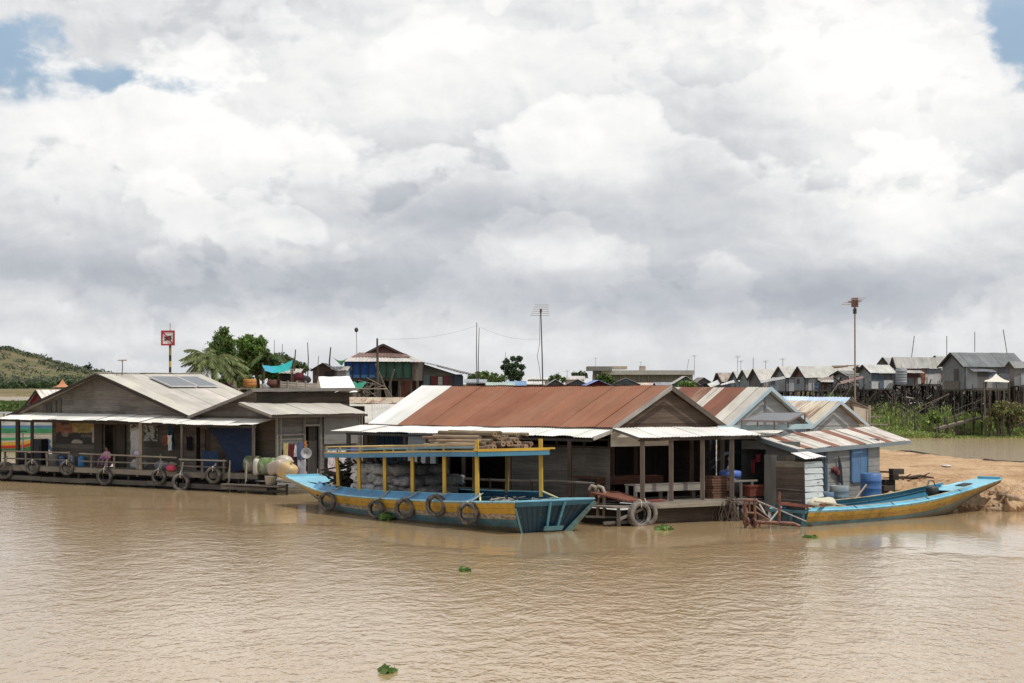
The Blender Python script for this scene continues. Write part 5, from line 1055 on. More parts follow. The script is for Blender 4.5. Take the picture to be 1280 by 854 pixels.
for p, q in ((s0, s1), (s1, s2), (s2, s3), (s3, s0)): mb.beam(p, q, .05, .06, (.16, .12, .11))
mb.build('frame', 'metal', sp_)
for p, dz in ((s0, .22), (P(947, 526.5, 66.9), .18), (P(968, 526.8, 67.4), .3), (s3, .22), (P(1006, 517, 69.6), .5)): mb = MB(); mb.beam(p-Z*dz, p, .05, .05, (.13, .1, .09)); mb.build('leg', 'metal', sp_)

# ------------------------------------------------------------------ right shed with the striped lean-to roof
D = Fr((9.83, 65.9), (.69, .72), (-.72, .69)); hd = thing('floating_house', 'grey floating shed with red striped lean-to roof and blue shutter', 'floating house', D(3, 1, 0), 'floating houses')
d0, d1, d2, d3 = P(944, 545, 67.6), P(1091, 533.5, 73.6), P(1139, 550.5, 71.2), P(998, 562, 65.9); mb = MB()
mb.sheets(d0, d1, d2, d3, lambda i, n: (.56, .53, .48, .22) if i % 4 not in (1,) else (.25, .105, .065, .3), .46, .14, .013, 5, .03); mb.build('roof', 'tin', hd)
mb = MB(); mb.slab(d3-Z*.16, d2-Z*.14, d2-Z*.01, d3-Z*.01, V((-.02, -.04, 0)), (.20, .235, .26, .15)); mb.slab(d0-Z*.14, d3-Z*.16, d3-Z*.01, d0-Z*.0, V((-.04, -.01, 0)), (.19, .225, .25, .15)); mb.build('fascia', 'paint', hd)
c1, c2 = V((11.06, 67.55, 0)), V((13.4, 70.0, 0)); mb = MB(); GW = (.25, .25, .24); fd = -D.v
cu = (c2-c1).normalized(); mb.planks(c1, cu, fd, 0, (c2-c1).length, .3, 2.45, GW, .16, jit=.05, lap=.008, seg=5)
cl0 = V((9.95, 66.35, 0)); mb.planks(cl0, D.v, -D.u, .0, 1.45, .3, 2.6, (.16, .165, .16), .17, jit=.06, lap=.008); mb.planks(cl0, D.v, -D.u, 1.45, 2.5, 2.3, 2.6, (.2, .2, .2), .17)
mb.planks(c2, D.v, D.u, 0, 2.6, .3, 2.6, GW, .17); mb.planks(cl0+D.v*2.5, D.u, D.v, 0, 4.6, .3, 2.7, (.1, .1, .1), .3); mb.vplanks(cl0+fd*0, cu, fd, .0, 1.6, .3, 2.4, (.04, .05, .06), .3); mb.build('wall', 'paint', hd)
mb = MB(); o = c1+cu*.02+fd*.03; mb.vplanks(o, cu, fd, -.18, .0, .3, 2.4, (.04, .07, .10), .2); mb.build('corner_post', 'paint', hd)
def on(px, z): s = (px-640)/F; t = (s*c1.y-c1.x)/(cu.x-s*cu.y); return c1+cu*t+Z*z, t
(_, ta), (_, tb2) = on(1063, 0), on(1083, 0); mb = MB(); mb.vplanks(c1+fd*.05, cu, fd, ta, tb2, 1.12, 2.3, (.10, .20, .36), .12, .03, .06); sh = mb.build('shutter', 'paint', hd); mb = MB()
for t_ in (ta, tb2): mb.beam(c1+cu*t_+fd*.05+Z*1.1, c1+cu*t_+fd*.05+Z*2.32, .06, .06, (.09, .18, .32))
for z in (1.1, 2.32): mb.beam(c1+cu*(ta+.035)+fd*.05+Z*z, c1+cu*(tb2-.035)+fd*.05+Z*z, .06, .06, (.09, .18, .32))
mb.build('frame', 'paint', sh)
mb = MB(); mb.slab(cl0+Z*.25-D.u*.9-D.v*.2, c2+Z*.25+D.u*.9+fd*1.5, c2+Z*.25+D.u*.9+D.v*2, cl0+Z*.25-D.u*.9+D.v*3, Z*.08, (.15, .13, .11)); mb.slab(c1+fd*1.6-cu*.6+Z*.25, c2+fd*1.6+cu*.9+Z*.25, c2+cu*.9+Z*.25, c1-cu*.6+Z*.25, Z*.09, (.15, .13, .11)); mb.build('deck', 'wood', hd)
# leaning privy with brown and white boards
Q = V((9.63, 63.0, 0)); hp = thing('privy', 'small leaning board privy, brown side and weathered white side, white tin roof', 'privy', Q+Z*.2)
lean = Z*1.0+D.u*-.03; mb = MB()
def lp(a, b, z): return Q+D.u*a+D.v*b+Z*z-D.u*(.03*z)
for k in range(9):
    z0 = .25+k*.2; z1 = z0+.19; cw_ = j((.54, .60, .63, .2), .06) if 1 <= k < 8 else ((.30, .27, .23) if k == 0 else (.34, .40, .43, .2)); tl_ = R.uniform(-.02, .02)
    mb.slab(lp(0, 0, z0+tl_)-D.v*.02, lp(1.05, 0, z0-tl_)-D.v*.02, lp(1.0, 0, z1-tl_), lp(0, 0, z1+tl_), D.v*.02, cw_)
mb.build('white_wall', 'paint', hp); mb = MB()
for k in range(9):
    z0 = .25+k*.2; z1 = z0+.192; mb.slab(lp(0, 0.0, z0)-D.u*.012, lp(0, 1.15, z0)-D.u*.012, lp(0, 1.15, z1), lp(0, 0.0, z1), D.u*.02, j((.105, .083, .070) if k < 8 else (.2, .18, .15), .12))
for z in (1.1, .75): mb.beam(lp(-.03, .1, z), lp(-.03, 1.1, z+.03), .03, .03, (.22, .19, .16))
mb.build('brown_wall', 'wood', hp); mb = MB()
mb.sheets(lp(-.05, .5, 2.32), lp(1.0, .55, 2.32), lp(1.1, -.12, 2.17), lp(-.1, -.12, 2.14), lambda i, n: (.74, .73, .70, .02), .6, .14, .01, 2); mb.build('roof', 'tin', hp); mb = MB()
mb.vplanks(lp(0, 1.15, 0), D.u, D.v, 0, 1, .25, 2.2, WOODD, .2); mb.vplanks(lp(1.0, 0, 0), D.v, D.u, 0, 1.1, .25, 2.1, WOODD, .2); mb.slab(lp(-.1, -.1, .18), lp(1.1, -.1, .18), lp(1.1, 1.3, .18), lp(-.1, 1.3, .18), Z*.06, WOODD); mb.build('back_wall', 'wood', hp)
mb = MB(); s0 = V((P(955, 600, 65.2).x, 65.2, 0)); s1 = V((P(972, 600, 64.6).x, 64.6, 0)); mb.sheets(s0+Z*2.2, s1+Z*2.2, s1+Z*.3, s0+Z*.3, lambda i, n: (.20, .20, .195, .12), .3, .1, .012, 3); solo(mb, 'tin_sheet', 'grey_tin', 'upright grey corrugated sheet leaning beside the brown board privy', 'tin sheet', s0+Z*.3)
drum('water_barrel', 'tall bright blue plastic barrel below the blue shutter', W(1096, 632, .36)+V((0, 1.1, 0)), Z, .37, 1.08, (.055, .14, .34, .12), 'barrels beside the grey shed', 'barrel')
drum('water_barrel', 'faded grey blue barrel standing left of the tall blue barrel', V((P(1049, 620, 66.3).x, 66.3, .34)), Z, .33, .75, (.16, .22, .27, .4), 'barrels beside the grey shed', 'barrel')
drum('water_barrel', 'small slate blue barrel beside the white boarded privy', V((P(1034, 620, 66.0).x, 66.0, .34)), Z, .24, .55, (.12, .18, .25, .2), 'barrels beside the grey shed', 'barrel')
p_, t_ = on(1046, 1.5); p_ += fd*.1; mb = MB(); mb.blob(p_-cu*.22+Z*.05, cu*.2, fd*.06, Z*.1, (.14, .045, .045), 10, 8, .9, .35); mb.blob(p_-cu*.1-Z*.05, cu*.1, fd*.06, Z*.09, (.16, .06, .05), 10, 8, .9, .3)
mb.add([p_+Z*.52-cu*.02, p_+cu*.16+Z*.1, p_+cu*.2-Z*.55, p_-cu*.06-Z*.15], [(0, 1, 2, 3)], (.025, .03, .045)); mb.slab(p_+Z*.55-cu*.05, p_+cu*.12+Z*.2, p_+cu*.22-Z*.55, p_-cu*.05-Z*.3, fd*.03, (.03, .035, .05))
solo(mb, 'wall_bag', 'cloth', 'dark blue leaf shaped cloth with red pouch hanging on the grey shed wall', 'bag', p_)
for lb, px, z, hh in (('red cloth hanging high on the shed side wall', 948.5, 2.15, .3), ('narrow red strap hanging on the shed side wall', 942.5, 1.95, .5)):
    s = (px-640)/F; t_ = (s*cl0.y-cl0.x)/(D.v.x-s*D.v.y); q = cl0+D.v*t_-D.u*.06+Z*z; hang('hanging_cloth', lb, 'cloth', q-D.v*(.12 if hh < .4 else .06), q+D.v*(.12 if hh < .4 else .06), hh, (.22, .035, .04), .03, 1.5, nrm=D.u)
mb = MB(); mb.tube([P(1066, 628, 66.2), P(1083, 606, 66.6)], .035, (.42, .33, .26), 6); solo(mb, 'wooden_pole', 'wood', 'thin pale pole leaning against the tall blue barrel', 'pole', P(1066, 628, 66.2))
mb = MB(); o = P(1113, 615, 70.5)
for k in range(7): mb.box(o+V((R.uniform(-.35, .35), R.uniform(-.2, .2), -.45+k*.2)), V((R.uniform(.1, .22), .05, 0)), V((-.05, .15, 0)), Z*.1, j((.06, .05, .045), .4))
mb.beam(o+V((-.9, 0, .75)), o+V((.35, 0, .72)), .12, .06, (.05, .045, .04)); mb.beam(o+V((.1, 0, -.6)), o+V((.1, 0, .75)), .14, .12, (.07, .06, .05)); mb.lathe([(.1, 0), (.3, .02), (.32, .1), (.1, .12)], o+V((.35, -.1, -.35)), (.035, .035, .04), V((.5, -.8, .2)), 14)
solo(mb, 'scrap_rack', 'wood', 'rack of dark scrap wood on the sand beside the tall blue barrel', 'rack', o-Z*.6)
# ------------------------------------------------------------------ plants
def rdir():
    while True:
        d = V((R.uniform(-1, 1), R.uniform(-1, 1), R.uniform(-1, 1)))
        if .05 < d.length < 1: return d.normalized()
def leafquad(mb, c, d, size, col, wid=.5):
    a = d.cross(rdir()).normalized(); s = size*R.uniform(.6, 1.25)
    mb.add([c-d*(s*.5), c+a*(s*wid*.5), c+d*(s*.5)+Z*(s*-.15), c-a*(s*wid*.5)], [(0, 1, 2, 3)], col)
def crown(mb, blobs, n, size, col, alt=None, up=.35):
    tot = sum(b[1]**2 for b in blobs)
    for c, r in blobs:
        for k in range(int(n*r*r/tot)):
            d = rdir(); rr = r*(R.random()**.5)*(1+.55*NZ.noise(d*2.1+c*1.7))*(1.3 if R.random() < .12 else 1.05)
            if NZ.noise((c+d*rr)*(2.3/max(r, .4))) < -.16: continue
            p = c+V((d.x, d.y, d.z*.85))*rr; l = (rdir()+d*.5-Z*up).normalized()
            leafquad(mb, p, l, size, j(alt if alt and R.random() < .3 else col, .3), .55)
def tree(name, label, base, blobs, n, size, col, alt=None, trunk=.16, group=None, tcol=(.12, .10, .08)):
    t = thing(name, label, 'tree', base, group); mb = MB(); crown(mb, blobs, n, size, col, alt); mb.build('crown', 'leaf', t); mb = MB()
    cx = sum((b[0] for b in blobs), V((0, 0, 0)))/len(blobs); top = base.lerp(cx, .75); top.z = lerp(base.z, cx.z, .7)
    mb.tube([base, base.lerp(top, .5)+V((.1, 0, 0)), top], [trunk, trunk*.8, trunk*.6], tcol, 8)
    for c, r in blobs: mb.tube([top.lerp(base, R.uniform(0, .4)), top.lerp(c, .6)+rdir()*.15, c], [trunk*.55, trunk*.35, trunk*.15], tcol, 6)
    mb.build('trunk', 'bark', t); return t
def px_blobs(lst, Y, dy=1.0): return [(P(x, y, Y+R.uniform(-dy, dy)), r*Y/F) for x, y, r in lst]
def bush(name, label, lst, Y, n, size, col, alt=None, cat='shrub', group=None, zbase=None):
    bl = px_blobs(lst, Y); b = P(sum(l[0] for l in lst)/len(lst), 480, Y); b.z = ground_h(b.x, Y) if zbase is None else zbase
    t = thing(name, label, cat, b, group); mb = MB(); crown(mb, bl, n, size, col, alt, .1); mb.build('foliage', 'leaf', t); mb = MB()
    for c, r in bl: mb.tube([b+V(((c.x-b.x)*.5, 0, -.1)), c.lerp(b, .4)+V(((c.x-b.x)*.2, 0, 0)), c], [.06, .045, .02], (.1, .085, .06), 5)
    mb.build('stem', 'bark', t); return t
GR, GR2, GD = (.16, .24, .07), (.22, .31, .09), (.09, .145, .05)
def frond(mb, base, d, L, droop, col, wid=.5, nl=22, ll=.6):
    side = d.cross(Z).normalized(); pts = []
    for i in range(9): s = i/8; pts.append(base+d*(L*s)-Z*(droop*L*s*s)+Z*(.0))
    mb.tube(pts, [.035*(1-.8*i/8)+.008 for i in range(9)], j((.14, .14, .05), .2), 5, False)
    for i in range(nl):
        s = .12+.88*i/nl; q = s*8; k = int(min(7, q)); p = pts[k].lerp(pts[k+1], q-k); t = (pts[k+1]-pts[k]).normalized()
        l = ll*(math.sin(math.pi*min(1, s*.9+.12))**.6)
        for sg in (-1, 1):
            e = p+(side*sg*.75+t*.65-Z*R.uniform(.3, .8)).normalized()*l; w_ = t*.06
            mb.add([p-w_, p+w_, e+w_*.3, e-w_*.3], [(0, 1, 2, 3)], j(col, .25))
def palm(label, base, top, fronds, L, group=None, name='coconut_palm', col=(.16, .22, .07), trunk=.17):
    t = thing(name, label, 'palm', base, group); mb = MB(); mb.tube([base, base.lerp(top, .5)+X*.15, top], [trunk*1.2, trunk, trunk*.8], (.13, .11, .09), 9); mb.build('trunk', 'bark', t)
    for k in range(fronds):
        mb = MB(); a = 2*math.pi*k/fronds+R.uniform(-.25, .25); e = R.uniform(.05, 1.0); d = V((math.cos(a)*math.cos(e), math.sin(a)*math.cos(e), math.sin(e)))
        frond(mb, top, d, L*R.uniform(.8, 1.15), R.uniform(.45, .95), j(col, .25), .5, 30, L*.22); mb.build('frond', 'leaf', t)
    return t
def gz(p, dz=0): return V((p.x, p.y, ground_h(p.x, p.y)+dz))
Yt = 150
palm('drooping coconut palm at the left edge of the tree clump behind the cream roof', gz(P(264, 490, Yt-9)), P(265, 452, Yt-9), 40, 3.0, name='coconut_palm', col=(.155, .19, .07))
tree('broadleaf_tree', 'tall narrow dark green tree rising behind the drooping palm', gz(P(280, 490, Yt+2)), px_blobs([(280, 414, 6), (276, 422, 9), (284, 427, 9), (271, 434, 10), (285, 441, 11), (276, 450, 11), (289, 456, 10)], Yt+2), 11000, .22, GR, GD, .2)
tree('broadleaf_tree', 'wide glossy green tree right of the drooping palm', gz(P(322, 490, Yt)), px_blobs([(312, 423, 6), (303, 430, 9), (316, 432, 10), (325, 440, 10), (308, 444, 11), (321, 453, 11), (331, 450, 9), (313, 461, 10), (337, 458, 8), (300, 452, 9), (326, 428, 8), (330, 466, 8)], Yt), 19000, .22, (.13, .215, .048), (.20, .29, .075), .2)
bush('bamboo_clump', 'pale upright leafy clump in front of the tall trees', [(281, 462, 8), (291, 460, 10), (300, 466, 9), (286, 473, 9), (297, 477, 9), (310, 475, 7), (272, 478, 6)], Yt-5, 8000, .3, (.18, .24, .10), (.27, .31, .15), 'bamboo')
palm('small banana like palm with one upright leaf right of the wide tree', gz(P(338, 485, Yt-1)), P(335, 448, Yt-1), 9, 2.2, name='banana_palm', trunk=.1, col=(.07, .12, .04))
bush('acacia_shrub', 'feathery light green shrub behind the turquoise awning', [(347, 446, 6), (355, 448, 7), (363, 452, 6), (341, 450, 6)], Yt+12, 1200, .3, (.09, .13, .05), None)
bush('acacia_shrub', 'feathery shrub right of the turquoise awning near the poles', [(372, 457, 6), (380, 460, 6), (366, 462, 5)], Yt+14, 1000, .3, (.10, .14, .055), None)
bush('shrub', 'low dark green shrub under the turquoise awning', [(335, 468, 6), (342, 470, 6), (328, 472, 4)], Yt-3, 800, .3, GR, None)
bush('shrub', 'low leafy shrub beside the round orange basket', [(305, 482, 5), (313, 485, 5)], Yt-8, 500, .28, GR2, None)

# ------------------------------------------------------------------ houses on the bank left of centre
t = thing('awning', 'turquoise cloth awning on poles beside the tree clump', 'awning', gz(P(345, 480, 146))); mb = MB()
a0, a1, a2, a3 = P(328, 456, 147), P(366, 450, 147), P(364, 461, 143), P(330, 463, 143)
mb.grid(lambda u, v: a0.lerp(a1, u).lerp(a3.lerp(a2, u), v)-Z*(.25*math.sin(math.pi*u)*1.0)+Z*(.1*NZ.noise(V((u*5, v*3, 1)))), 14, 6, lambda u, v: (.03, .34, .34) if u > .35 else (.06, .30, .42)); mb.build('cloth', 'cloth', t)
for p in (a0, a1, a2, a3): mb = MB(); g_ = gz(p); mb.tube([g_, p+Z*.15], .05, (.14, .1, .07), 6); mb.build('pole', 'wood', t)
def hut(name, label, px0, px1, ye, yr, Y, wall, roof, dep=3.5, group='small huts on the bank', front=True, over=.25, zb=None, ang=0.0, metal='grey_tin', rust=.15, door=True, gab=None):
    """gable hut whose gable (front) or long side (front False) faces the river"""
    a, b = P(px0, ye, Y), P(px1, ye, Y); u = V((math.cos(ang), math.sin(ang), 0)); v = V((-u.y, u.x, 0)); Lx = (b.x-a.x)/u.x; o = V((a.x, a.y, 0))
    zb = min(ground_h(a.x, Y), ground_h(b.x, Y))-.3 if zb is None else zb; ze = a.z; zr = P(0, yr, Y).z; q = lambda x, y, z: o+u*x+v*y+Z*z
    t = thing(name, label, 'hut', q(Lx/2, 0, zb), group); mb = MB(); n_ = -v
    if front:
        mb.planks(q(0, 0, 0), u, n_, 0, Lx, zb, ze, wall, .3, jit=.12, lap=.01); mb.planks(q(0, 0, 0), u, n_, 0, Lx, ze, zr-.03, gab or wall, .3, rng=lambda z: (Lx/2*(z-ze)/(zr-ze), Lx-Lx/2*(z-ze)/(zr-ze)), lap=.01)
    else: mb.planks(q(0, 0, 0), u, n_, 0, Lx, zb, ze, wall, .3, jit=.12, lap=.01)
    mb.planks(q(0, 0, 0), v, -u, 0, dep, zb, ze, wall, .4); mb.planks(q(Lx, 0, 0), v, u, 0, dep, zb, ze, wall, .4); mb.build('wall', 'wood', t); mb = MB(); rc = lambda i, n: roof+(rust,)
    if front:
        mb.sheets(q(Lx/2, -over, zr), q(Lx/2, dep, zr), q(-over, dep, ze-.1), q(-over, -over, ze-.1), rc, .8, .3, .02, 2); mb.sheets(q(Lx/2, -over, zr), q(Lx/2, dep, zr), q(Lx+over, dep, ze-.1), q(Lx+over, -over, ze-.1), rc, .8, .3, .02, 2)
    else:
        mb.sheets(q(-over, dep/2, zr), q(Lx+over, dep/2, zr), q(Lx+over, -over, ze-.08), q(-over, -over, ze-.08), rc, .8, .3, .02, 2); mb.sheets(q(-over, dep/2, zr), q(Lx+over, dep/2, zr), q(Lx+over, dep+over, ze), q(-over, dep+over, ze), rc, .8, .3, .02, 2)
        for x in (0, Lx): mb.add([q(x, 0, ze), q(x, dep, ze), q(x, dep/2, zr-.05)], [(0, 1, 2)], wall)
    mb.build('roof', metal, t)
    if door:
        mb = MB(); x = Lx*R.uniform(.25, .65); mb.slab(q(x, -.03, zb+.1), q(x+.8, -.03, zb+.1), q(x+.8, -.03, min(ze-.1, zb+2.2)), q(x, -.03, min(ze-.1, zb+2.2)), n_*.03, (.04, .035, .03)); mb.build('door', 'wood', t)
    return t
hut('hut', 'open red brown shack with clutter beneath the turquoise awning', 336, 372, 466, 461, 149, (.11, .05, .035), (.5, .47, .42), 4, front=False)
hut('hut', 'small dark gabled hut with black roof behind the white tent', 391, 416, 462, 454, 158, (.10, .07, .055), (.05, .05, .05), 3.5)
hut('hut', 'pale walled hut behind the poles, left of the blue tarpaulin house', 417, 432, 462, 458, 166, (.36, .35, .35), (.4, .39, .37), 4, front=False, door=False)
mb = MB(); w0 = gz(P(304, 485, 141)); mb.lathe([(0, 0), (.5, .0), (.52, .25), (.5, .55), (.45, .6), (0, .6)], P(312, 484, 141), (.42, .20, .07), Z, 20); mb.lathe([(.505, .14), (.53, .16), (.505, .18)], P(312, 484, 141), (.3, .13, .05), Z, 20); mb.lathe([(.51, .36), (.535, .38), (.51, .4)], P(312, 484, 141), (.3, .13, .05), Z, 20); solo(mb, 'basket', 'wood', 'big round orange cane basket in front of the trees', 'basket', P(312, 484, 141))
t = thing('jetty', 'wooden landing platform on posts in front of the huts', 'jetty', gz(P(330, 490, 139))); mb = MB(); zj = P(0, 484.5, 140).z-.12
for k in range(60): x0 = P(272, 480, 138).x+k*.2; mb.slab(V((x0, 136.8, zj)), V((x0+.19, 136.8, zj)), V((x0+.19, 141.5, zj)), V((x0, 141.5, zj)), Z*.05, j((.34, .27, .2)))
mb.build('floor', 'wood', t)
for k in range(7): x0 = P(276, 480, 138).x+k*1.7; mb = MB(); mb.beam(V((x0, 137, .5)), V((x0, 137, zj)), .14, .14, WOODD); mb.build('post', 'wood', t)
ct = thing('wooden_cart', 'grey slatted wooden enclosure between the platform and the white tent', 'fence', P(368, 487, 138)); mb = MB()
for k in range(4): zc = P(0, 486-k*2.6, 138).z; mb.beam(P(351, 486-k*2.7, 138), P(398, 487-k*2.2, 139.5), .05, .12, j((.30, .28, .25)))
mb.build('slat_panel', 'wood', ct)
for k, px in enumerate((351, 360, 371, 382, 398)): mb = MB(); mb.beam(P(px, 490, 138.2), P(px, 476, 138.2), .1, .1, (.32, .29, .25)); mb.build('post', 'wood', ct)
gcl = 'odds and ends heaped on the wooden platform'
for px, py, c, lb, s in ((279, 483, (.22, .13, .10), 'brown bundle on the platform under the palm', .32), (286, 481, (.12, .05, .06), 'maroon bundle on the platform beside the brown one', .3), (292, 484, (.16, .14, .13), 'grey bundle between maroon bundle and round basket', .28), (305, 487, (.45, .44, .42), 'white bundle at the foot of the round basket', .28), (333, 483, (.4, .42, .45), 'pale bundle right of the round orange basket', .3), (340, 479, (.10, .045, .035), 'dark red bundle below the turquoise awning', .36), (374, 471, (.10, .02, .03), 'dark red cloth bundle left of the gabled hut', .36), (383, 474, (.06, .05, .06), 'black bundle behind the slatted enclosure', .34)):
    mb = MB(); c0 = P(px, py, 141.5); mb.blob(c0, X*s, V((0, .3, 0)), Z*s*.75, c, 12, 8, .8, .2); solo(mb, 'bundle', 'sackcloth', lb, 'bundle', c0-Z*s*.7, gcl)
t = thing('tent', 'bright white canvas tent behind the stepped roof', 'tent', P(420, 492, 112)); mb = MB(); k0, k1, k2, k3 = P(398, 471, 114), P(437, 470.5, 114), P(447, 490, 111), P(402, 489, 111)
mb.grid(lambda u, v: k0.lerp(k1, u).lerp(k3.lerp(k2, u), v)+Z*(.04*NZ.noise(V((u*4, v*4, 0))))-Z*(.05*math.sin(math.pi*u)*v), 10, 8, (.78, .77, .75)); k4, k5 = P(394, 489, 117), P(440, 488, 117)
mb.grid(lambda u, v: k0.lerp(k1, u).lerp(k4.lerp(k5, u), v), 6, 4, (.76, .75, .72)); mb.add([k0, k3, k4], [(0, 1, 2)], (.62, .57, .48)); mb.build('canvas', 'cloth', t)
for p in (k2, k3): mb = MB(); mb.tube([V((p.x, p.y, .1)), p], .06, WOODD, 6); mb.build('pole', 'wood', t)
mb = MB(); q = P(420, 490, 113); mb.slab(V((q.x-2, 111, .15)), V((q.x+2, 111, .15)), V((q.x+2, 117, .15)), V((q.x-2, 117, .15)), Z*.3, WOODD); mb.slab(V((q.x-1.2, 112, .4)), V((q.x+1.1, 112, .4)), V((q.x+1.1, 112, k3.z-.1)), V((q.x-1.2, 112, k3.z-.1)), V((0, 4, 0)), (.1, .09, .08)); mb.build('raft', 'wood', t)
gpo = 'bare poles standing among the huts'
for px, yt, yb, Y, r, lb in ((369.5, 437, 478, 150, .07, 'short dark pole beside the turquoise awning'), (384.5, 428, 470, 160, .05, 'slim straight pole midway between awning and gabled hut'), (353, 430, 470, 158, .035, 'thin pole behind the banana palm'), (343, 425, 470, 160, .03, 'thinnest pole left of the turquoise awning'), (398.5, 445, 470, 155, .035, 'thin leaning pole in front of the gabled hut'), (413.5, 434, 470, 160, .08, 'crooked dark pole left of the green cloth'), (471.5, 423, 500, 176, .14, 'thick post in front of the blue and green stilt house'), (596, 403, 480, 205, .055, 'tall thin pole behind the roofs, left of the clumpy tree, left one of two'), (599, 410, 480, 205, .05, 'tall thin pole behind the roofs, left of the clumpy tree, right one of two'), (632, 440, 482, 215, .035, 'thin wire pole beside the clumpy tree')):
    b_ = P(px+R.uniform(-1, 1), yb, Y); mb = MB(); tp = P(px, yt, Y); mb.tube([V((b_.x, b_.y, min(b_.z, ground_h(b_.x, Y)-.2))), b_.lerp(tp, .5)+X*R.uniform(-.1, .1), tp], [r, r*.85, r*.6], (.10, .085, .07), 7); solo(mb, 'pole', 'wood', lb, 'pole', V((b_.x, b_.y, ground_h(b_.x, Y))), gpo)
mb = MB(); mb.blob(P(445.5, 412.5, 180), X*.18, V((0, .18, 0)), Z*.22, (.04, .035, .03), 8, 6, .8); mb.tube([P(446.5, 470, 180), P(445.5, 413, 180)], .03, (.2, .19, .18), 6); solo(mb, 'lamp_pole', 'metal', 'thin pole topped by a dark knob left of the blue walled stilt house', 'pole', gz(P(446, 480, 180)))
c_ = [P(414, 445, 168), P(436, 447, 168), P(431, 449.5, 166), P(424, 454, 166)]; mb = MB(); mb.grid(lambda u, v: c_[0].lerp(c_[1], u).lerp(c_[3].lerp(c_[2], u), v)-Z*(.35*math.sin(math.pi*u)), 10, 5, (.03, .10, .045)); solo(mb, 'cloth_awning', 'cloth', 'dark green cloth slung from a crooked pole', 'cloth', gz(P(425, 480, 167)))
# big stilt house with blue and green cloth walls
Yb = 178; t = thing('stilt_house', 'large stilt house with blue and green cloth walls and layered red roof', 'stilt house', gz(P(490, 490, Yb)), 'houses on stilts'); q = lambda x, y, d=0.0: P(x, y, Yb+d); mb = MB()
bx0, bx1 = P(431, 480, Yb).x, P(527, 480, Yb).x; zt, zbm, zf = P(0, 452, Yb).z, P(0, 470, Yb).z, P(0, 476, Yb).z
mb.slab(V((bx0, Yb, zf)), V((bx1, Yb, zf)), V((bx1, Yb, zbm)), V((bx0, Yb, zbm)), V((0, .1, 0)), (.14, .115, .09)); mb.planks(V((bx0, Yb+6, 0)), X, V((0, 1, 0)), 0, bx1-bx0, zf, zt, WOODD, .3); mb.vplanks(V((P(515, 0, Yb).x, Yb-.02, 0)), X, V((0, -1, 0)), 0, .9, zf, zt, (.2, .18, .15), .3); mb.vplanks(V((bx1, Yb, 0)), V((0, 1, 0)), X, 0, 6, zf, zt, WOODD, .3); mb.build('wall', 'wood', t)
for x0, x1, c in ((431, 470, (.03, .085, .26)), (473, 514, (.06, .13, .095))):
    mb = MB(); a_ = P(x0, 452, Yb-.1); d_ = P(x1, 452, Yb-.1); mb.grid(lambda u, v: a_.lerp(d_, u)-Z*(v*(zt-zbm+.2))+V((0, .06*math.sin(u*28)*v-.05, 0)), 30, 5, lambda u, v: j(c, .08) if v < .78 or c[2] < .2 else (.10, .22, .42)); mb.build('cloth_wall', 'cloth', t)
    for k in range(5): mb = MB(); xx = lerp(a_.x, d_.x, k/4); mb.beam(V((xx, Yb-.2, zf)), V((xx, Yb-.2, zt)), .07, .07, (.05, .045, .04)); mb.build('wall_post', 'wood', t)
mb = MB(); mb.sheets(P(446, 444, Yb+1.2), P(512, 445, Yb+1.2), P(530, 452.5, Yb-.6), P(427, 451.5, Yb-.6), lambda i, n: (.50, .46, .43, .1), .9, .3, .02, 2); mb.sheets(P(449, 441, Yb+1.6), P(508, 442, Yb+1.6), P(514, 446.5, Yb+.5), P(438, 446.5, Yb+.5), lambda i, n: (.22, .12, .10, .5), .9, .3, .02, 2)
mb.build('lower_roof', 'grey_tin', t); mb = MB(); ap = P(479, 431.5, Yb+2); l_, r_ = P(451, 444, Yb+1.8), P(509, 444, Yb+1.8)
mb.add([ap, l_, r_], [(0, 1, 2)], (.12, .045, .04)); bk = V((0, 6, 0)); mb.add([ap-V((0, .3, 0)), l_-V((.5, .3, .2)), l_+bk-V((.5, 0, .2)), ap+bk], [(0, 1, 2, 3)], (.16, .10, .09)); mb.add([ap-V((0, .3, 0)), r_+V((.5, -.3, -.2)), r_+bk+V((.5, 0, -.2)), ap+bk], [(0, 1, 2, 3)], (.16, .10, .09))
for e in (l_, r_): mb.beam(ap-V((0, .35, -.05)), e-V((0, .35, .1)), .1, .2, (.06, .045, .04))
mb.build('gable_roof', 'paint', t)
for px in (431, 445, 458, 470, 474, 488, 500, 513, 522):
    for d in (0, 3, 5.5): mb = MB(); p = P(px+R.uniform(-1, 1), 478, Yb+d); mb.beam(V((p.x, p.y, ground_h(p.x, p.y)-.5)), V((p.x, p.y, zf)), .2, .2, j((.12, .10, .085) if d == 0 else (.05, .042, .036))); mb.build('stilt', 'wood', t)  # back rows coloured darker for the shade below the floor
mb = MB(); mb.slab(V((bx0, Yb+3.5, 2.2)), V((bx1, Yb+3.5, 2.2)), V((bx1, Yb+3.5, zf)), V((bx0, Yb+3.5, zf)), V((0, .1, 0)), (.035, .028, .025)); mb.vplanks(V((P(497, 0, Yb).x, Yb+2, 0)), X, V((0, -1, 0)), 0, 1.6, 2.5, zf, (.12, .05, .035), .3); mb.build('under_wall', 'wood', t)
for a_, b_ in (((469, 455), (487, 497)), ((470, 466), (490, 497)), ((486, 485), (493, 462)), ((476, 470), (484, 497))): mb = MB(); mb.beam(P(*a_, Yb-1.5), P(*b_, Yb-2.0), .12, .12, j((.2, .17, .14))); mb.build('prop', 'wood', t)
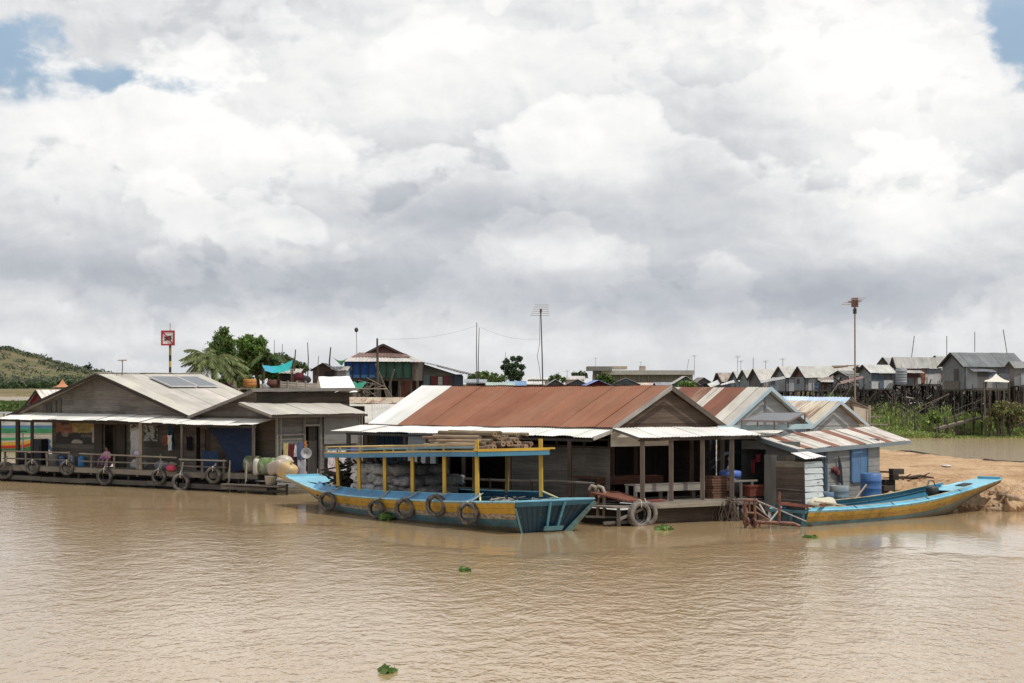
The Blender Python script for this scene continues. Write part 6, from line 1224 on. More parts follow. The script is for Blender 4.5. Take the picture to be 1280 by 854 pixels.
c_ = [P(440, 478, 168), P(458, 478, 168), P(452, 486, 166), P(442, 488, 166)]; mb = MB(); mb.grid(lambda u, v: c_[0].lerp(c_[1], u).lerp(c_[3].lerp(c_[2], u), v)+Z*(.2*NZ.noise(V((u*4, v*4, 0)))), 8, 5, (.04, .22, .15)); solo(mb, 'cloth_heap', 'cloth', 'sea green cloth slung below the blue walled stilt house', 'cloth', gz(P(448, 480, 167)))
gsr = 'driftwood props under the blue walled stilt house'
for k in range(14):
    a_ = P(R.uniform(446, 470), R.uniform(478, 494), 170); d_ = V((R.uniform(-1.2, 1.2), R.uniform(-.3, .3), R.uniform(-.5, .6))); mb = MB(); mb.tube([a_-d_, a_+d_], .045, j((.2, .17, .14), .3), 5); solo(mb, 'stick', 'wood', 'grey stick in the tangle under the blue walled stilt house', 'stick', a_-d_, gsr)
hs = thing('stilt_house', 'dark slope roofed shack with red door and white panel right of the cloth walled house', 'stilt house', gz(P(555, 490, Yb+4)), 'houses on stilts'); mb = MB(); Ys = Yb+4; x0, x1 = P(529, 0, Ys).x, P(579, 0, Ys).x; zl, zr_ = P(0, 455, Ys).z, P(0, 467, Ys).z; o = V((x0, Ys, 0)); zfl = P(0, 486, Ys).z-.6
mb.planks(o, X, V((0, -1, 0)), 0, x1-x0, zfl, P(0, 470, Ys).z, (.11, .10, .095), .3); mb.planks(o, X, V((0, -1, 0)), 0, x1-x0, P(0, 470, Ys).z, zl, (.13, .12, .11), .3, rng=lambda z: (0, (x1-x0)*(zl-z)/(zl-P(0, 471, Ys).z))); mb.build('wall', 'wood', hs); mb = MB()
mb.sheets(P(526, 451.5, Ys+5), P(588, 467, Ys+5), P(588, 468.5, Ys-.6), P(524, 452.5, Ys-.6), lambda i, n: (.10, .09, .085, .3), .9, .3, .02, 2); mb.sheets(P(546, 456, Ys+6), P(589, 467, Ys+6), P(589, 469.5, Ys-1), P(546, 458.5, Ys-1), lambda i, n: (.06, .055, .05, .2), .9, .3, .02, 2); mb.build('roof', 'grey_tin', hs)
for x_, w_, y0, y1, c, nm in ((529, 8, 469, 487, (.16, .21, .24), 'tin_panel'), (539, 7, 470, 486, (.16, .03, .03), 'door'), (547.5, 5.5, 471, 481, (.5, .5, .45), 'window'), (554, 6, 470, 486, (.17, .04, .05), 'door'), (560, 6, 471, 486, (.10, .04, .045), 'door'), (568, 10, 468, 486, (.05, .07, .11), 'tin_panel')):
    mb = MB(); a_, b_ = P(x_, y1, Ys-.1), P(x_+w_, y1, Ys-.1); c2_, d2_ = P(x_+w_, y0, Ys-.1), P(x_, y0, Ys-.1); mb.slab(a_, b_, c2_, d2_, V((0, -.05, 0)), c); mb.build(nm, 'paint', hs)

# ------------------------------------------------------------------ town roofs, trees and masts in the middle distance
gtn = 'small town houses behind the long brown roof'
TN = [(583, 605, 478, 474, 205, (.2, .19, .18), (.30, .33, .36), False, 'low grey house with bluish roof just right of the slope roofed shack'), (610, 640, 483, 478, 210, (.3, .28, .25), (.35, .45, .40), False, 'low house with pale green roof left of the bright blue one'), (636, 655, 482, 476.5, 212, (.2, .2, .2), (.16, .28, .50), False, 'low house with bright blue tarpaulin roof'),
      (655, 678, 480, 477, 230, (.40, .36, .31), (.62, .60, .57), False, 'cream house with white flat roof below the tall antenna'), (682, 707, 483, 474.5, 222, (.12, .11, .10), (.3, .29, .27), True, 'grey brown gabled house right of the tall antenna pole'), (706, 738, 482, 474, 228, (.15, .155, .16), (.55, .54, .52), True, 'wide dark gabled house with white roof edge'), (733, 763, 482, 475.5, 218, (.13, .02, .025), (.22, .30, .60), True, 'maroon gabled house with bright blue roof'),
      (766, 798, 480, 472.5, 236, (.15, .16, .17), (.32, .33, .33), True, 'grey gabled house right of the round bush'), (800, 822, 482, 478.5, 240, (.2, .17, .15), (.52, .40, .34), False, 'low house with white and rust striped roof'), (823, 846, 482, 478, 236, (.1, .1, .1), (.22, .23, .25), False, 'low dark roofed house below the long concrete building'), (842, 872, 480, 470.5, 226, (.12, .16, .12), (.52, .5, .46), True, 'greenish gabled house left of the row of pointed roofs'), (870, 890, 479, 472, 244, (.14, .12, .12), (.2, .16, .15), True, 'small brown gabled house next to the row of pointed roofs'),
      (660, 690, 474, 471.5, 330, (.45, .43, .4), (.62, .61, .58), False, 'far white house behind the tall antenna'), (708, 730, 474, 470, 330, (.42, .33, .3), (.5, .48, .46), False, 'far pinkish house left of the long concrete building')]
for px0, px1, ye, yr, Y, wl, rf, fr_, lb in TN: hut('town_house', lb, px0, px1, ye, yr, Y, wl, rf, 6, gtn, fr_, .3, rust=.08 if rf[0] < .5 else .25, ang=0 if not fr_ else R.uniform(-.06, .06))
Yc = 460; t = thing('concrete_building', 'long unfinished grey concrete building on the skyline', 'building', gz(P(800, 480, Yc))); mb = MB()
def blk(m_, x0, x1, y0, y1, d, dep, c): a_ = P(x0, y1, Yc+d); b_ = P(x1, y0, Yc+d); m_.slab(a_, V((b_.x, a_.y, a_.z)), b_, V((a_.x, a_.y, b_.z)), V((0, dep, 0)), c)
blk(mb, 743, 866, 468.5, 482, 2, 12, (.27, .25, .215)); blk(mb, 743, 760, 462, 469, 2, 10, (.22, .23, .25)); mb.build('wall', 'concrete', t); mb = MB(); blk(mb, 752, 868, 463, 468.5, 0, 14, (.42, .40, .36)); blk(mb, 735, 765, 458, 463.5, -1, 12, (.22, .215, .21)); blk(mb, 765, 784, 457.8, 461.5, 0, 10, (.50, .43, .32)); mb.build('roof_slab', 'concrete', t); mb = MB(); blk(mb, 800, 807, 457.5, 463, 3, 3, (.42, .34, .28)); mb.build('roof_tank', 'concrete', t)
for k in range(9): mb = MB(); blk(mb, 764+k*11.5, 765+k*11.5, 469, 476, 1.5, .6, (.36, .34, .3)); mb.build('column', 'concrete', t)
tree('clumpy_tree', 'round headed dark tree of separate leaf clumps on the skyline', gz(P(641, 485, 232)), px_blobs([(633, 452, 4), (641, 448.5, 3.6), (649, 448.5, 4.2), (630, 459, 4), (637, 458, 4.5), (645, 456, 4), (652, 458.5, 4), (634, 466, 4), (643, 465, 5), (651, 467, 4.2), (639, 472, 4.5), (648, 473, 4)], 232, .8), 9000, .26, (.06, .095, .045), (.10, .15, .06), .15)
gmb = 'bushes among the town roofs'
bush('bush', 'yellow green bush between the two tall poles and the clumpy tree', [(603, 474, 6), (613, 476, 7), (622, 477, 6), (608, 480, 6)], 222, 1800, .35, (.10, .14, .04), (.14, .17, .05), 'bush', gmb)
bush('bush', 'darker bush behind the yellow green one', [(590, 472, 5), (598, 469, 5), (607, 468, 5), (618, 470, 5), (628, 473, 5)], 240, 1500, .4, GR, GD, 'bush', gmb)
bush('bush', 'round green bush beside the maroon gabled house', [(749, 474, 5), (757, 472, 6), (764, 475, 5), (754, 479, 5)], 228, 1700, .36, (.06, .10, .03), GR2, 'bush', gmb)
bush('bush', 'flat topped umbrella like bush by the far pinkish house', [(718, 469, 4), (725, 468.5, 4.5), (731, 469.5, 3.5)], 345, 900, .5, (.08, .10, .045), None, 'bush', gmb)
bush('bush', 'small dark bush beside the far white house', [(690, 473, 4), (697, 471.5, 4.5), (704, 475, 4)], 320, 800, .45, GD, None, 'bush', gmb)
bush('bush', 'green creeper covered bush below the greenish gabled house', [(852, 480, 4), (860, 479, 4), (866, 481, 4)], 218, 700, .3, GR2, None, 'bush', gmb)
antenna('antenna', 'tall slender mast with many armed antenna rising behind the brown roof', V((P(679, 0, 205).x, 205, 2.5)), P(676, 388, 205), 6, .075, boom=V((.15, -1, .1)), span=1.05, tilt=.19)
mb = MB(); mb.tube([P(675, 394, 205), P(674.5, 430, 205), P(671.5, 446, 205), P(674, 458, 205), P(676, 476, 205)], .025, (.05, .05, .05), 5); solo(mb, 'antenna_cable', 'rubber', 'slack black cable hanging along the tall slender mast', 'cable', P(676, 476, 205))
t = antenna('antenna', 'thick bamboo mast with antenna standing right of the blue roofs', V((P(1068, 0, 84).x, 84, -.2)), P(1068.5, 377, 84), 5, .045, (.26, .19, .14), span=.40, boom=V((.3, -1, .0)), tilt=.06)
mb = MB(); mb.beam(P(1040, 458, 83.9), P(1074, 457, 84), .06, .06, (.36, .27, .2)); mb.beam(P(1042, 459.5, 83.9), P(1060, 457.5, 84), .05, .09, (.25, .16, .12)); mb.build('cross_arm', 'wood', t)
for px, yt, yb, Y, lb in ((744.5, 448, 462, 455, 'small far antenna above the left end of the concrete building'), (801, 453, 460, 455, 'tiny antenna by the tank of the concrete building'), (868, 445, 472, 300, 'far antenna right of the concrete building'), (922, 446, 470, 270, 'far antenna over the row of pointed roofs, left of two'), (926, 452, 470, 272, 'far antenna over the row of pointed roofs, right of two'), (957, 452, 462, 260, 'far antenna above the long pale ridge'), (978.5, 449, 458, 240, 'far antenna on the grey gable in the row'), (709, 464, 474, 330, 'tiny far antenna over the small town roofs')):
    antenna('antenna', lb, P(px-.3, yb, Y), P(px, yt, Y), 3, .035, (.14, .13, .12), span=.45, group='far antennas on the skyline', hub=False, tilt=.1)
for px0, px1, yt, yb, Y, lb in ((1143, 1139, 420, 450, 190, 'thin leaning rod above the houses on stilts, left of the big roof'), (1183.5, 1183.5, 420, 445, 190, 'straight thin rod at the left end of the big grey roof'), (1218.5, 1218.5, 415, 440, 195, 'tall hair thin rod behind the big grey roof'), (1254, 1261, 412, 455, 178, 'long leaning dark rod at the right end of the big grey roof'), (861, 858, 449, 466, 400, 'tiny leaning rod on the concrete building'), (941.5, 941.5, 447, 462, 262, 'straight rod above the pointed roofs')):
    mb = MB(); mb.tube([P(px1, yb, Y), P(px0, yt, Y)], .04, (.14, .13, .12), 5); solo(mb, 'rod', 'metal', lb, 'rod', P(px1, yb, Y), 'thin rods on the skyline')

# ------------------------------------------------------------------ houses on stilts along the far bank
gst = 'houses on stilts along the right bank'
def stilt_house(label, g0, g1, L1, yf, ye, yr, Y, gcol=(.24, .25, .26), lcol=(.15, .155, .16), rcol=(.34, .34, .33), rust=.1, stilts=True, ang=.41, panels=(), depth=None, gmat='grey_tin'):
    """gable face on the left, long side running back to the right"""
    l = V((math.cos(ang), math.sin(ang), 0)); g = V((-l.y, l.x, 0)); c = P(g1, ye, Y); c0 = V((c.x, c.y, 0))
    zf, ze, zr = P(0, yf, Y).z, c.z, P(0, yr, Y).z
    def solve(d, px): s = (px-640)/F; return (s*c0.y-c0.x)/(d.x-s*d.y)
    wd = min(6.0, abs(solve(g, g0))); ln = abs(solve(l, L1)); q = lambda a, b, z: c0+l*a+g*b+Z*z
    base = q(ln/2, 0, 0); base.z = ground_h(base.x, base.y); t = thing('stilt_house', label, 'stilt house', base, gst); mb = MB()
    mb.vplanks(q(0, 0, 0), g, -l, 0, wd, zf, ze, gcol, .9, jit=.08); n = 10
    mb.add([q(-.01, 0, ze), q(-.01, wd, ze), q(-.01, wd/2, zr-.05)], [(0, 1, 2)], gcol); mb.vplanks(q(0, 0, 0), l, -g, 0, ln, zf, ze, lcol, .9, jit=.1); mb.vplanks(q(0, wd, 0), l, g, 0, ln, zf, ze, lcol, 1.2); mb.vplanks(q(ln, 0, 0), g, l, 0, wd, zf, ze, lcol, 1.2); mb.slab(q(0, 0, zf-.15), q(ln, 0, zf-.15), q(ln, wd, zf-.15), q(0, wd, zf-.15), Z*.14, (.07, .06, .05)); mb.build('wall', gmat, t); mb = MB(); o = .3; rc = lambda i, n: tuple(rcol)+(rust,)
    mb.sheets(q(-o, wd/2, zr), q(ln+o, wd/2, zr), q(ln+o, -o, ze-.15), q(-o, -o, ze-.15), rc, .9, .22, .011, 3); mb.sheets(q(-o, wd/2, zr), q(ln+o, wd/2, zr), q(ln+o, wd+o, ze-.15), q(-o, wd+o, ze-.15), rc, .9, .22, .011, 2); mb.build('roof', 'grey_tin', t)
    mb = MB()
    for b in (-o, wd+o): mb.beam(q(-o-.04, wd/2, zr-.06), q(-o-.04, b, ze-.2), .06, .16, (.06, .055, .05))
    mb.build('bargeboard', 'wood', t)
    for nm, p0, p1, y0, y1, cl, face in panels:
        mb = MB(); d = l if face == 'l' else g; s0, s1 = solve(d, p0), solve(d, p1); n_ = -g if face == 'l' else -l; za, zb2 = P(0, y1, Y).z, P(0, y0, Y).z; a_ = c0+d*s0+n_*.03; b_ = c0+d*s1+n_*.03
        mb.slab(a_+Z*za, b_+Z*za, b_+Z*zb2, a_+Z*zb2, n_*.03, cl); mb.build(nm, gmat, t)
    # patched sheets, a window and a slack porch roof, different on every house
    for q_ in range(R.randint(2, 4)):
        a0_ = R.uniform(.05, .8)*ln; w_ = R.uniform(.6, 1.3); z0_ = zf+R.choice((.05, .1, (ze-zf)*.45)); mb = MB(); a1_ = min(ln-.05, a0_+w_)
        mb.slab(q(a0_, -.015-.004*q_, z0_), q(a1_, -.015-.004*q_, z0_), q(a1_, -.015-.004*q_, min(ze-.1, z0_+R.uniform(.7, 1.6))), q(a0_, -.015-.004*q_, min(ze-.1, z0_+R.uniform(.7, 1.6))), g*-.02, j(R.choice(((.30, .31, .32), (.22, .2, .18), (.16, .12, .095), (.36, .37, .38), (.10, .13, .17))), .15)+(R.uniform(0, .4),)); mb.build('patch_sheet', gmat, t)
    if ln > 3:
        a0_ = R.uniform(.15, .6)*ln; mb = MB(); mb.slab(q(a0_, -.05, zf+.7), q(a0_+.55, -.05, zf+.7), q(a0_+.55, -.05, zf+1.25), q(a0_, -.05, zf+1.25), g*-.02, (.02, .02, .022)); mb.build('window', 'paint', t)
        a0_ = R.uniform(.0, .45)*ln; mb = MB(); mb.sheets(q(a0_, -.05, ze-.25), q(a0_+ln*.4, -.05, ze-.3), q(a0_+ln*.4, -1.0, ze-.62), q(a0_, -1.0, ze-.58), rc, .9, .22, .011, 2, .08); mb.build('porch_roof', 'grey_tin', t)
    mb = MB(); mb.slab(q(-.2, -.9, zf-.1), q(ln*.9, -.9, zf-.1), q(ln*.9, -.02, zf-.1), q(-.2, -.02, zf-.1), Z*.08, (.10, .085, .07)); mb.build('porch_floor', 'wood', t)
    for q_ in range(int(ln/1.3)): mb = MB(); mb.beam(q(.3+q_*1.3, -.85, ground_h(*q(.3+q_*1.3, -.85, 0)[:2])-.3), q(.3+q_*1.3, -.85, zf+R.uniform(-.05, .9)), .09, .09, j((.11, .09, .075), .3)); mb.build('stilt', 'wood', t)
    if stilts:
        ns = max(4, int(ln/.9)); k = 0
        for i in range(ns+1):
            for b in (0, wd*.5, wd):
                p = q(ln*i/ns+R.uniform(-.25, .25), b+R.uniform(-.2, .2), 0); gh = ground_h(p.x, p.y); mb = MB(); c_ = j((.10, .085, .07) if b == 0 else (.04, .034, .03), .3)  # stilts behind the front row get a darker colour as under-floor shade
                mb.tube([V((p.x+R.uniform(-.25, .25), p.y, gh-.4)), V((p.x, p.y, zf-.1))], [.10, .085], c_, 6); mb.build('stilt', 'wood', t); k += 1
        for i in range(5):
            a_ = q(R.uniform(0, ln), -.1, R.uniform(1.6, zf-.2)); b_ = q(R.uniform(0, ln), .0, R.uniform(1.6, zf-.2)); mb = MB(); mb.tube([a_, b_], .05, j((.15, .13, .11), .3), 5); mb.build('brace', 'wood', t)
    return t
stilt_house('dark gabled stilt house cut by the right picture edge, rusty brown gable', 1262, 1268, 1300, 482, 458, 452, 168, (.16, .13, .11), (.15, .16, .17), (.20, .20, .20), .25)
stilt_house('largest stilt house with long dark grey roof and one pale tin panel', 1178, 1205, 1278, 487, 456.5, 440.5, 172, (.19, .20, .205), (.15, .155, .16), (.14, .15, .16), .05, panels=(('tin_panel', 1207, 1221, 459, 486, (.42, .45, .47), 'l'), ('tin_panel', 1221, 1240, 471, 492, (.30, .30, .29), 'l'), ('plank_panel', 1181, 1200, 476, 487, (.14, .12, .095), 'g'), ('door', 1193, 1198, 461, 476, (.08, .07, .06), 'g')))
stilt_house('stilt house with maroon door and patched white lower walls', 1117, 1121, 1177, 481, 458.5, 446.5, 186, (.22, .23, .24), (.2, .21, .22), (.36, .36, .34), .15, panels=(('door', 1133, 1146, 458.5, 472, (.14, .03, .03), 'l'), ('tin_panel', 1147, 1175, 467, 480, (.46, .45, .44), 'l'), ('tin_panel', 1158, 1175, 459, 466, (.20, .22, .25), 'l'), ('rusty_panel', 1151, 1156, 461, 480, (.32, .14, .09), 'l')))
stilt_house('grey gabled stilt house with two white panels and a tiny canopy', 1074, 1089, 1116, 486.5, 464.5, 456, 184, (.26, .28, .29), (.13, .14, .15), (.42, .42, .40), .05, panels=(('tin_panel', 1089, 1098, 477, 486, (.52, .52, .52), 'l'), ('tin_panel', 1104.5, 1115, 475.5, 486, (.52, .52, .52), 'l')))
stilt_house('low dark gabled stilt house in front of the thick bamboo mast', 1042, 1060, 1076, 487, 468, 463.5, 192, (.20, .20, .20), (.16, .15, .14), (.2, .2, .19), .3, panels=(('window', 1048, 1051, 472, 482, (.5, .5, .48), 'g'),), ang=.25)
stilt_house('stilt house with maroon pointed gable and long pale roof', 993, 1007, 1068, 488, 470.5, 458, 204, (.17, .065, .06), (.19, .19, .19), (.40, .39, .36), .08, panels=(('tin_panel', 1010, 1021, 473, 489, (.38, .39, .40), 'l'), ('tin_panel', 994, 1006, 471.5, 488, (.24, .26, .27), 'g'), ('door', 1026, 1033, 473, 486, (.14, .06, .055), 'l'), ('tin_panel', 997, 1000, 474, 480, (.12, .03, .03), 'g')))
stilt_house('stilt house with pale grey pointed gable left of the maroon one', 969, 983, 995, 489, 470.5, 458, 212, (.29, .30, .31), (.17, .17, .18), (.42, .41, .38), .05, panels=(('tin_panel', 986, 993, 472, 489, (.36, .38, .40), 'l'),))
stilt_house('stilt house with dark plank gable and long pale roof towards the grey gable', 938, 950, 973, 487, 473.5, 461, 226, (.12, .11, .10), (.17, .17, .175), (.42, .40, .37), .06)
stilt_house('pointed grey gabled stilt house, third from left in the row of pointed roofs', 925, 936, 945, 486, 474, 462.5, 236, (.25, .27, .28), (.15, .15, .16), (.40, .39, .37), .05)
stilt_house('pointed blue grey gabled stilt house, second from left in the row of pointed roofs', 914, 924, 930, 485, 475.5, 464.5, 246, (.23, .26, .28), (.15, .15, .16), (.38, .38, .37), .05)
stilt_house('leftmost pointed house on stilts with rust patched roof', 895, 903, 917, 484, 476, 466, 256, (.10, .09, .085), (.17, .17, .17), (.42, .36, .30), .45)
for lb, a_, b_, c_, d_, Y, col in (('white tin lean-to roof below the rust patched pointed house', (884, 480), (897, 475), (900, 480), (888, 484), 238, (.62, .62, .60)), ('white tin lean-to roof below the blue grey pointed house', (902, 480), (917, 475), (919, 478.5), (900, 481.5), 232, (.60, .60, .59)), ('pale lean-to roof left of the pale grey pointed gable', (950, 476), (980, 470.5), (982, 473), (951, 479), 208, (.40, .40, .40)), ('rusty lean-to roof right of the maroon gable house', (1022, 473), (1042, 470), (1043, 473.5), (1025, 476), 196, (.25, .18, .15)), ('red brown lean-to roof crossing behind the bamboo mast', (1050, 477), (1078, 470), (1080, 472.5), (1051, 480), 180, (.22, .11, .09))):
    t = thing('lean_to', lb, 'lean-to', gz(P(a_[0], 480, Y)), 'lean-to roofs among the houses on stilts'); mb = MB(); mb.sheets(P(*a_, Y+2), P(*b_, Y+2), P(*c_, Y), P(*d_, Y), lambda i, n: col+(.1,), .9, .3, .02, 2, .02); mb.build('roof', 'grey_tin', t)
    for p in (P(*c_, Y), P(*d_, Y)): mb = MB(); mb.tube([V((p.x, p.y, ground_h(p.x, p.y)-.2)), p], .06, (.08, .07, .06), 5); mb.build('post', 'wood', t)
for px, yr, ye, hw_, Y, lb in ((1103, 447, 456, 7, 196, 'small triangular roof vent behind the two white panels'), (1136, 450, 457, 5, 189, 'dark triangular vent on the roof above the maroon door'), (1168, 445, 453, 7, 189, 'dark triangular vent with pointed tip left of the big roof')):
    mb = MB(); a_, b_, c_ = P(px, yr, Y), P(px-hw_, ye, Y), P(px+hw_, ye, Y); bk = V((2.2, 3, 0)); mb.add([a_, b_, c_], [(0, 1, 2)], (.09, .075, .065)); mb.add([a_, b_, b_+bk, a_+bk], [(0, 1, 2, 3)], (.3, .3, .29, .1)); mb.add([a_, c_, c_+bk, a_+bk], [(0, 1, 2, 3)], (.38, .38, .36, .1)); mb.beam(a_-V((0, .05, 0)), b_-V((0, .05, 0)), .06, .12, (.05, .045, .04)); mb.beam(a_-V((0, .05, 0)), c_-V((0, .05, 0)), .06, .12, (.05, .045, .04))
    solo(mb, 'roof_dormer', 'grey_tin', lb, 'dormer', P(px, ye, Y), 'triangular roof vents')
c = P(1126.5, 481, 184); mb = MB(); hh_ = P(0, 461, 184).z-c.z; mb.lathe([(0, 0), (.52, 0), (.54, .05)]+[x for k in range(1, 6) for x in ((.54, hh_*k/6-.03), (.56, hh_*k/6), (.54, hh_*k/6+.03))]+[(.54, hh_-.03), (.5, hh_), (0, hh_+.05)], c, (.30, .31, .33, .1), Z, 20); solo(mb, 'water_tank', 'grey_tin', 'ribbed grey metal water tank beside the maroon stilt house door', 'tank', c)
t = thing('canopy', 'cream cloth canopy on a stilt platform before the largest stilt house', 'canopy', gz(P(1245, 500, 165))); mb = MB(); ap = P(1245, 467, 166); e = [P(1230, 477, 164.5), P(1261, 478, 164.5), P(1262, 476, 169), P(1232, 475, 169)]
for k in range(4): mb.grid(lambda u, v: ap.lerp(e[k], u).lerp(ap.lerp(e[(k+1) % 4], u), v)-Z*(.15*math.sin(math.pi*u)), 5, 5, (.60, .57, .50))
mb.build('cloth', 'cloth', t); mb = MB(); zp = P(0, 487, 165).z; mb.slab(V((e[0].x, 164.5, zp)), V((e[1].x, 164.5, zp)), V((e[1].x, 169, zp)), V((e[0].x, 169, zp)), Z*.12, (.14, .12, .1)); mb.build('platform', 'wood', t)
for p in e+[P(1237, 480, 164.4), P(1248, 480, 164.4), P(1255, 480, 164.4)]: mb = MB(); mb.tube([V((p.x+R.uniform(-.2, .2), p.y, ground_h(p.x, p.y)-.5)), V((p.x, p.y, p.z if p in e else zp))], .08, j((.13, .11, .09), .3), 6); mb.build('post', 'wood', t)
gpl = 'loose poles and stakes on the right bank'
for k in range(46):
    px = R.uniform(1085, 1275); Y = R.uniform(165, 178); p = P(px, 500, Y); h0 = ground_h(p.x, Y); mb = MB(); r = R.uniform(.04, .075); hgt = R.uniform(1.2, 3.2)
    if k % 5 == 0: mb.tube([V((p.x-R.uniform(1, 2.5), Y, h0+R.uniform(.5, 1.5))), V((p.x+R.uniform(1, 2.5), Y, h0+R.uniform(1, 3)))], r*.8, j((.15, .13, .11), .3), 5)
    else: mb.tube([V((p.x+R.uniform(-.3, .3), Y, h0-.3)), V((p.x, Y, h0+hgt))], [r, r*.7], j((.10, .085, .07), .35), 6)
    solo(mb, 'stake', 'wood', 'thin grey stake among the stilts on the right bank', 'stake', V((p.x, Y, h0)), gpl)
t = thing('walkway', 'sloping plank walkway running down the green bank', 'walkway', gz(P(1195, 520, 160))); mb = MB(); wa, wb = P(1172, 535, 164), P(1226, 521, 166.5)
for k in range(26): p = wa.lerp(wb, k/26); q_ = wa.lerp(wb, (k+.9)/26); mb.slab(p-V((0, .5, 0)), q_-V((0, .5, 0)), q_+V((0, .5, 0)), p+V((0, .5, 0)), Z*.06, j((.24, .2, .16), .25))
mb.beam(wa-V((0, .5, .1)), wb-V((0, .5, .1)), .08, .14, WOOD); mb.build('plank_deck', 'wood', t)
for k in range(6): p = wa.lerp(wb, k/5); mb = MB(); mb.tube([V((p.x, p.y-.4, -.4)), V((p.x, p.y-.4, p.z+.3))], .07, j(WOODD), 6); mb.build('post', 'wood', t)
# dark heap of old timber under the stilt houses reads as one tangle
mb = MB()
for k in range(1500):
    px = R.uniform(1040, 1290); Y = R.uniform(174, 194); p = P(px, 500, Y); h0 = ground_h(p.x, Y); d = V((R.uniform(-.5, .5), R.uniform(-.3, .3), R.uniform(-.6, .9))); c0 = V((p.x, Y, h0+min(2.2, abs(R.gauss(0, 1.1))))); mb.tube([c0-d, c0+d], R.uniform(.03, .08), j((.045, .037, .03), .6) if R.random() > .07 else j((.35, .34, .32), .2), 5, False)
o = struct(mb, 'driftwood_tangle', 'wood', 'stuff'); o['label'] = 'dark tangle of old timber and rubbish beneath the houses on stilts'; o['category'] = 'debris'
# bank vegetation
mb = MB(); n = 0
for k in range(46000):
    px = R.uniform(1030, 1310); Y = R.uniform(163.5, 182) if R.random() < .8 else R.uniform(163, 168); x = (px-640)/F*Y; h0 = max(0, ground_h(x, Y)); dens = NZ.noise(V((x*.22, Y*.4, 2)))
    if dens < -.25 and R.random() < .75: continue
    hgt = (.2+1.1*max(0, dens+.25))*(.35 if Y < 168 else 1.0)*(1.7 if px < 1190 else .9)
    c = (.24, .33, .09) if R.random() < .62 else ((.33, .35, .14) if R.random() < .7 else (.12, .17, .06))
    p = V((x, Y, h0+R.uniform(0, 1)*hgt)); leafquad(mb, p, (Z*(1.3 if Y > 167 else .4)+rdir()*.6).normalized(), .46 if Y > 167 else .2, j(c, .3), .17 if Y > 167 else .4)
o = struct(mb, 'bank_weeds', 'leaf', 'stuff'); o['label'] = 'bright green weeds and water hyacinth along the right bank'; o['category'] = 'weeds'
bush('shrub', 'brownish tangled shrub at the right end of the green bank', [(1240, 515, 9), (1252, 510, 10), (1264, 512, 11), (1275, 516, 11), (1247, 522, 9), (1262, 524, 10), (1234, 526, 6)], 164.5, 7000, .22, (.17, .19, .075), (.22, .18, .09), 'shrub', None, .4)
bush('shrub', 'upright green shrub left of the plank walkway on the bank', [(1166, 518, 5), (1172, 524, 6), (1160, 526, 5)], 166, 900, .34, (.22, .30, .085), GR2, 'shrub', None, .4)
# floating weed
def hyac(label, px, py, w_, n, hgt=.22):
    c = W(px, py); mb = MB()
    for k in range(n): a = R.uniform(0, 6.28); r_ = w_*R.random()**.6; p = c+V((math.cos(a)*r_, math.sin(a)*r_*1.4, R.uniform(.02, hgt)*(1-.5*r_/w_))); leafquad(mb, p, (Z*.6+rdir()).normalized(), .16, j((.13, .22, .06), .35), .8)
    mb.blob(c-Z*.03, X*w_*.8, V((0, w_*.9, 0)), Z*.06, (.03, .04, .02), 10, 6); solo(mb, 'water_hyacinth', 'leaf', label, 'water plant', c, 'clumps of floating water plant')
hyac('green floating clump against the side of the yellow boat', 484, 650, .32, 150, .3); hyac('small floating sprig in open water below the yellow boat stern', 583, 714, .17, 22, .12); hyac('lone floating sprig near the bottom of the picture', 484, 841, .13, 18, .12); hyac('floating clump between the porch tyres and the tarred hull', 829, 662, .3, 70, .15); hyac('thin floating sprig off the stern of the long blue boat', 1012, 672, .25, 26, .06)

# ------------------------------------------------------------------ far left: hill, field, boats and red gabled house
mb = MB()
for k in range(3800):
    px = R.uniform(-40, 150); Y = R.uniform(1400, 2350); x = (px-640)/F*Y; h0 = ground_h(x, Y)
    cl = NZ.noise(V((x*.008, Y*.004, 3)))+.5*NZ.noise(V((x*.03, Y*.015, 8))); rz_ = (Y-1400)/950
    if cl < .12 and R.random() > .10+.6*(rz_ > .94): continue
    r = R.uniform(1.4, 4.2); c0 = V((x, Y, h0+r*.35)); c = j((.10, .125, .075) if R.random() < .7 else (.16, .165, .11), .3)
    for q in range(16): d = rdir(); d.z = abs(d.z); leafquad(mb, c0+V((d.x*r, d.y*r, d.z*r*.8)), rdir(), r*.6, j(c, .25), .8)
o = struct(mb, 'hill_scrub', 'leaf', 'stuff'); o['label'] = 'dark scrub and trees scattered over the far hill'; o['category'] = 'scrub'
mb = MB()
for k in range(900):
    px = R.uniform(-60, 240); Y = R.uniform(1240, 1330); x = (px-640)/F*Y; r = R.uniform(1.5, 3); c0 = V((x, Y, ground_h(x, Y)+r*.6))
    for q in range(8): leafquad(mb, c0+rdir()*r, rdir(), r*.9, j((.045, .075, .03), .3), .8)
o = struct(mb, 'far_treeline', 'leaf', 'stuff'); o['label'] = 'line of small trees at the foot of the far hill'; o['category'] = 'trees'
mb = MB()
for k in range(14000):
    px = R.uniform(-40, 130); Y = R.uniform(318, 400); x = (px-640)/F*Y; h0 = ground_h(x, Y)
    leafquad(mb, V((x, Y, max(0, h0)+R.uniform(0, .5))), (Z+rdir()*.7).normalized(), 1.0, j((.10, .15, .04) if R.random() < .75 else (.06, .10, .03), .3), .35)
o = struct(mb, 'reed_bank', 'leaf', 'stuff'); o['label'] = 'green reeds on the low bank beyond the striped boats'; o['category'] = 'reeds'
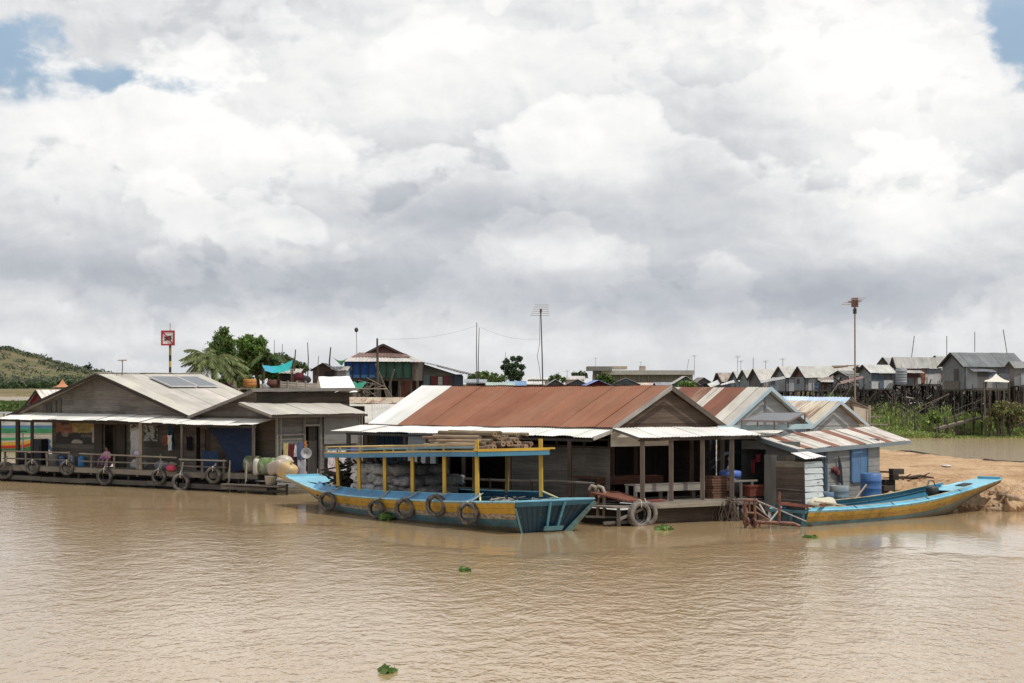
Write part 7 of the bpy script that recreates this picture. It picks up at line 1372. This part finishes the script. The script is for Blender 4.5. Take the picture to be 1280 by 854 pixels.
bp = P(111, 460, 2250); tree('lone_tree', 'lone round tree on the crest of the far hill', gz(bp, -1), [(P(108, 460.5, 2250), 5), (P(111.5, 459, 2250), 5)], 260, 3.0, (.045, .065, .035), None, .6, 'lone trees on the hill crest'); tree('lone_tree', 'small dark tree higher up the far hill crest', gz(P(53, 450, 2280), -1), [(P(53, 447, 2280), 4.5)], 160, 3.0, (.04, .06, .03), None, .5, 'lone trees on the hill crest')
Yp = 900; t = thing('pavilion', 'small far pavilion with pointed orange roof at the foot of the hill', 'pavilion', gz(P(76, 486, Yp))); mb = MB(); ap = P(78, 474.5, Yp)
prev = None; pr = [(.4, 474.5), (1.6, 477), (3.4, 480.5), (6, 482.8), (10, 484)]; rings = []
for r_, y_ in pr: k_ = r_*Yp/F; zc = P(0, y_, Yp).z; rings.append([V((ap.x+sx*k_, Yp+sy*k_, zc)) for sx, sy in ((-1, -1), (1, -1), (1, 1), (-1, 1))])
for a_, b_ in zip(rings, rings[1:]):
    for k in range(4): mb.add([a_[k], a_[(k+1) % 4], b_[(k+1) % 4], b_[k]], [(0, 1, 2, 3)], (.52, .22, .11))
mb.build('roof', 'paint', t)
for sx in (-1, -.3, .3, 1):
    for sy in (-1, 1): mb = MB(); p = V((ap.x+sx*3, Yp+sy*3, 0)); mb.beam(V((p.x, p.y, ground_h(p.x, p.y)-.3)), V((p.x, p.y, P(0, 484, Yp).z)), .4, .4, (.5, .45, .38)); mb.build('column', 'concrete', t)
Rr = Fr((P(26, 500, 192).x, 192), (.79, -.61), (.61, .79)); t = thing('floating_house', 'red walled floating house with white tin roof behind the left gable', 'floating house', Rr(2, 2, 0), 'floating houses'); mb = MB(); zr = P(0, 488, 190).z; ze = P(0, 517, 191).z; hw_ = 2.3
mb.planks(Rr(0, .3), Rr.u, -Rr.v, 0, hw_*2, ze, zr, (.17, .018, .022), .25, rng=lambda z: (hw_*(z-ze)/(zr-ze), hw_*2-hw_*(z-ze)/(zr-ze))); mb.planks(Rr(0, .3), Rr.u, -Rr.v, 0, hw_*2, .3, ze, (.14, .02, .022), .25); mb.planks(Rr(hw_*2, .3), Rr.v, Rr.u, 0, 6, .3, ze, (.12, .02, .02), .25); mb.build('wall', 'paint', t); mb = MB()
mb.sheets(Rr(hw_, 0, zr+.05), Rr(hw_, 6, zr+.05), Rr(hw_*2+.5, 6, ze-.2), Rr(hw_*2+.5, 0, ze-.2), lambda i, n: (.66, .62, .57, .25), .8, .3, .02, 3); mb.sheets(Rr(hw_, 0, zr+.05), Rr(hw_, 6, zr+.05), Rr(-.5, 6, ze-.2), Rr(-.5, 0, ze-.2), lambda i, n: (.5, .47, .44, .2), .8, .3, .02, 3); mb.build('roof', 'tin', t); mb = MB()
for a in (-.5, hw_*2+.5): mb.slab(Rr(hw_, -.05, zr-.2), Rr(a, -.05, ze-.42), Rr(a, -.05, ze-.18), Rr(hw_, -.05, zr+.04), Rr.v*.05, (.03, .025, .025))
mb.build('bargeboard', 'wood', t)
gbt = 'striped boats moored at the far left'
def moored(label, px0, px1, y_w, rows, hgt, Y, cab=None):
    a_ = P(px0, 500, Y); b_ = P(px1, 500, Y); L_ = b_.x-a_.x; fr = Fr((a_.x, Y), (0, 1), (1, .0)); hl_ = Hull(fr, 1.3, L_, [(0, .9), (L_*.3, 1.2), (L_*.85, 1.15), (L_, .5)], [(0, .7), (L_*.3, 1.0), (L_*.75, .9), (L_, .1)], [(0, hgt*1.0), (L_*.5, hgt*.97), (L_*.85, hgt*1.0), (L_, hgt*1.12)], [(0, -.2), (L_*.85, -.2), (L_*.95, 0), (L_, hgt*.6)], 20)
    t = thing('moored_boat', label, 'boat', fr(1.3, L_/2, 0), gbt); mb = MB(); hl_.shell(mb, rows, 0, 0, None, ((.3, .3, .3), (.3, .3, .3)), (.1, .1, .1)); mb.build('hull', 'hull_paint', t); mb = MB(); hl_.deckplate(mb, .1, L_*.97, -.12, (.22, .24, .26)); mb.build('deck', 'paint', t)
    if cab:
        mb = MB(); zc = hgt+cab[0]; mb.slab(fr(.3, L_*.1, zc), fr(.3, L_*.8, zc), fr(2.3, L_*.8, zc), fr(2.3, L_*.1, zc), Z*.1, cab[1]); mb.build('cabin_roof', 'paint', t)
        for k in range(6):
            for a in (.4, 2.2): mb = MB(); mb.beam(fr(a, L_*(.12+.13*k), hgt-.1), fr(a, L_*(.12+.13*k), zc), .08, .08, cab[2]); mb.build('cabin_post', 'paint', t)
w_ = (.62, .61, .58)
moored('nearest moored boat with green, yellow, red and green hull stripes', -60, 39, 565, [(0, .12, (.05, .25, .12)), (.12, .22, (.45, .42, .36)), (.22, .42, (.55, .35, .06)), (.42, .6, (.5, .05, .03)), (.6, .9, (.04, .22, .10)), (.9, 1, (.3, .05, .04))], .92, 130)
moored('middle moored boat with white hull and brown rubbing strip', -90, 120, 545, [(0, .3, (.05, .26, .13)), (.3, .42, (.4, .38, .33)), (.42, .78, (.58, .57, .53)), (.78, .88, (.25, .13, .06)), (.88, 1, (.2, .2, .2))], 1.0, 155)
moored('farthest moored boat with blue and green hull under a white roof', -120, 110, 530, [(0, .25, (.5, .52, .52)), (.25, .5, (.10, .25, .5)), (.5, 1, (.04, .24, .12))], .9, 185, (.85, (.45, .50, .56), (.2, .3, .5)))
mb = MB(); a0_ = P(41, 549, 110); mb.grid(lambda u, v: a0_+X*(u*1.15)+V((0, v*2.2, -.9*v*(.4+u)+.12*NZ.noise(V((u*5, v*5, 2))))), 12, 10, lambda u, v: (.10, .22, .5) if (int(u*7+v*2) % 3) else (.5, .55, .62)); solo(mb, 'tarpaulin', 'cloth', 'blue and white striped tarpaulin slung behind the far left porch', 'tarpaulin', P(50, 570, 110))
mb = MB(); p0 = P(28.5, 604, 92.5); mb.tube([V((p0.x, p0.y, -.3)), P(28.5, 541, 92.5)], .035, (.55, .54, .52), 7); mb.slab(P(24, 540, 92.5), P(33, 540, 92.5), P(33, 539, 92.5), P(24, 539, 92.5), V((0, .1, 0)), (.06, .06, .06)); solo(mb, 'white_pole', 'metal', 'thin white pole with dark cross bar before the striped boats', 'pole', V((p0.x, p0.y, 0)))
# sandbank odds and ends
mb = MB()
for k in range(3):
    pts = []
    for i in range(18): Y = lerp(84, 112, i/17); x = sand_right(Y)-.5-.35*k+.2*math.sin(i*.9+k); pts.append(V((x, Y, max(.05, sand_h(x, Y))+.05)))
    mb.tube(pts, .045, j((.12, .10, .085), .3), 5)
solo(mb, 'mooring_rope', 'rope', 'dark ropes lying along the far edge of the sandbank', 'rope', P(1200, 572, 95))
for px, py, L_, lb in ((1128, 602, 1.6, 'dark driftwood branch lying on the sand right of the barrels'), (1151, 603, 1.1, 'shorter driftwood piece on the sand near the dark branch')):
    Y = 74.5; p = P(px, py, Y); p.z = sand_h(p.x, Y)+.08; mb = MB(); mb.tube([p-X*L_*.5, p+V((0, .1, .06)), p+V((L_*.5, .2, -.02))], [.05, .07, .03], (.09, .07, .055), 6); mb.tube([p, p+V((.3, -.2, .2))], [.04, .015], (.09, .07, .055), 5); solo(mb, 'driftwood', 'wood', lb, 'driftwood', p, 'driftwood on the sand')
for k in range(22):
    px = R.uniform(1240, 1300) if k < 14 else R.uniform(1120, 1200); Y = 68.9+abs(R.gauss(0, .9)); x = (px-640)/F*Y; s = R.uniform(.1, .3)*(1 if k < 14 else .5); p = V((x, Y, max(.02, sand_h(x, Y)))); mb = MB(); mb.blob(p, X*s, V((.1, s*.8, 0)), Z*s*.7, j((.42, .31, .21), .2), 14, 10, .6, .42, 3.0)
    solo(mb, 'rock', 'concrete', 'pale broken mud lump at the sandbank water edge', 'rock', p-Z*.1, 'broken mud lumps at the sandbank edge')
mb = MB(); p = P(1183, 586, 83); p.z = sand_h(p.x, 83); mb.blob(p+Z*.04, X*.2, V((0, .3, 0)), Z*.05, (.6, .6, .6), 8, 6, .8, .2); solo(mb, 'litter', 'cloth', 'scrap of white litter lying on the sandbank', 'litter', p)

# wires and washing strung between poles
for lb, a_, b_, Ya, Yb2 in (('thin wire sagging from the tall thin pole towards the antenna mast', (597.5, 408), (676, 424), 205, 205), ('thin wire sagging from the tall thin pole to the thick post', (597.5, 407), (471.5, 424), 205, 176), ('thin cable slung from the bamboo mast to the blue roofed house', (1068, 470), (1040, 500), 84, 80.5)):
    p0, p1 = P(*a_, Ya), P(*b_, Yb2); mb = MB(); mb.tube([p0.lerp(p1, i/10)-Z*(.5*math.sin(math.pi*i/10)) for i in range(11)], .008, (.12, .12, .12), 4); solo(mb, 'wire', 'rubber', lb, 'wire', p0)
gw = 'washing on the houses on stilts'
for px, py, Y, c, lb in ((1064, 474, 190, (.40, .38, .36), 'pale washing hung beside the low dark gabled stilt house'), (1154, 470, 184.5, (.35, .13, .08), 'orange brown washing hung on the white patched stilt house'), (1179, 471, 183, (.30, .12, .11), 'reddish washing in the gap left of the largest stilt house'), (1021, 482, 202, (.10, .12, .2), 'dark blue washing below the long pale roof'), (958, 480, 222, (.36, .34, .30), 'pale washing below the dark plank gable')):
    p0 = P(px-3, py-4, Y); hang('washing', lb, 'washing', p0, p0+X*(6/F*Y), .75, c, .05, 1.8, gw)

# a second row squeezed in behind the first
for px0, px1, ye, yr, Y, rf in ((900, 932, 476, 466, 275, (.34, .33, .31)), (930, 965, 475, 463.5, 262, (.30, .27, .24)), (962, 990, 472, 461, 245, (.38, .38, .37)), (1035, 1066, 470, 461, 228, (.33, .33, .32)), (1060, 1092, 468, 459.5, 222, (.28, .25, .23)), (1086, 1124, 466, 457, 215, (.40, .39, .37)), (1112, 1140, 463, 451.5, 212, (.34, .34, .33)), (1160, 1192, 462, 450, 205, (.30, .31, .32)), (1240, 1290, 462, 448, 195, (.24, .25, .26))):
    hut('stilt_house', 'grey roofed house squeezed in behind the front row of houses on stilts', px0, px1, ye, yr, Y, j((.2, .2, .2), .2), rf, 5, 'second row of houses on stilts', R.random() < .4, .3, ang=R.uniform(.0, .25), rust=R.uniform(.05, .3), zb=3.2)
